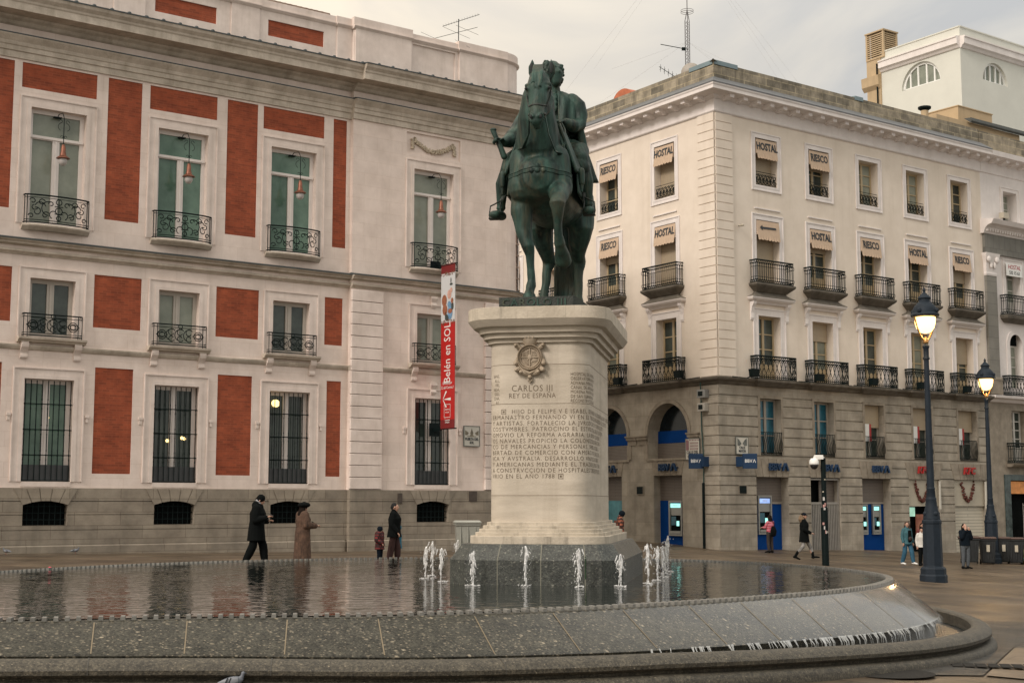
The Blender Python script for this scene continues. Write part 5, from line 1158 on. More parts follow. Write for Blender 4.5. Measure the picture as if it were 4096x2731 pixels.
wo = MB().add(wv, [(0, i+1, (i+1) % len(rim)+1) for i in range(len(rim))]).build('pool_water', wm_); wo['kind'] = 'structure'
# water spilling off the skirt on the right
spill = mat('falling_water', (.50, .50, .47), .15, .2, 9., spec=.8, trans=.2, alpha=.55)
sp = MB(); dens = 0
for i in range(480):
    x, y = rim[i]+nrm[i]*.8
    if nrm[i][1] > .25 or x < 1.2 : continue
    pr = min(1., max(0., (x-1.)/3.2))**1.2
    for k in range(7):
        if random.random() > pr*.34: continue
        q = random.random(); p = (rim[i]*(1-q)+rim[(i+1) % 480]*q)+nrm[i]*.815; u = np.array([-nrm[i][1], nrm[i][0]]); w_ = random.uniform(.004, .016)*(.6+pr); sk = random.uniform(.0, .09); z0 = zs(*p)-.004
        b0 = p+nrm[i]*random.uniform(.05, .13)-u*sk
        sp.add([(*(p-u*w_*1.6), z0), (*(p+u*w_*1.6), z0), (*((p+b0)/2+nrm[i]*.02+u*w_*.6), z0-.07), (*((p+b0)/2+nrm[i]*.02-u*w_*.6), z0-.07), (*(b0+u*w_*.35), z0-.20), (*(b0-u*w_*.35), z0-.20)], [(0, 1, 2, 3), (3, 2, 4, 5)])
o = sp.build('spilling_water', spill, fo); o.location = -Vector(fo.location)
# ---- dark setts round the basin, pale slabs at lower right
def ptin(x, y, poly):
    c = False; n = len(poly)
    for i in range(n):
        (a, b_), (c_, d_) = poly[i], poly[(i+1) % n]
        if (b_ > y) != (d_ > y) and x < (c_-a)*(y-b_)/(d_-b_)+a: c = not c
    return c
DZ = [(-12, 12.5), (3.4, 12.6), (3.9, 17.5), (5.6, 18.9), (9.0, 22.6), (9.4, 23.4), (9.9, 24.8), (6, 28), (-2, 20), (-12, 17)]
def patch(name, quads, dz, m):
    mb = MB()
    for A, B_, C_, D in quads:
        n = 24; A, B_, C_, D = map(np.array, (A, B_, C_, D))
        for a in range(n):
            for b_ in range(n):
                P = [(A*(1-u)+B_*u)*(1-v)+(D*(1-u)+C_*u)*v for u, v in ((a/n, b_/n), ((a+1)/n, b_/n), ((a+1)/n, (b_+1)/n), (a/n, (b_+1)/n))]
                mb.quad(*[(p[0], p[1], gq(*p)+dz) for p in P])
    o = mb.build(name, m); o['kind'] = 'structure'; smooth_by(o, 60)
patch('dark_paving', [((2.8, 18.1), (6.12, 18.72), (7.95, 22.8), (4.5, 22.)), ((4.5, 22.), (7.95, 22.8), (9.4, 28.2), (5., 28.)), ((7.95, 22.8), (14.9, 22.9), (14.9, 27.9), (9.4, 28.2))], .016, asph)
slabs = mat('pale_slabs', (.13, .098, .066), .7, .2, 2., .3, 30., spec=.2, col2=(.20, .152, .105)); plan_brick(slabs, 1.2, .6, .01, .6, .1, R(30))
patch('pale_paving', [((6.15, 18.7), (7.95, 22.75), (14.9, 22.85), (14.9, 13.))], .020, slabs)
mh = tag(MB().lathe([(.55, 0), (.55, .003), (.5, .005)], 32).build('manhole_cover', mat('manhole_iron', (.03, .028, .025), .9, .3, 20., spec=.1), None, (4.9, 18.6, gq(4.9, 18.6)+.018)), 'round dark cover set in the paving at the lower right', 'manhole cover')
dr = MB()
for k in range(9): dr.box(k*.16, k*.16+.14, 0, .42, 0, .006)
tag(dr.build('drain_cover', MATS['manhole_iron'], None, (6.0, 19.6, gq(6.0, 19.6)+.022), R(-12)), 'long dark slotted drain cover in the paving beside the pale slabs', 'drain cover')

# ------------------------------------------------------------------ jets
foam = mat('jet_water', (.80, .80, .79), .18, .15, 20., spec=.8, trans=.1)
t = foam.node_tree; b = t.nodes['Principled BSDF']; tc = nn(t, 'ShaderNodeTexCoord'); mp = nn(t, 'ShaderNodeMapping'); mp.inputs['Scale'].default_value = (60, 60, 16); t.links.new(tc.outputs['Object'], mp.inputs[0]); nz = nn(t, 'ShaderNodeTexNoise', Scale=1., Detail=3.); t.links.new(mp.outputs[0], nz.inputs['Vector'])
r = nn(t, 'ShaderNodeMapRange'); r.inputs['From Min'].default_value = .38; r.inputs['From Max'].default_value = .60; r.inputs['To Min'].default_value = .18; r.inputs['To Max'].default_value = .92; t.links.new(nz.outputs['Fac'], r.inputs['Value']); t.links.new(r.outputs[0], b.inputs['Alpha'])
JETS = [(-1.46,24.17,.52),(-1.39,25.0,.60),(-1.15,23.16,.50),(-1.0,25.9,.55),(-.61,22.10,.56),(.21,22.0,.58),(1.01,21.72,.54),(1.66,21.86,.52),(2.14,22.54,.56),(2.39,23.49,.58),(2.58,24.53,.60),(2.75,25.6,.62),(2.9,26.65,.6)]
JL = ['leftmost', 'second from the left', 'third from the left', 'short', 'front-left', 'front, left of centre', 'front, right of centre', 'front-right', 'right corner', 'first of the right row', 'second of the right row', 'third of the right row', 'farthest of the right row']
jlab = ['leftmost foaming water jet, standing clear of the granite block', 'second water jet from the left, behind the leftmost one', 'stout water jet just left of the granite block corner', 'water jet half hidden behind the left end of the granite block',
 'water jet in front of the left joint of the granite block', 'water jet below the left half of the inscription', 'water jet in front of the crack with green moss', 'water jet in front of the right end of the granite block',
 'water jet just right of the granite block corner', 'nearest jet of the row along the right side of the block', 'second jet of the row along the right side', 'third jet of the row along the right side', 'farthest jet of the row along the right side']
for (x, y, h), lab in zip(JETS, jlab):
    j = thing('water_jet', lab, 'water jet', (x, y, ZW), 0, 'water jets round the granite block'); h *= random.uniform(.86, 1.12)
    b = MB(); p = [(0, 0, 0)]; n = 9
    for k in range(1, n+1): p.append((random.gauss(0, .006)+.01*k/n, random.gauss(0, .006), h*k/n))
    b.loft(p, [.012, .012, .013, .015, .018, .022, .026, .032, .028, .018], 8)
    for k in range(34):
        z = h*random.random()**.6; s = .062*z/h+.012; a = random.uniform(0, 2*PI); d_ = random.uniform(.2, 1.)*s; r_ = random.uniform(.006, .016)
        b.loft([(d_*math.cos(a), d_*math.sin(a), z), (d_*1.5*math.cos(a), d_*1.5*math.sin(a), z-random.uniform(.02, .10))], [r_, r_*.35], 5)
    fuse(b, 'jet_column', foam, j, .0062, 1, .35)
    s_ = MB()
    for k in range(16):
        a = random.uniform(0, 2*PI); d_ = random.uniform(.01, .11); s_.ball((d_*math.cos(a), d_*math.sin(a), random.uniform(0, .02)), (random.uniform(.008, .03), random.uniform(.008, .03), .008), 6)
    for k in range(26):
        a = random.uniform(0, 2*PI); d_ = random.uniform(.02, .13); s_.ball((d_*math.cos(a), d_*math.sin(a), h*random.uniform(.1, .95)), random.uniform(.003, .008), 4)
    s_.build('splash', foam, j)
# ------------------------------------------------------------------ pedestal (local frame: x right, y back, z up)
PO = Vector((.706, 24.45, 0)); PA = -R(9.5)
ped = thing('monument_pedestal', 'tall travertine pedestal with carved inscription and coat of arms, standing in the fountain', 'pedestal', (PO.x, PO.y, 1.02*(ZW-.3)-.03), PA)
ped.scale = (1.02, 1.02, 1.02)
trav = mat('travertine', (.46, .395, .31), .72, .10, 1.0, .35, 25., col2=(.58, .51, .415), stretch=(1, 1, 5.), streak=(2.2, .35, (.25, .20, .14)))
travd = mat('dirty_travertine', (.44, .38, .295), .8, .14, 2.0, .4, 25., col2=(.57, .50, .40), streak=(5., .75, (.07, .06, .045)))
blk = granite_mat('block_granite', (.026, .030, .026), (.060, .064, .055), (.11, .11, .09), .45, 26.)
carve = mat('carved_letter', (.15, .115, .08), .9, .15, 8.)
def rr(hw, hl, r, n=9):          # rounded rectangle in plan, returned counter-clockwise from the front-left, plus perimeter walk
    P = []
    for cx, cy, a0 in ((hw-r, -hl+r, -90), (hw-r, hl-r, 0), (-hw+r, hl-r, 90), (-hw+r, -hl+r, 180)):
        for k in range(n+1): a = R(a0+90*k/n); P.append((cx+r*math.cos(a), cy+r*math.sin(a)))
    return P
HW, HL, CR = .80, 1.72, .33; Z0 = -(ZW-.3)
def shape(name, rows, m, ang=35):  # rows: (outset, z)
    mb = MB(); mb.rings([[(x, y, z+Z0) for x, y in rr(HW+o, HL+o, CR+max(o*.6, -.2))] for o, z in rows]); o = mb.build(name, m, ped); return smooth_by(o, ang)
shape('shaft', [(0, 1.2), (0, 4.12)], trav)
for k, (z0, z1, o) in enumerate(((.875, .992, .31), (.992, 1.046, .235), (1.046, 1.099, .18), (1.099, 1.152, .125), (1.152, 1.206, .065))):
    shape('base_step', [(o, z0), (o, z1-.006), (o-.006, z1)], travd)
shape('cap_mouldings', [(0, 4.02), (.05, 4.03), (.05, 4.09), (.06, 4.10), (.115, 4.10), (.12, 4.17), (.13, 4.18), (.18, 4.18), (.19, 4.25), (.20, 4.26), (.27, 4.27), (.33, 4.345), (.345, 4.37)], trav)
shape('cap_slab', [(.345, 4.37), (.35, 4.375), (.35, 4.56), (.345, 4.565)], travd)
# granite block: chamfered plan, upright faces then sloping top
def octo(o, c):
    a, b = HW+o, HL+o; return [(a-c, -b), (a, -b+c), (a, b-c), (a-c, b), (-a+c, b), (-a, b-c), (-a, -b+c), (-a+c, -b)]
g = MB(); g.rings([[(x, y, z+Z0) for x, y in octo(o, c)] for o, c, z in ((.55, .30, -.3), (.55, .30, .635), (.38, .22, .872), (.30, .2, .876))]); g.build('granite_block', blk, ped)
jm = MB()
for x in (-.55, .12, .80):
    jm.quad((x-.008, -HL-.554, Z0+.2), (x+.008, -HL-.554, Z0+.2), (x+.008, -HL-.554, Z0+.636), (x-.008, -HL-.554, Z0+.636)); jm.quad((x-.008, -HL-.554, Z0+.638), (x+.008, -HL-.554, Z0+.638), (x*.95+.008, -HL-.384, Z0+.876), (x*.95-.008, -HL-.384, Z0+.876))
for y in (-1.2, -.4, .4, 1.2): jm.quad((HW+.554, y-.008, Z0+.638), (HW+.554, y+.008, Z0+.638), (HW+.384, y+.008, Z0+.876), (HW+.384, y-.008, Z0+.876))
jm.build('block_joints', mat('joint_pale', (.17, .165, .13), .7, .2, 5.), ped)
MB().box(.795, .812, -HL-.558, -HL-.55, Z0+.36, Z0+.70).build('moss_streak', mat('green_moss', (.01, .035, .012), .8, .4, 12.), ped)
# horizontal bed joints of the shaft
for z in (1.62, 3.68, 3.06): shape('bed_joint', [(.0015, z-.004), (.0015, z+.004)], mat('joint_brown', (.17, .13, .09), .8, .2, 5.))
# wrapped lettering: x measured along the perimeter from the middle of the front
def wrap(t, d, z):
    a = HW-CR; q = PI/2*CR; s = 1 if t >= 0 else -1; t = abs(t)
    if t <= a: return (s*t, -HL-d, z)
    if t <= a+q: th = (t-a)/CR; return (s*(a+(CR+d)*math.sin(th)), -HL+CR-(CR+d)*math.cos(th), z)
    return (s*(HW+d), -HL+CR+(t-a-q), z)
def refine(vs, fs, mx=.05):         # split long edges so letters follow the curve
    return vs, fs
def inscribe(mb, txt, t0, z, size, sp=1.12, align='LEFT', sx=.86):
    text(mb, txt, size, lambda x, y, zz: wrap(t0+x, .0022-y*.0, z+zz+Z0), .0, 0.0, sx, align, sp)
ins = MB()
FX = -.09      # centre of the heading on the front
inscribe(ins, 'CARLOS III', FX, 3.30, .145, 1.12, 'CENTER'); inscribe(ins, 'REY DE ESPAÑA', FX, 3.185, .112, 1.12, 'CENTER')
rows = ['HIJO DE FELIPE V E ISABEL DE FARNESIO NACIO EN MADRID EN EL AÑO 1716 SVCEDIO A SV H', 'ERMANASTRO FERNANDO VI EN EL TRONO DE ESPAÑA PROTEGIO A LOS CIENTIFICOS', 'Y ARTISTAS. FORTALECIO LA JVRISDICCION CIVIL Y REFORMO LAS LEYES Y',
 'COSTVMBRES. PATROCINO EL ESTVDIO DE LAS CIENCIAS Y LAS ARTES PR', 'OMOVIO LA REFORMA AGRARIA, LA INDVSTRIA Y LOS ARSENAL', 'OS NAVALES PROPICIO LA COLONIZACION DE NVEVAS TIERRAS',
 'CO DE MERCANCIAS Y PERSONAS, SVPRIMIO LAS TRABAS AL', 'BERTAD DE COMERCIO CON AMERICA Y EN EL REINO DE ITAL', 'ICA Y AVSTRALIA. DESARROLLO VNA POLITICA DE OBRAS', 'Y AMERICANAS MEDIANTE EL TRAZADO DE CAMINOS Y CANAL',
 'A CONSTRVCCION DE HOSPITALES Y CEMENTERIOS PVBLICOS', 'VRIO EN EL AÑO 1788']
for k, r_ in enumerate(rows):
    z = 2.935-k*.0925; inscribe(ins, r_, -.42 if k == 0 else -.79, z, .096, 1.22, 'LEFT', .92)
for k, r_ in enumerate(['HOSPITAL DE LA MISERICORDIA', 'OBSERVATORIO ASTRONOMICO', 'ADVANA PVERTA DE ALCALA', 'CANAL DE ARAGON GABINETE', 'MORENA PANTANO DE LORCA', 'DE SAN FERNANDO MINAS', 'RECONSTRVCCION DE CALLES']): inscribe(ins, r_, .52, 3.52-k*.070, .075, 1.05, 'LEFT', .8)
for k, r_ in enumerate(['IANS,', 'ALL,', 'VRI,', 'NDA,', 'GILI,', 'CHA,', 'A1.']): inscribe(ins, r_, -.62, 3.50-k*.070, .072, 1.05, 'RIGHT', .8)
for (t_, z_) in ((-.55, 2.935), (.36, 1.918)):
    for a, b in ((.040, .031), (.016, 0)):
        for (x0, x1, z0, z1) in (((-a, a, b, a), (-a, a, -a, -b), (-a, -b, -b, b), (b, a, -b, b)) if b else ((-a, a, -a, a),)):
            ins.add([wrap(t_+x, .0024, z_+z+Z0) for x, z in ((x0, z0), (x1, z0), (x1, z1), (x0, z1))], [(0, 1, 2, 3)])
ins.build('inscription', carve, ped)
# carved coat of arms
cr = MB(); C = (FX-.03, -HL, 3.79+Z0)
def disc(r0, r1, d, n=32, z=0, x=0): cr.rings([[(C[0]+x+r*math.cos(2*PI*k/n), C[1]-dd, C[2]+z+r*1.02*math.sin(2*PI*k/n)) for k in range(n)] for r, dd in ((r1, 0), (r1, d*.7), ((r0+r1)/2, d), (r0, d*.7), (r0, .0))])
disc(.175, .205, .10); disc(.14, .175, .07)
cr.rings([[(C[0]+r*math.cos(2*PI*k/28), C[1]-d, C[2]+r*math.sin(2*PI*k/28)) for k in range(28)] for r, d in ((.15, 0), (.145, .035), (.06, .05))])
cr.box(C[0]-.006, C[0]+.006, C[1]-.07, C[1], C[2]-.14, C[2]+.14); cr.box(C[0]-.14, C[0]+.14, C[1]-.065, C[1], C[2]-.006, C[2]+.006)
for k in range(5): cr.box(C[0]-.12+.022*k, C[0]-.112+.022*k, C[1]-.062, C[1], C[2]+.02, C[2]+.08+.01*k); cr.tube([(C[0]-.12+.03*k, C[1]-.055, C[2]-.02), (C[0]-.03, C[1]-.055, C[2]-.12+.022*k)], .006)
cr.ball((C[0], C[1]-.05, C[2]), (.04, .03, .05), 10)
for k in range(4): cr.box(C[0]+.02+.028*k, C[0]+.035+.028*k, C[1]-.06, C[1], C[2]-.08+.01*k, C[2]-.05); cr.box(C[0]+.03, C[0]+.11-.01*k, C[1]-.06, C[1], C[2]+.03+.02*k, C[2]+.04+.02*k)
# crown and cross
cr.rings([[(C[0]+w_*math.cos(PI*k/12), C[1]-d*math.sin(PI*k/12)*1.0, C[2]+z) for k in range(13)] for w_, d, z in ((.10, .09, .20), (.115, .11, .23), (.14, .13, .30))], closed=False)
for k in range(7): a = PI*(k+.5)/7; cr.ball((C[0]+.135*math.cos(a), C[1]-.125*math.sin(a), C[2]+.31), .02, 6); cr.tube([(C[0]+.13*math.cos(a), C[1]-.12*math.sin(a), C[2]+.3), (C[0]+.08*math.cos(a), C[1]-.08*math.sin(a), C[2]+.35), (C[0], C[1]-.03, C[2]+.34)], .012)
cr.box(C[0]-.008, C[0]+.008, C[1]-.06, C[1]-.03, C[2]+.33, C[2]+.42); cr.box(C[0]-.03, C[0]+.03, C[1]-.055, C[1]-.035, C[2]+.375, C[2]+.39)
# scrolls and ribbon
for sx in (-1, 1):
    for (x, z, a, l) in ((.17, .16, .6, .08), (.205, -.05, -1.2, .07), (.17, -.16, -.8, .08), (.08, -.25, .3, .08)):
        ca, sa = math.cos(a)*sx, math.sin(a)
        cr.loft([(C[0]+sx*x-ca*l*.5, C[1]-.03, C[2]+z-sa*l*.5), (C[0]+sx*x+ca*l*.6, C[1]-.06, C[2]+z+sa*l*.6)], [.03, .042], 8)
        cr.loft([(C[0]+sx*x+ca*l*.75, C[1]-.02, C[2]+z+sa*l*.75), (C[0]+sx*x+ca*l*.75, C[1]-.11, C[2]+z+sa*l*.75)], [.028, .028], 8)
    cr.tube([(C[0]+sx*.2, C[1]-.05, C[2]-.08), (C[0]+sx*.12, C[1]-.06, C[2]-.2), (C[0], C[1]-.06, C[2]-.26)], .03)
cr.ball((C[0], C[1]-.05, C[2]-.31), (.035, .04, .035), 8); cr.box(C[0]-.012, C[0]+.012, C[1]-.05, C[1], C[2]-.40, C[2]-.32); cr.box(C[0]-.035, C[0]+.035, C[1]-.05, C[1], C[2]-.375, C[2]-.35)
smooth_by(cr.build('coat_of_arms', mat('carved_travertine', (.36, .285, .20), .75, .18, 6., .4, 60., col2=(.44, .36, .27)), ped), 40)
# ------------------------------------------------------------------ bronze horseman (local frame as the pedestal: x right, y back, z up from the plinth top)
ZP = 4.565; SZ = 1.02*(4.78)-.03
sta = thing('equestrian_statue', 'green bronze king on horseback with raised foreleg, holding a baton, on a low bronze plinth', 'statue', (PO.x+.028, PO.y, SZ), PA)
sta.scale = (1.02, 1.02, 1.02)
bronze = mat('green_bronze', (.007, .018, .016), .55, .6, 2.2, .35, 12., metal=.2, spec=.35, col2=(.034, .082, .064), stretch=(3, 3, .55), streak=(9., .85, (.085, .080, .050)))
t = bronze.node_tree; b = t.nodes['Principled BSDF']; src = b.inputs['Base Color'].links[0].from_socket      # brown patches where the patina has worn
tc = nn(t, 'ShaderNodeTexCoord'); nz = nn(t, 'ShaderNodeTexNoise', Scale=1.1, Detail=6., Roughness=.7); t.links.new(tc.outputs['Object'], nz.inputs['Vector'])
r = nn(t, 'ShaderNodeMapRange'); r.inputs['From Min'].default_value = .52; r.inputs['From Max'].default_value = .70; r.inputs['To Max'].default_value = .8; t.links.new(nz.outputs['Fac'], r.inputs['Value'])
mx = nn(t, 'ShaderNodeMix', data_type='RGBA'); mx.inputs[7].default_value = (.055, .052, .032, 1); t.links.new(r.outputs[0], mx.inputs[0]); t.links.new(src, mx.inputs[6]); t.links.new(mx.outputs[2], b.inputs['Base Color'])
bron2 = mat('dark_bronze', (.016, .022, .019), .5, .35, 4., .4, 40., metal=.3, col2=(.035, .042, .034))
# plinth with raised letters
p = MB(); p.rings([[(x, y, z) for x, y in ((-.67, -1.62), (.53, -1.62), (.53, 1.55), (-.67, 1.55))] for z in (ZP-4.78, 0.)]); 
pl_ = p.build('plinth', bron2, sta)
p = MB(); p.rings([[(.53, -1.62, -.215), (.86, -1.45, -.215), (.86, 1.4, -.215), (.53, 1.5, -.215)], [(.53, -1.62, -.0), (.56, -1.6, -.0), (.56, 1.5, 0), (.53, 1.5, 0)]]); p.build('plinth_slope', bron2, sta)
l = MB(); text(l, 'CAROLO III', .165, T(-.10, -1.628, -.095), .008, .001, 1.12, sp=1.12); l.build('plinth_lettering', bronze, sta)
# ---- horse
h = MB(); L = h.loft; H = L
H([(-.08,-1.12,2.05),(-.09,-.85,2.04),(-.09,-.4,2.0),(-.06,.1,1.99),(0,.6,2.03),(.05,1.05,2.12),(.06,1.35,2.15)], [(.40,.42),(.50,.56),(.52,.56),(.53,.54),(.52,.50),(.50,.47),(.32,.32)], 22, (0,0,1))
H([(-.35,-1.10,1.88),(-.33,-1.02,2.38)], [.26,.26], 14); H([(.21,-1.10,1.88),(.16,-1.02,2.38)], [.26,.26], 14); H([(-.08,-1.08,2.22),(-.10,-1.08,2.5)],[.30,.30],14)      # breast
H([(-.10,-.75,2.35),(-.12,-1.05,2.7),(-.11,-1.22,3.05),(-.08,-1.30,3.35),(-.05,-1.30,3.66)], [(.44,.48),(.375,.44),(.315,.36),(.265,.29),(.175,.19)], 18, (0,1,0))
H([(-.08,-.55,2.5),(-.10,-.35,2.58)], [.3,.26], 12)
# head
H([(-.03,-1.28,3.70),(-.03,-1.40,3.66),(-.03,-1.52,3.52),(-.025,-1.60,3.37),(-.02,-1.69,3.20),(-.02,-1.76,3.05),(-.018,-1.82,2.92),(-.018,-1.85,2.82)], [(.12,.10),(.165,.14),(.185,.175),(.185,.19),(.145,.165),(.115,.135),(.112,.12),(.10,.10)], 18, (0,1,0))
for s in (-1, 1):
    H([(-.03+s*.12,-1.36,3.30),(-.02+s*.10,-1.5,3.12),(-.02+s*.06,-1.66,2.96)], [.11,.085,.06], 12)      # jaw
    h.ball((-.025+s*.160,-1.675,3.40), (.045,.05,.042), 10); H([(-.03+s*.11,-1.68,3.47),(-.03+s*.19,-1.60,3.48),(-.03+s*.20,-1.52,3.44)], [.035,.035,.02], 8); H([(-.03+s*.13,-1.68,3.33),(-.03+s*.12,-1.76,3.10)], [.03,.02], 8)   # eye and brow
    H([(-.018+s*.045,-1.945,2.87),(-.018+s*.085,-1.925,2.92),(-.018+s*.112,-1.88,2.87),(-.018+s*.085,-1.90,2.80)], [.026,.028,.026,.02], 8)   # nostril rim
    H([(-.005+s*.125,-1.32,3.66),(-.005+s*.155,-1.33,3.78),(-.005+s*.17,-1.35,3.88),(-.005+s*.155,-1.36,3.98)], [(.045,.035),(.070,.04),(.060,.034),(.014,.014)], 10, (0,1,0))   # ear
h.ball((-.018,-1.80,2.74), (.07,.075,.05), 10)
# forelock and mane
for k in range(7): x = -.075+.022*k; H([(x*.8-.02,-1.34,3.86),(x-.02,-1.56,3.83),(x*1.2-.02+random.uniform(-.03,.03),-1.745,3.64),(x*1.3-.02,-1.815,3.43+random.uniform(-.07,.05))], [.020,.026,.020,.008], 7)
for k in range(16):
    z = 3.7-.075*k; w_ = .14+.012*k; s = -1
    H([(-.05,-1.12+.028*k,z+.06),(-.06+s*w_*.8,-1.14+.026*k,z-.05),(-.09+s*(w_+.05),-1.16+.024*k,z-.28),(-.10+s*(w_+.07),-1.13+.02*k,z-.5)], [.05,.045,.04,.015], 7)
# standing foreleg, raised foreleg
H([(-.36,-.85,2.05),(-.38,-.95,1.75),(-.40,-1.0,1.5),(-.36,-1.03,1.2),(-.30,-1.07,1.0),(-.275,-1.09,.92),(-.255,-1.05,.78),(-.24,-1.02,.55),(-.235,-1.02,.36),(-.24,-1.03,.27),(-.25,-1.07,.18),(-.26,-1.10,.12)],
  [(.22,.26),(.21,.24),(.185,.20),(.14,.15),(.112,.12),(.112,.11),(.078,.085),(.066,.075),(.07,.08),(.09,.095),(.075,.08),(.085,.09)], 14)
H([(-.26,-1.11,.12),(-.262,-1.13,.0)], [(.10,.11),(.128,.145)], 14, (0,1,0), False)
H([(.22,-.85,2.02),(.24,-1.10,1.88),(.27,-1.38,1.70),(.285,-1.56,1.58),(.285,-1.63,1.50),(.28,-1.60,1.40),(.275,-1.53,1.22),(.275,-1.46,1.02),(.28,-1.40,.90),(.285,-1.33,.83)],
  [(.22,.24),(.21,.22),(.165,.17),(.13,.13),(.135,.125),(.10,.10),(.070,.08),(.068,.075),(.092,.095),(.085,.085)], 14)
H([(.285,-1.34,.84),(.295,-1.22,.74),(.305,-1.14,.64)], [(.09,.09),(.125,.12),(.14,.12)], 14)
# hind legs
for s, x0, x1 in ((-1, -.26, -.33), (1, .30, .30)):
    H([(x0,.98,2.12),(x0+s*.06,.80,1.78),(x0+s*.08,.74,1.55),(x0+s*.03,.86,1.30),(x0+.0,1.05,1.12),(x0+.01,1.15,1.02),(x0+(x1-x0)*.3,1.13,.86),(x0+(x1-x0)*.6,1.10,.6),(x1,1.07,.38),(x1,1.06,.29),(x1,1.02,.18),(x1,.99,.12)],
      [(.30,.40),(.26,.32),(.23,.27),(.175,.19),(.13,.13),(.12,.125),(.085,.095),(.074,.082),(.076,.085),(.095,.1),(.078,.085),(.09,.095)], 14)
    H([(x1,.98,.12),(x1,.96,.0)], [(.10,.11),(.125,.14)], 14, (0,1,0), False)
def muscle(c): return .008*np.sin(c[:, 0]*14+c[:, 2]*7)*np.sin(c[:, 2]*9+c[:, 1]*7)
horse = fuse(h, 'horse', bronze, sta, .016, 3, .5, disp=muscle)
# shade in nostrils, eyes and ears put in as near-black balls
e_ = MB()
for s in (-1, 1):
    e_.ball((-.018+s*.078,-1.948,2.862), (.024,.022,.036), 8); e_.ball((-.025+s*.188,-1.705,3.40), (.028,.028,.024), 8)
    e_.T = T(-.005+s*.162, -1.390, 3.83) @ Matrix.Rotation(.0, 4, 'X'); e_.ball((0, 0, 0), (.034, .012, .10), 8); e_.T = None
e_.build('eyes_and_nostrils', mat('hollow_shade_bronze', (.004, .007, .006), .7, .2, 5.), sta)
# tail of long wavy strands
tl = MB()
for k in range(11):
    a = -1+2*k/10; y = 1.42+.10*math.cos(a*1.4); ph_ = random.uniform(0, 6)
    tl.loft([(.05+a*.05, 1.42, 2.28), (.05+a*.09, 1.56, 1.95), (.05+a*.14+.02*math.sin(ph_), y+.08, 1.5), (.04+a*.18+.03*math.sin(ph_+1.5), y, 1.05), (.02+a*.20+.035*math.sin(ph_+3), y-.03, .6), (.01+a*.19+.03*math.sin(ph_+4.5), y-.06, .25), (.01+a*.16, y-.08, .01)],
            [.03, .042, .042, .040, .038, .034, .02], 8)
fuse(tl, 'tail', bronze, sta, .012, 0, .4)
# ---- rider
r_ = MB(); H = r_.loft
H([(.0,.10,2.62),(.02,.10,2.85),(.05,.07,3.06),(.06,.03,3.3),(.06,.01,3.52),(.05,.02,3.66)], [(.27,.24),(.24,.21),(.205,.18),(.25,.20),(.30,.20),(.27,.16)], 18, (0,1,0))
H([(.04,.02,3.62),(.03,.0,3.80),(.01,-.02,3.96)], [.16,.105,.10], 12)
H([(-.22,.03,3.66),(-.36,.02,3.58),(-.45,-.08,3.40),(-.52,-.2,3.22),(-.58,-.34,3.02),(-.64,-.45,2.93)], [.15,.17,.16,.155,.16,.15], 12)
H([(-.63,-.43,2.93),(-.69,-.58,2.84),(-.74,-.70,2.79)], [.15,.12,.085], 12)      # right forearm and cuff
H([(.32,.03,3.66),(.42,.03,3.56),(.46,.02,3.40),(.45,-.04,3.22),(.38,-.24,3.14),(.28,-.42,3.15)], [.14,.15,.14,.13,.115,.09], 12)
for s, knee, calf, ank, toe in ((-1, (-.66,-.52,2.52), (-.83,-.42,2.12), (-.86,-.36,1.72), (-.92,-.66,1.56)), (1, (.52,-.46,2.52), (.62,-.40,2.12), (.64,-.34,1.74), (.68,-.64,1.58))):
    H([(s*.14,.12,2.68),(s*.36,-.10,2.74),(s*.50,-.34,2.66),knee], [.23,.21,.17,.14], 14)
    H([knee,((knee[0]+calf[0])/2,(knee[1]+calf[1])/2+.02,(knee[2]+calf[2])/2),calf,((calf[0]+ank[0])/2,(calf[1]+ank[1])/2,(calf[2]+ank[2])/2),ank], [.14,.125,.118,.092,.07], 12)
    H([ank,(ank[0],ank[1]+.02,ank[2]-.12),((ank[0]*.5+toe[0]*.5),(ank[1]+toe[1])/2,toe[2]+.02),toe], [(.085,.085),(.105,.10),(.112,.085),(.10,.07)], 10, (0,0,1))
    H([(knee[0]-.02*s,knee[1],knee[2]-.10),(knee[0]+.02*s,knee[1],knee[2]-.16)], [.155,.15], 12)      # boot top
# head turned to the picture's right: skull, wig curls, face
HS = 1.32; hc = Vector((-.01,-.03,4.16)); fd = Vector((.62,-.78,0)).normalized(); sd = Vector((.78,.62,0))
r_.ball(hc, (.135*HS,.145*HS,.17*HS), 14)
def hp(f, s, z): p = hc+fd*f*HS+sd*s*HS; return (p.x, p.y, p.z+z*HS)
H([hp(.02,0,.0), hp(.09,0,-.06), hp(.10,0,-.14)], [.15,.135,.09], 12); H([hp(.13,0,.05), hp(.175,0,-.02), hp(.155,0,-.045)], [.022,.026,.024], 8)      # face and nose
H([hp(.13,-.03,-.085), hp(.14,0,-.08), hp(.13,.03,-.085)], [.014,.016,.014], 6); r_.ball(hp(.13,0,-.135), (.04,.04,.03), 8)
for s in (-1, 1): H([hp(.13,s*.02,.055), hp(.12,s*.075,.055)], [.018,.014], 6); r_.ball(hp(.105,s*.045,.03), .018, 6); r_.ball(hp(.06,s*.09,-.02), (.04,.04,.045), 8)
for k in range(110):
    a = random.uniform(-2.3, 2.3)+PI; z = random.uniform(-.16, .16); q = math.sqrt(max(.05, 1-(z/.21)**2)); f, s = math.cos(a), math.sin(a)
    p = hp(.14*q*f, .145*q*s, z); r_.ball(p, (.034, .034, .028), 6)
for k in range(12): a = 2*PI*k/12; r_.ball(hp(.07*math.cos(a)-.02, .09*math.sin(a), .105), (.05, .05, .035), 6)
for k in range(5): r_.ball(hp(-.12, -.02+.01*k, -.16-.05*k), (.045, .045, .035), 6)       # pigtail
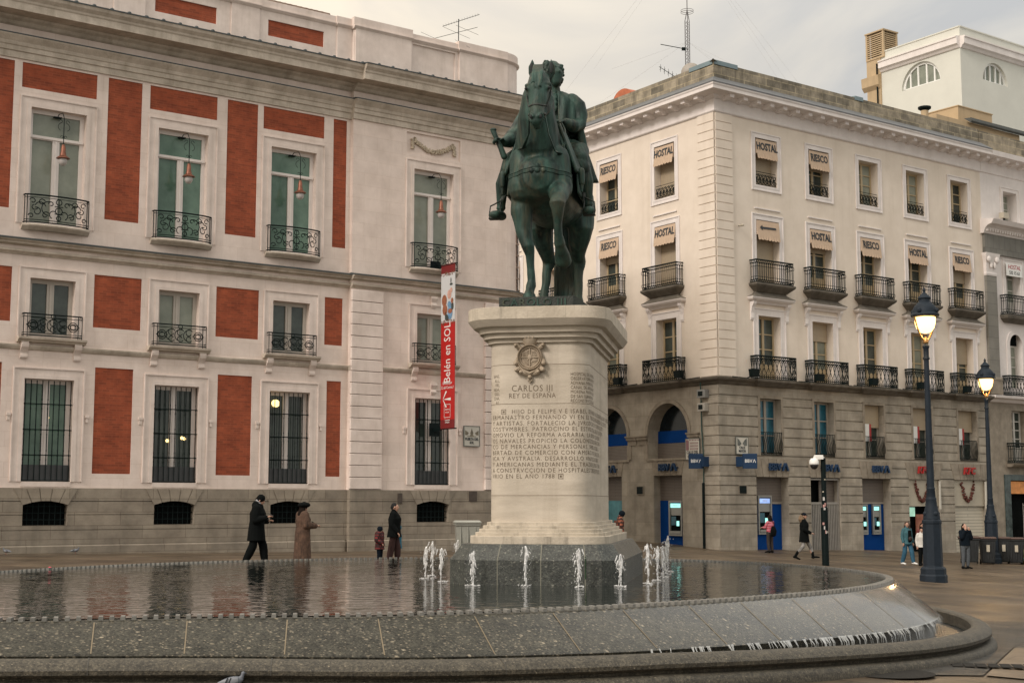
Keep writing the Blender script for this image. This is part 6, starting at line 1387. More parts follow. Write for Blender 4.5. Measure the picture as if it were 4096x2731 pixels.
# right hand round the baton, left hand on the reins
def hand(mb, c, d, up, s=1.25, curl=1.):
    c = Vector(c); d = Vector(d).normalized(); up = Vector(up).normalized(); sd_ = d.cross(up).normalized(); up = sd_.cross(d)
    mb.loft([c-d*.02*s, c+d*.05*s], [(.038*s, .018*s)]*2, 10, tuple(up))
    for k in range(4):
        b0 = c+d*.055*s+sd_*(-.028+.019*k)*s; ln = (.030, .034, .032, .025)[k]*s
        mb.loft([b0, b0+d*ln-up*.006*curl*s, b0+d*ln*1.25-up*.030*curl*s, b0+d*ln*.6-up*.042*curl*s], [.0095*s, .009*s, .0085*s, .007*s], 7)
    b0 = c+d*.0*s-sd_*.036*s; mb.loft([b0, b0+d*.03*s-sd_*.018*s-up*.012*s, b0+d*.058*s-sd_*.006*s-up*.03*s], [.011*s, .010*s, .008*s], 7)
hand(r_, (-.78,-.79,2.78), (-.5,-.6,.1), (-.3,.2,.9), 1.8); hand(r_, (.20,-.53,3.16), (-.75,-.5,-.1), (0,-.3,.95), 1.7)
rider = fuse(r_, 'rider', bronze, sta, .014, 3, .5)
bt = MB(); bt.loft([(-.905,-.86,2.95),(-.86,-.86,2.84),(-.78,-.86,2.66),(-.72,-.86,2.50)], [.046,.04,.046,.052], 12)
for k in range(7): a = 2*PI*k/7; bt.ball((-.905+.03*math.cos(a), -.86+.03*math.sin(a), 2.97), .026, 6)
smooth_by(bt.build('baton', bronze, sta))
# cloak: gathered cloth falling from the shoulders over the horse's back, with folds
def cloth(name, fn, nu, nv, th, m=bronze):
    mb = MB(); P = [[fn(i/nu, j/nv) for i in range(nu+1)] for j in range(nv+1)]
    mb.rings(P, cap=False, closed=False); o = mb.build(name, m, sta, smooth=True)
    so_ = o.modifiers.new('solid', 'SOLIDIFY'); so_.thickness = th; so_.offset = 0; return o
def cloak(u, v):
    a = (u-.5)*PI*1.15; fold = .055*math.sin(u*34+v*3)+.025*math.sin(u*67)
    w_ = .34+.26*v**1.2+fold*(.4+v); x = .05+w_*math.sin(a); y = .12+.15*v+(.16+.26*v+fold*(.4+v))*math.cos(a)-.05; z = 3.74-.12*abs(math.sin(a))**2-1.42*v+.06*math.sin(u*9)*v
    return (x, y, z)
cloth('cloak', cloak, 70, 18, .03)
def cape(u, v):     # short mantle thrown over the left shoulder, falling in slanting folds
    a = .25+2.5*u; fold = math.sin(u*26+v*6+1)*.045+math.sin(u*53+v*3)*.015
    if v < .42: q = v/.42; r0, z = .13+.235*q, 3.82-.05*q-.11*q*q
    else: q = (v-.42)/.58; r0, z = .365+.06*q, 3.66-.56*q
    r0 += fold*(.2+v); z += .10*math.sin(a)*0-.10*max(0, -math.cos(a-.3))*v
    return (.03+r0*math.sin(a)*.92, .03-r0*.72*math.cos(a), z)
cloth('mantle', cape, 44, 10, .03)
def skirt(u, v):    # coat skirts over the thighs
    s = 1 if u > .5 else -1; q = abs(u-.5)*2; fold = .022*math.sin(q*30)*v
    return (.04+s*(.20+.36*v*math.sin(q*PI*.62)+fold), -.18*math.cos(q*PI)*(.8+1.*v)+.08, 3.06-.62*v+.14*v*q)
cloth('coat_skirt', skirt, 60, 12, .03)
def saddle(u, v):   # embroidered cloth over the back, hanging both sides
    a = (u-.5)*PI*1.22; fold = .012*math.sin(v*22); r = .60+fold; z = 2.04+(.62+fold)*math.cos(a) if abs(a) < 1.2 else 2.04+.62*math.cos(1.2)-(abs(a)-1.2)*.62
    x = -.06+(r*math.sin(a) if abs(a) < 1.2 else math.copysign(.60*math.sin(1.2)+.05*(abs(a)-1.2), a)); return (x, -.78+1.35*v-.10*abs(u-.5)*2, z)
cloth('saddle_cloth', saddle, 50, 24, .035)
for s in (-1, 1):
    def hol(u, v, s=s): return ((-.08+s*(.30+.30*v+.03*u)), -.98+.34*u-.04*v, 2.98-.74*v+.02*math.sin(u*9)-.10*(1-u)*v)
    cloth('holster_cover', hol, 16, 14, .05)
    b = MB(); x = -.09+s*.66; b.loft([(x, -.78, 2.22), (x+s*.01, -.78, 2.02)], [.06, .05], 10); b.loft([(x+s*.01, -.78, 2.02), (x+s*.01, -.78, 1.88)], [.035, .02], 8); b.build('pistol_holster', bronze, sta, smooth=True)
    # stirrup strap and iron
    toe = (-.92,-.60,1.58) if s < 0 else (.68,-.58,1.60); b = MB()
    b.loft([(-.06+s*.60, -.12, 2.35), (toe[0]-s*.10, toe[1]+.06, toe[2]+.24)], [(.035, .008)]*2, 8)
    b.loft([(toe[0]-s*.10, toe[1]+.06, toe[2]+.24), (toe[0]-.085, toe[1]+.02, toe[2]+.14), (toe[0]-.10, toe[1], toe[2]-.02), (toe[0]-.09, toe[1], toe[2]-.08), (toe[0]+.09, toe[1], toe[2]-.08), (toe[0]+.10, toe[1], toe[2]-.02), (toe[0]+.085, toe[1]+.02, toe[2]+.14), (toe[0]-s*.10, toe[1]+.06, toe[2]+.24)], [(.012, .022)]*8, 8)
    b.box(toe[0]-.10, toe[0]+.10, toe[1]-.07, toe[1]+.07, toe[2]-.095, toe[2]-.07); b.build('stirrup', bron2, sta, smooth=True)
# lace collar and cuff
c_ = MB()
for k in range(26): a = 2*PI*k/26; c_.ball((.04+.15*math.cos(a), .0+.13*math.sin(a)-.02, 3.72-.02*math.sin(a)), (.03, .03, .022), 6)
for k in range(10): c_.ball((.05+.012*math.sin(k*2), -.185-.004*k, 3.70-.03*k), (.05, .03, .03), 6)
fuse(c_, 'lace_collar', bronze, sta, .012, 2, .4)
# bridle, breast band, reins
def snug(p, d=.012):
    ok, q, nr, _ = horse.closest_point_on_mesh(Vector(p)); v = q+nr*d; return (v.x, v.y, v.z)
br = MB(); n = 24
def band(cx, cy, cz, rx, ry, tilt, th):
    br.loft([snug((cx+rx*math.cos(2*PI*k/n), cy-ry*math.sin(2*PI*k/n), cz+tilt*math.sin(2*PI*k/n)), .006) for k in range(n+1)], [(th, th*.5)]*(n+1), 6)
band(-.02, -1.73, 3.10, .150, .165, -.03, .016)
for s in (-1, 1): br.loft([(-.02+s*.145,-1.70,3.09),(-.03+s*.195,-1.56,3.30),(-.03+s*.19,-1.46,3.52)], [(.015,.006)]*3, 6); br.ball((-.02+s*.13,-1.80,2.93), (.02,.03,.03), 6)
br.build('bridle', bron2, sta, smooth=True)
rn = MB()
rn.loft([(-.15,-1.78,2.92),(-.18,-1.62,2.68),(-.30,-1.42,2.50),(-.44,-1.15,2.52),(-.42,-.95,2.72),(-.2,-.7,3.0),(.1,-.55,3.12)], [(.012,.045)]*7, 8)
rn.loft([(.11,-1.78,2.92),(.14,-1.62,2.66),(.22,-1.44,2.42),(.30,-1.20,2.40),(.33,-1.0,2.62),(.30,-.75,2.95),(.22,-.55,3.12)], [(.012,.045)]*7, 8)
rn.build('reins', bronze, sta, smooth=True)
bb = MB(); pts = [snug(q_, .006) for q_ in [(-.08+.60*math.sin(a), -.80-.66*math.cos(a), 2.08+.03*math.cos(2*a)) for a in np.linspace(-1.45, 1.45, 30)]]; 
for dz in (-.03, .03): bb.loft([(x, y, z+dz) for x, y, z in pts], [.011]*30, 6)
bb.loft(pts, [(.004, .03)]*30, 8, (0, 0, 1))
for x in (-.15, -.06, .03):
    a = math.asin((x+.08)/.6); bb.lathe([(.0, 0), (.05, .0), (.045, .02), (0, .02)], 10, (0, 0, 0)) if False else bb.ball(snug((x, -1.5, 2.09), .01), (.045, .022, .045), 10)
bb.ball(snug((-.06, -1.5, 2.17), .01), (.035, .02, .035), 8); bb.build('breast_band', bronze, sta, smooth=True)
# ------------------------------------------------------------------ street lamps
lampm = mat('lamp_post_paint', (.014, .021, .030), .6, .2, 5., .3, 40., spec=.2); glow = mat('lamp_glow', (1., .60, .20), .3, .1, 2., emis=3.2); hot = mat('lamp_core', (1., .86, .55), .3, .02, 2., emis=14.); brass = mat('lit_brass', (.35, .20, .07), .35, .2, 5., metal=.5)
def octa(r): return [(r*math.cos(R(22.5+45*k)), r*math.sin(R(22.5+45*k))) for k in range(8)]
def street_lamp(x, y, lab):
    o = thing('street_lamp', lab, 'street lamp', (x, y, gz(x, y)-.02), .25, 'lit street lamps')
    p = MB(); p.rings([[(a, b, z) for a, b in octa(r)] for r, z in ((.40, 0), (.40, .20), (.385, .23), (.37, .25), (.37, .40), (.34, .44), (.29, .47), (.285, .5), (.27, 1.70), (.285, 1.73), (.285, 1.80), (.25, 1.84))]); p.build('base', lampm, o)
    q = MB().lathe([(.25, 1.84), (.24, 1.95), (.17, 2.25), (.155, 2.4), (.16, 2.42), (.155, 2.45), (.13, 2.5), (.135, 2.52), (.12, 2.72), (.13, 2.74), (.118, 2.78)], 16); 
    for k in range(4): q.ball((.2*math.cos(k*PI/2), .2*math.sin(k*PI/2), 2.0), (.07, .07, .08), 8)
    smooth_by(q.build('bell', lampm, o))
    smooth_by(MB().lathe([(.112, 2.7), (.098, 4.2), (.082, 5.6), (.074, 6.55), (.074, 6.56), (.10, 6.58), (.10, 6.62), (.08, 6.66), (.08, 6.9), (.10, 6.93), (.10, 6.98), (.06, 7.02), (.05, 7.10)], 16).build('pole', lampm, o))
    a = MB()
    for s in (-1, 1):
        for c_, d_ in ((1, 0), (0, 1)):
            a.loft([(s*.02*c_, s*.02*d_, 7.10), (s*.13*c_, s*.13*d_, 7.22), (s*.22*c_, s*.22*d_, 7.40), (s*.28*c_, s*.28*d_, 7.62), (s*.36*c_, s*.36*d_, 7.86)], [.028]*5, 8) if c_ else None
    a.lathe([(.06, 7.04), (.09, 7.1), (.05, 7.18), (.02, 7.26)], 10); a.build('arms', brass, o, smooth=True)
    g = MB().lathe([(.06, 7.36), (.18, 7.40), (.26, 7.52), (.30, 7.68), (.31, 7.80), (.28, 7.90)], 24); smooth_by(g.build('globe', glow, o))
    MB().ball((0, -.0, 7.52), (.16, .16, .10), 14).build('lamp_core', hot, o)
    h = MB().lathe([(.30, 7.84), (.40, 7.86), (.42, 7.90), (.40, 7.95), (.37, 7.97), (.36, 8.06), (.30, 8.18), (.20, 8.28), (.17, 8.31), (.165, 8.38), (.20, 8.41), (.185, 8.45), (.10, 8.53), (.05, 8.58), (.035, 8.62), (.055, 8.66), (.02, 8.71), (.01, 8.75)], 24)
    for k in range(4): h.ball((.37*math.cos(k*PI/2+.6), .37*math.sin(k*PI/2+.6), 8.02), (.07, .07, .08), 8)
    smooth_by(h.build('hood', lampm, o)); return o
street_lamp(12.38, 42.0, 'nearer tall lit street lamp with a heavy eight-sided foot')
street_lamp(20.38, 60.6, 'farther lit street lamp rising behind the row of dark wheeled bins')
for (x, y, z, e_) in ((12.38, 42, 6.75, 260), (20.45, 60.6, 6.55, 260)):
    ld = bpy.data.lights.new('lamp_light', 'POINT'); ld.energy = e_*1.7; ld.color = (1, .62, .28); ld.shadow_soft_size = .3; lo = bpy.data.objects.new('lamp_light', ld); COL.objects.link(lo); lo.location = (x, y, z-.05)
# camera pole
cp_ = thing('camera_pole', 'black pole with a white dome camera and peeling stickers, in front of the metal gate', 'camera pole', (10.45, 47.6, gz(10.45, 47.6)))
MB().lathe([(.12, -.05), (.12, 1.9), (.085, 1.93), (.085, 3.55), (.0, 3.6)], 14).build('pole', iron, cp_, smooth=False)
a = MB(); a.loft([(0, 0, 3.55), (-.12, -.05, 3.6), (-.3, -.1, 3.58)], [.06, .065, .05], 8); a.bbox(-.32, -.02, -.18, -.02, 3.52, 3.66, .02); a.build('camera_arm', whitem, cp_)
MB().lathe([(.02, .20), (.10, .19), (.15, .12), (.165, .03), (.165, -.02)], 16).build('camera_housing', whitem, cp_, (-.33, -.12, 3.36), smooth=True); MB().ball((0, 0, -.03), (.135, .135, .15), 14).build('camera_dome', mat('smoked_dome', (.01, .01, .012), .08, .1, 2., spec=.8), cp_, (-.33, -.12, 3.36), smooth=True)
for k in range(11):
    z = .9+2.0*random.random(); a_ = -PI/2+random.uniform(-.9, .9); r_ = .125 if z < 1.9 else .090; s_ = MB(); w_, h_ = random.uniform(.015, .04), random.uniform(.015, .06)
    s_.rings([[(r_*math.cos(a_+q*w_/r_), r_*math.sin(a_+q*w_/r_), z+zz) for q in (-1, 0, 1)] for zz in (-h_, h_)], cap=False, closed=False)
    s_.build('sticker', mat(('sticker_white', 'sticker_pink', 'sticker_cream')[k % 3], ((.45, .44, .42), (.4, .22, .2), (.4, .36, .28))[k % 3], .6, .3, 20.), cp_)
# wheeled bins
def bin_(x, y, rot, lab, m, lidm, w=.62, h=1.08, label=True, grp='dark wheeled bins by the farther lamp'):
    o = thing('wheeled_bin', lab, 'bin', (x, y, gz(x, y)), rot, grp)
    b = MB(); b.rings([[(sx*a, sy*c+off, z) for sx, sy in ((-1, -1), (1, -1), (1, 1), (-1, 1))] for a, c, off, z in ((w*.38, .26, .0, .06), (w*.40, .28, 0, .12), (w*.48, .36, 0, h*.86), (w*.52, .40, 0, h*.88), (w*.52, .40, 0, h*.93))]); b.build('body', m, o)
    l = MB(); l.rings([[(sx*a, sy*c-.0, z) for sx, sy in ((-1, -1), (1, -1), (1, 1), (-1, 1))] for a, c, z in ((w*.54, .43, h*.93), (w*.55, .44, h*.96), (w*.48, .38, h*1.0))]); l.tube([(-w*.3, .45, h*.95), (-w*.3, .53, h*.97), (w*.3, .53, h*.97), (w*.3, .45, h*.95)], .018); l.build('lid', lidm, o)
    for s in (-1, 1):
        wv = MB(); wv.T = T(s*w*.40, .3, .1) @ Matrix.Rotation(PI/2, 4, 'Y'); wv.lathe([(.10, -.03), (.10, .03)], 12); wv.build('wheel', mat('bin_wheel', (.01, .01, .01), .6, .1, 3.), o)
    for s in (-1, 0, 1): MB().box(s*w*.3-.015, s*w*.3+.015, -.375, -.30, .2, h*.85).build('rib', m, o)
    if label: MB().box(-.06, .07, -.405, -.36, .52, .80).build('label_sticker', fasc, o)
    return o
bind = mat('dark_bin_plastic', (.016, .019, .021), .45, .2, 5.); binl = mat('brown_bin_lid', (.055, .028, .022), .5, .2, 5.)
bin_(19.0, 59.3, -.25, 'leftmost dark bin, with pale scrawls on its side, behind the person shading their face', bind, binl, .8, 1.12, False)
bin_(19.85, 59.6, -.25, 'dark bin with a white label between the person and the farther lamp', bind, binl, .66, 1.12)
bin_(20.95, 60.9, -.25, 'dark bin with a white label just right of the farther lamp foot', bind, binl, .55, 1.12)
bin_(21.45, 60.8, -.25, 'rightmost dark bin, beside the blue rubbish bags', bind, binl, .66, 1.12)
gb = mat('pale_green_bin', (.31, .31, .27), .5, .08, 3.)
bin_(-1.32, 41.8, .1, 'pale green-grey bin standing behind the left side of the pedestal', gb, gb, .72, 1.12, False, None)
# graffiti on first bin: squiggles
def bag(x, y, r, lab, m, sq=.8):
    o = thing('rubbish_bag', lab, 'rubbish bag', (x, y, gz(x, y)), random.uniform(0, 6), 'rubbish bags heaped by the bins'); b = MB(); b.ball((0, 0, r*sq*.85), (r, r*.9, r*sq), 14); b.ball((r*.4, .1, r*.5), (r*.6, r*.6, r*.5), 10); b.loft([(0, 0, r*sq*1.5), (.02, 0, r*sq*1.9), (.05, .02, r*sq*2.2)], [.12*r*2, .05, .09], 8)
    fuse(b, 'sack', m, o, .03, 2, .5, disp=lambda c: .02*np.sin(c[:, 0]*31+c[:, 2]*17)*np.sin(c[:, 1]*27+c[:, 2]*11))
cy_ = mat('cyan_plastic', (.015, .27, .33), .3, .2, 4.)
bag(21.98, 60.3, .36, 'bright cyan rubbish bag nearest the rightmost bin', cy_); bag(22.55, 60.3, .5, 'larger cyan rubbish bag at the right picture edge', cy_)
bag(22.5, 61.4, .55, 'dark blue rubbish bag behind the cyan ones', mat('navy_plastic', (.012, .022, .045), .35, .2, 4.), 1.1); bag(21.95, 61.1, .36, 'green and yellow rubbish bag between the bin and the dark bag', mat('green_plastic', (.04, .25, .08), .4, .6, 6., col2=(.45, .35, .05)), 1.0)
# ------------------------------------------------------------------ people and birds
def hexm(n, c, rough=.8, var=.15, **k): return mat(n, c, rough, var, 6., .3, 60., **k)
skin = mat('skin', (.42, .24, .17), .5, .06, 6.); hair_d = hexm('dark_hair', (.012, .008, .006), .9, spec=.1); hair_g = hexm('greying_hair', (.025, .025, .025), .9, .4, spec=.1)
black = hexm('black_cloth', (.0035, .0045, .0045), .95, spec=.12); grey_h = hexm('grey_hood', (.28, .28, .29)); navyc = hexm('dark_navy_cloth', (.004, .008, .013), .95, spec=.15)
fur = mat('brown_fur', (.065, .036, .022), .9, .3, 8., .8, 60., col2=(.13, .072, .045), streak=(16., 1., (.008, .004, .003))); furc = hexm('pale_fur_trim', (.18, .12, .07), .9, .4)
def person(lab, x, y, rot, h, pose, hairm=None, sub=None, z=None):
    """one continuous body grown along a posed skeleton; clothes are shells over it.
    local frame: faces -y, x to its left... units of a 1.75 m figure, then scaled"""
    k = h/1.75; o = thing('person', lab, 'person', (x, y, gz(x, y) if z is None else z), rot); o.scale = (k, k, k)
    P = dict(hipL=(.10, 0, .93), hipR=(-.10, 0, .93), kneeL=(.11, -.02, .50), kneeR=(-.11, -.02, .50), ankL=(.11, .02, .08), ankR=(-.11, .02, .08), toeL=(.13, -.17, .04), toeR=(-.13, -.17, .04),
             pel=(0, 0, .95), waist=(0, -.01, 1.10), chest=(0, -.01, 1.30), sh=(0, .01, 1.43), neck=(0, .0, 1.50), head=(0, -.02, 1.63), face=(0, -1, 0),
             shL=(.18, .01, 1.42), shR=(-.18, .01, 1.42), elL=(.24, .03, 1.14), elR=(-.24, .03, 1.14), wrL=(.25, -.05, .90), wrR=(-.25, -.05, .90), hdL=(0, -.2, -1), hdR=(0, -.2, -1))
    P.update(pose); V = {a: Vector(b) for a, b in P.items()}
    f = V['face'].normalized(); up = Vector((0, 0, 1)); sd = f.cross(up).normalized(); up2 = sd.cross(f)
    hd = V['head']; q = lambda a, b, c: tuple(hd+f*a+sd*b+up2*c)
    b = MB(); L = b.loft
    L([V['pel']+Vector((0, 0, -.03)), V['waist'], V['chest'], V['sh']], [(.155, .11), (.135, .10), (.165, .12), (.15, .085)], 14, (0, 1, 0))
    L([V['sh'], V['neck'], hd+Vector((0, 0, -.06))], [.075, .058, .055], 10)
    b.ball(q(-.012, 0, .02), (.078, .088, .108), 14)
    L([q(.035, 0, .02), q(.045, 0, -.05), q(.04, 0, -.088)], [.062, .052, .034], 12)
    L([q(.085, 0, .025), q(.108, 0, -.012), q(.092, 0, -.022)], [.010, .016, .014], 7); L([q(.082, -.022, -.052), q(.09, 0, -.05), q(.082, .022, -.052)], [.008, .010, .008], 6)
    for s in (-1, 1): L([q(.0, s*.082, .015), q(-.008, s*.088, -.02)], [.016, .014], 7); L([q(.082, s*.016, .038), q(.074, s*.048, .036)], [.009, .007], 6)
    for s in ('L', 'R'):
        L([V['hip'+s]+Vector((0, 0, .04)), (V['hip'+s]+V['knee'+s])/2, V['knee'+s]], [.092, .078, .058], 12)
        L([V['knee'+s], V['knee'+s]*.6+V['ank'+s]*.4+Vector((0, .012, 0)), V['ank'+s]], [.056, .056, .038], 12)
        L([V['ank'+s]+Vector((0, .03, -.02)), V['ank'+s]*.4+V['toe'+s]*.6, V['toe'+s]], [.036, .036, .028], 8)
        L([V['sh'+s], (V['sh'+s]+V['el'+s])/2, V['el'+s]], [.056, .048, .040], 10); L([V['el'+s], V['wr'+s]], [.040, .026], 10)
        d = V['hd'+s].normalized(); hand(b, V['wr'+s]+d*.045, d, Vector((0, -.3, 1)) if abs(d.z) < .8 else Vector((0, -1, .2)), 1.05)
    body = fuse(b, 'body', skin, o, .0115, 1, .4)
    H = dict(V=V, o=o, q=q, f=f, sd=sd)
    e = MB()
    for s in (-1, 1): e.ball(q(.080, s*.031, .018), (.009, .009, .007), 6)
    e.build('eyes', mat('eye_dark', (.02, .015, .012), .2, .1, 3.), o)
    return H
def top(H, m, name='coat', hem=.55, r=1., collar=True, flare=1.15, arms=.064, vox=.014, hemf=0., low=None):
    V, o = H['V'], H['o']; b = MB(); L = b.loft
    hz = V['pel']+Vector((0, 0, hem-.95)); hz += Vector((0, hemf, 0))
    pts = [hz, V['pel'], V['waist'], V['chest'], V['sh']+Vector((0, 0, .0))]; rad = [(.19*flare*r, .155*flare*r), (.185*r, .145*r), (.172*r, .135*r), (.195*r, .15*r), (.165*r, .105*r)]
    if hem > .9: pts = [hz]+pts[2:]; rad = rad[1:]
    b.loft(pts, rad, 16, (0, 1, 0), False); L([V['sh']+Vector((-.1*r, 0, -.02)), V['sh']+Vector((.1*r, 0, -.02))], [.085*r, .085*r], 12)
    for s in ('L', 'R'): L([V['sh'+s]*.92+V['sh']*.08, (V['sh'+s]+V['el'+s])/2, V['el'+s]], [arms*1.18*r, arms*1.08*r, arms*.95*r], 12); L([V['el'+s], V['el'+s]*.08+V['wr'+s]*.92], [arms*.95*r, arms*.72*r], 12)
    if collar: L([V['sh']+Vector((0, .01, .02)), V['neck']+Vector((0, .01, .02))], [.095, .082], 12)
    return fuse(b, name, m, o, vox, 2, .5)
def legs(H, m, name='trousers', r=1., end=.06, wide=1.):
    V, o = H['V'], H['o']; b = MB(); L = b.loft
    L([V['pel']+Vector((0, 0, .06)), V['pel']+Vector((0, 0, -.06))], [(.165, .125), (.17, .135)], 14, (0, 1, 0))
    for s in ('L', 'R'):
        a = V['ank'+s]*(1-end)+V['knee'+s]*end
        L([V['hip'+s]+Vector((0, 0, .02)), (V['hip'+s]+V['knee'+s])/2, V['knee'+s]], [.104*r, .092*r, .074*r*wide], 12); L([V['knee'+s], (V['knee'+s]+a)/2, a+Vector((0, 0, .02))], [.074*r*wide, .070*r*wide, .060*r*wide], 12)
    return fuse(b, name, m, o, .014, 2, .5)
def shoes(H, m, name='shoe', boot=0.):
    V, o = H['V'], H['o']
    for s in ('L', 'R'):
        b = MB(); a, t_ = V['ank'+s], V['toe'+s]
        b.loft([a+Vector((0, .045, -.03)), a*.45+t_*.55+Vector((0, 0, -.005)), t_+Vector((0, -.03, -.005))], [(.048, .042), (.050, .040), (.044, .030)], 10, (0, 0, 1)); b.loft([a+Vector((0, .01, -.03)), a*(1-boot)+V['knee'+s]*boot+Vector((0, 0, .03))], [.052, .056+.01*boot], 10)
        fuse(b, name, m, o, .012, 2, .5)
def cap(H, m, name='cap', kind='beanie', s=1.):
    q, o, b = H['q'], H['o'], MB()
    if kind == 'beanie': b.ball(q(-.018, 0, .052), (.098*s, .104*s, .088*s), 14); b.loft([q(-.01, 0, .035), q(-.012, 0, .062)], [(.098*s, .107*s)]*2, 16)
    elif kind == 'cap': b.ball(q(-.015, 0, .052), (.094, .1, .08), 14); b.loft([q(.06, 0, .045), q(.15, 0, .03)], [(.07, .012), (.055, .008)], 12, tuple(H['q'](0, 0, 1)))
    elif kind == 'beret': b.ball(q(-.03, .015, .085), (.14*s, .14*s, .065*s), 16); b.loft([q(-.01, 0, .04), q(-.02, 0, .075)], [.098, .11], 14)
    return fuse(b, name, m, o, .012, 2, .5)
def hair(H, m, length=.0, vol=1.):
    q, o, b = H['q'], H['o'], MB(); b.ball(q(-.028, 0, .040), (.088*vol, .096*vol, .098*vol), 14); b.ball(q(-.055, 0, .0), (.06*vol, .085*vol, .08), 12)
    if length:
        for k in range(9):
            a = -1.35+2.7*k/8; x, y_ = -.055*math.cos(a)-.02, .085*math.sin(a); b.loft([q(x, y_, .04), q(x*1.3, y_*1.15, -.08), q(x*1.4, y_*1.25, -.08-length*.6), q(x*1.2, y_*1.1, -.08-length)], [.034, .038, .036, .018], 8)
    return fuse(b, 'hair', m, o, .012, 2, .5)
def phone_(loc, rot, lab):
    o = thing('phone', lab, 'phone', loc, rot); q = MB().bbox(-.037, .037, -.004, .004, -.075, .075, .003).build('case', black, o); q.rotation_euler.x = R(-60)
    g = MB().box(-.033, .033, -.0045, -.004, -.07, .07).build('screen', mat('phone_screen', (.10, .13, .16), .15, .1, 3.), o); g.rotation_euler.x = R(-60); return o
def world(o, p): return o.location+Matrix.Rotation(o.rotation_euler.z, 3, 'Z') @ (Vector(p)*o.scale.x)
R90 = PI/2
# man in black, walking right and looking at a telephone
A_ = person('man in a long black coat and cap with a grey hood, looking at his phone', -6.58, 36.7, R90-.05, 1.80, dict(kneeL=(.10, -.15, .50), ankL=(.10, -.20, .10), toeL=(.11, -.38, .05), kneeR=(-.10, .06, .50), ankR=(-.10, .24, .11), toeR=(-.11, .08, .03),
   chest=(0, -.03, 1.30), sh=(0, -.03, 1.43), neck=(0, -.05, 1.51), head=(0, -.09, 1.62), face=(0, -1, -.42), shL=(.18, -.02, 1.42), shR=(-.18, -.02, 1.42), elR=(-.25, -.02, 1.13), wrR=(-.22, -.30, 1.20), hdR=(.1, -.9, .35), elL=(.25, -.02, 1.13), wrL=(.16, -.24, 1.10), hdL=(0, -1, .3)), z=-.10)
legs(A_, black, r=1.1, wide=1.35); top(A_, black, 'padded_coat', .62, 1.36, True, 1.1, .072); shoes(A_, black); cap(A_, black); hair(A_, hair_d)
b = MB(); b.loft([(0, -.03, 1.47), (0, -.025, 1.55), (0, -.03, 1.62)], [(.15, .11), (.12, .10), (.07, .07)], 14, (0, 1, 0)); fuse(b, 'grey_hood', grey_h, A_['o'], .012, 2, .5)
b = MB(); b.loft([(0, -.03, 1.44), (0, .0, 1.50)], [(.17, .14), (.15, .13)], 14, (0, 1, 0)); fuse(b, 'coat_hood', black, A_['o'], .014, 2, .5)
phone_(world(A_['o'], (-.20, -.40, 1.27)), R90, 'dark phone held up by the man in black')
# woman in a fur coat, seen from behind
B_ = person('woman in a long brown fur coat and black hat, seen from behind', -5.42, 36.9, R(120), 1.60, dict(head=(0, -.03, 1.62), face=(.1, -1, -.25), elL=(.25, .0, 1.14), wrL=(.20, -.30, 1.16), hdL=(0, -1, .2), elR=(-.25, .0, 1.14), wrR=(-.15, -.33, 1.12), hdR=(.1, -1, .1)), z=-.11)
top(B_, fur, 'fur_coat', .14, 1.42, True, 1.12, .08); legs(B_, black); shoes(B_, black); hair(B_, hair_d, .2, 1.1); cap(B_, black, 'knitted_hat', 'beret', 1.3)
phone_(world(B_['o'], (.20, -.42, 1.20)), R(120), 'pale phone held by the woman in the fur coat')
# father and son
C_ = person('man with short greying hair in a long black coat, standing beside the boy', -3.37, 40.8, R90-.1, 1.74, dict(kneeL=(.10, -.08, .5), ankL=(.10, -.08, .08), toeL=(.11, -.26, .04), kneeR=(-.10, .06, .50), ankR=(-.10, .14, .08), toeR=(-.11, -.03, .04), elR=(-.24, .03, 1.14), wrR=(-.22, -.13, .93), hdR=(.1, -.5, -.8), elL=(.24, 0, 1.14)), z=-.24)
legs(C_, hexm('dark_red_brown_trousers', (.035, .012, .010)), wide=1.35); top(C_, black, 'coat', .78, 1.28, True, 1.1, .068); shoes(C_, black); hair(C_, hair_g)
D_ = person('small boy in a red checked padded jacket and dark knitted hat', -3.73, 40.2, R90-.35, 1.08, dict(head=(0, -.02, 1.60), elR=(-.25, .02, 1.15), wrR=(-.2, -.18, 1.02), hdR=(.1, -.7, -.6)), z=-.24)
redc = mat('red_check', (.14, .012, .012), .8, .3, 8., brick=(.12, .12, .03, (.15, .15, .2), .3)); top(D_, redc, 'padded_jacket', .72, 1.35, True, 1.05, .095); legs(D_, navyc, r=1.15); shoes(D_, black); cap(D_, navyc, 'knitted_hat', 'beanie', 1.25)
b = MB(); b.loft([(0, .12, 1.40), (0, .16, 1.28)], [(.15, .10), (.13, .10)], 12, (0, 1, 0)); fuse(b, 'grey_hood', hexm('slate_hood', (.07, .08, .10)), D_['o'], .014, 2, .5)
D2 = person('child almost hidden behind the man, only a bright blue hat showing', -3.29, 41.3, R90, 1.06, {}, z=-.22)
tealc = hexm('blue_wool', (.012, .14, .22)); top(D2, tealc, 'jacket', .7, 1.05); legs(D2, navyc); shoes(D2, black); cap(D2, tealc, 'knitted_hat', 'beanie', 1.3)
# person in a checked jacket behind the pedestal
E_ = person('person in an orange checked jacket and dark hood, half hidden behind the pedestal', 3.98, 52.5, R(100), 1.50, dict(head=(0, -.08, 1.60), face=(0, -1, -.5)))
top(E_, mat('orange_check', (.30, .09, .045), .8, .3, 8., brick=(.10, .14, .03, (.1, .1, .12), .4)), 'checked_jacket', .8, 1.15); legs(E_, black); shoes(E_, black); cap(E_, navyc, 'hood', 'beanie', 1.3)
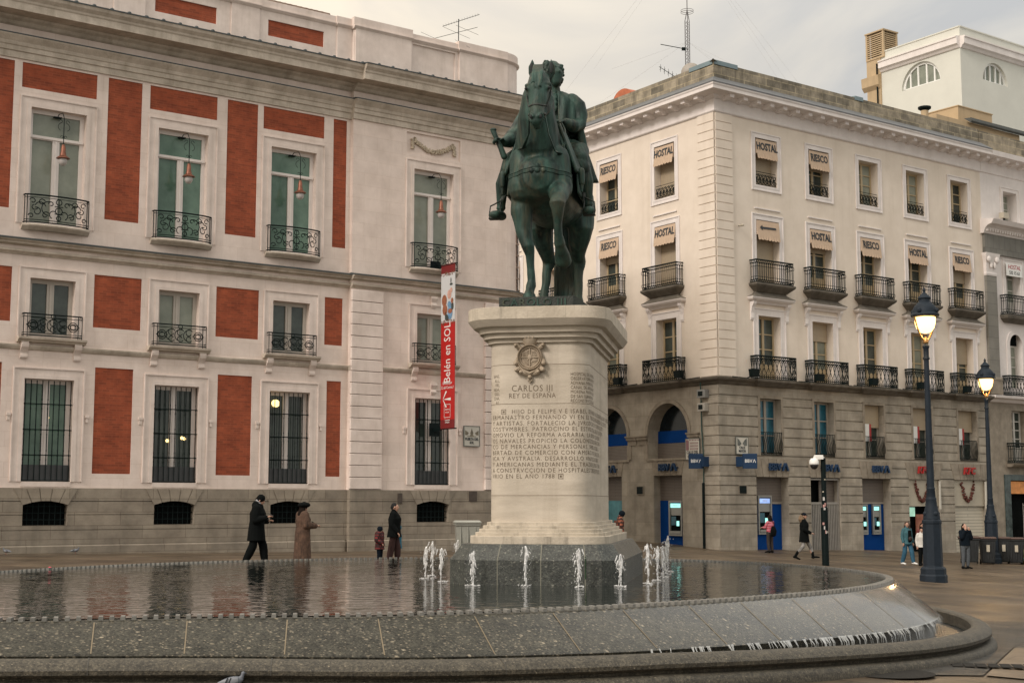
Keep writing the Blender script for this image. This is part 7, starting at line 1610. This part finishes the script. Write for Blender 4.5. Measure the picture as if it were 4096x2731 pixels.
# person at the cash machine
F_ = person('person in a red and pink striped top with a black bag, facing the cash machine', 11.15, 61.6, PI+R(36.5), 1.60, dict(elR=(-.24, -.08, 1.18), wrR=(-.14, -.32, 1.20), hdR=(0, -1, .1), elL=(.24, -.08, 1.18), wrL=(.16, -.30, 1.18), hdL=(0, -1, 0)))
top(F_, mat('striped_top', (.42, .035, .05), .8, .05, 6., brick=(9., .12, .045, (1.2, 4.5, 4.), .25)), 'striped_top', .95, 1.05); legs(F_, hexm('brown_trousers', (.03, .02, .015)), wide=1.1); shoes(F_, black); hair(F_, hair_d, .12, 1.1)
fb = thing('shoulder_bag', 'black bag on the back of the person in the striped top', 'bag', world(F_['o'], (.0, .22, 1.02)), PI+R(36.5)); b = MB(); b.loft([(0, 0, -.16), (0, .01, 0), (0, 0, .15)], [(.15, .08), (.17, .10), (.12, .06)], 12, (0, 1, 0)); b.build('bag_body', black, fb, smooth=True)
MB().tube([(-.12, -.04, .12), (-.16, -.10, .35), (-.05, -.12, .42)], .012, 5).build('strap', black, fb)
# walker in a black parka
G_ = person('person in a black parka with fur hood, cap and patterned trousers, striding right', 10.45, 51.0, R90-.1, 1.66, dict(kneeL=(.10, -.22, .50), ankL=(.10, -.34, .12), toeL=(.11, -.52, .10), kneeR=(-.10, .06, .50), ankR=(-.10, .36, .14), toeR=(-.11, .22, .03), face=(-.3, -1, -.1), elR=(-.26, .02, 1.14), wrR=(-.24, -.22, 1.0), hdR=(0, -1, -.2), elL=(.25, .06, 1.14), wrL=(.23, -.1, .98)))
top(G_, black, 'parka', .66, 1.18, True, 1.1, .075); legs(G_, mat('patterned_trousers', (.02, .02, .02), .8, .1, 3., col2=(.5, .48, .45)), r=.95, end=.42); shoes(G_, black, 'boot', .35); hair(G_, hair_d); cap(G_, navyc, 'cap', 'cap')
b = MB(); b.loft([(0, .06, 1.46), (0, .09, 1.53), (0, .08, 1.58)], [(.15, .11), (.155, .12), (.12, .10)], 14, (0, 1, 0)); fuse(b, 'fur_hood', furc, G_['o'], .016, 1, .4, disp=lambda c: .008*np.sin(c[:, 0]*90)*np.sin(c[:, 2]*80))
b = MB(); b.ball((.26, .02, 1.12), (.08, .09, .10), 10); fuse(b, 'fur_bag', furc, G_['o'], .016, 1, .4)
# girl in teal jacket, boy in white jacket, figure behind the lamp
Hh = person('long-haired girl in a teal jacket and wide blue jeans, walking towards the right', 14.85, 53.6, R(25), 1.60, dict(kneeL=(.11, -.14, .50), ankL=(.12, -.20, .10), toeL=(.14, -.38, .05), kneeR=(-.11, .04, .5), ankR=(-.13, .18, .09), toeR=(-.15, .0, .04), face=(-.7, -1, 0)))
legs(Hh, hexm('blue_jeans', (.02, .09, .15)), wide=1.3); top(Hh, hexm('teal_jacket', (.03, .10, .12)), 'open_jacket', .84, 1.04); shoes(Hh, whitem); hair(Hh, hexm('brown_hair', (.05, .028, .018)), .30, 1.05)
b = MB(); b.loft([(0, -.16, .95), (0, -.17, 1.38)], [(.09, .03), (.08, .03)], 12, (0, 1, 0)); b.build('black_top', black, Hh['o'], smooth=True); b = MB(); b.ball((.0, -.21, 1.06), (.10, .05, .09), 12); b.build('belt_bag', hexm('brown_bag', (.03, .015, .012)), Hh['o'], smooth=True)
I_ = person('boy in a white jacket with black hair and black trousers, beside the nearer lamp', 15.28, 53.2, R(10), 1.42, dict(face=(-.6, -1, -.15)))
legs(I_, black); top(I_, mat('white_jacket', (.52, .50, .46), .7, .1, 3.), 'white_jacket', .85, 1.15); shoes(I_, black); hair(I_, hair_d, 0, 1.1)
b = MB(); b.box(-.03, .14, -.19, -.12, 1.30, 1.36); b.build('yellow_patch', mat('yellow_cloth', (.5, .3, .03), .7, .1, 3.), I_['o'])
J_ = person('person in dark red, mostly hidden behind the nearer lamp post', 15.85, 55.0, R(0), 1.6, {}); legs(J_, black); top(J_, hexm('dark_red_cloth', (.12, .02, .02)), 'jacket', .8); shoes(J_, black); hair(J_, hair_d, .15)
# person holding both hands up to the face
K_ = person('person in a dark jacket and grey jeans, both hands raised to the face', 16.80, 52.9, R(18), 1.66, dict(head=(0, .0, 1.63), face=(0, -1, .25), elL=(.22, -.10, 1.20), wrL=(.10, -.18, 1.48), hdL=(-.35, -.1, 1), elR=(-.22, -.10, 1.20), wrR=(-.10, -.18, 1.48), hdR=(.35, -.1, 1)))
legs(K_, hexm('grey_jeans', (.07, .08, .09)), wide=.95); top(K_, navyc, 'dark_jacket', .90, 1.15, True, 1., .072); shoes(K_, black, 'shoe'); hair(K_, hair_d, .05)
# ------------------------------------------------------------------ pigeons
pg = mat('pigeon_grey', (.12, .13, .15), .6, .2, 12.); pw = mat('pigeon_wing', (.22, .23, .25), .6, .1, 10.); pdk = mat('pigeon_dark', (.03, .035, .045), .5, .3, 10.)
def pigeon(x, y, z, rot, lab, s=1.):
    o = thing('pigeon', lab, 'pigeon', (x, y, z), rot, 'pigeons'); o.scale = (s, s, s); b = MB()
    b.loft([(-.13, 0, .10), (-.06, 0, .115), (.02, 0, .12), (.08, 0, .125), (.11, 0, .14)], [(.018, .03), (.05, .045), (.062, .06), (.05, .055), (.032, .035)], 14, (0, 0, 1)); b.loft([(.09, 0, .14), (.125, 0, .175), (.13, 0, .205)], [.034, .025, .022], 10); b.ball((.135, 0, .215), (.026, .021, .022), 10)
    b.loft([(-.10, 0, .10), (-.20, 0, .085)], [(.026, .012), (.034, .006)], 8, (0, 0, 1)); fuse(b, 'body', pg, o, .006, 2, .5)
    for sd in (-1, 1):
        w_ = MB(); w_.loft([(.07, sd*.050, .135), (.0, sd*.062, .130), (-.09, sd*.045, .115), (-.17, sd*.015, .10)], [(.010, .035), (.012, .045), (.010, .030), (.006, .008)], 10, (0, 0, 1)); w_.build('wing', pw, o, smooth=True)
        for xx in (-.02, -.06): MB().loft([(xx+.01, sd*.073, .165), (xx-.02, sd*.070, .10)], [(.008, .004)]*2, 6).build('wing_bar', pdk, o)
        l = MB().tube([(.02, sd*.022, .07), (.025, sd*.022, .0), (.05, sd*.022, .003)], .005, 5); l.build('leg', mat('pigeon_leg', (.3, .08, .07), .6, .1, 3.), o)
    MB().loft([(.155, 0, .215), (.178, 0, .206)], [.007, .003], 6).build('beak', pdk, o)
i0 = min(range(480), key=lambda i: abs(rim[i][0]+2.42)+(100 if rim[i][1] > 20 else 0)); pp = rim[i0]+nrm[i0]*1.47
pigeon(-2.86, pp[1]-.05, zs(*pp)-.285, .15, 'grey pigeon with barred pale wings on the kerb of the fountain', .82)
pigeon(-15.1+.25, 41.95, gz(-15, 41.8)+.01, 2.9, 'pale pigeon at the far left, at the foot of the palace', .8); pigeon(-13.2, 43.1, gz(-13.2, 43.)+.01, 0.2, 'dark-tailed pigeon feeding at the foot of the palace', .8)
cl = tag(MB().rings([[(r_*math.cos(a), r_*.6*math.sin(a), z) for a in np.linspace(0, 2*PI, 9)[:-1]] for r_, z in ((.02, 0), (.035, .01), (.012, .02))]).build('crumpled_wrapper', mat('pink_plastic', (.75, .10, .16), .5, .1, 3.), None, (-8.90, 27.52, .266)), 'small bright pink scrap lying on the toothed fountain edge', 'litter')
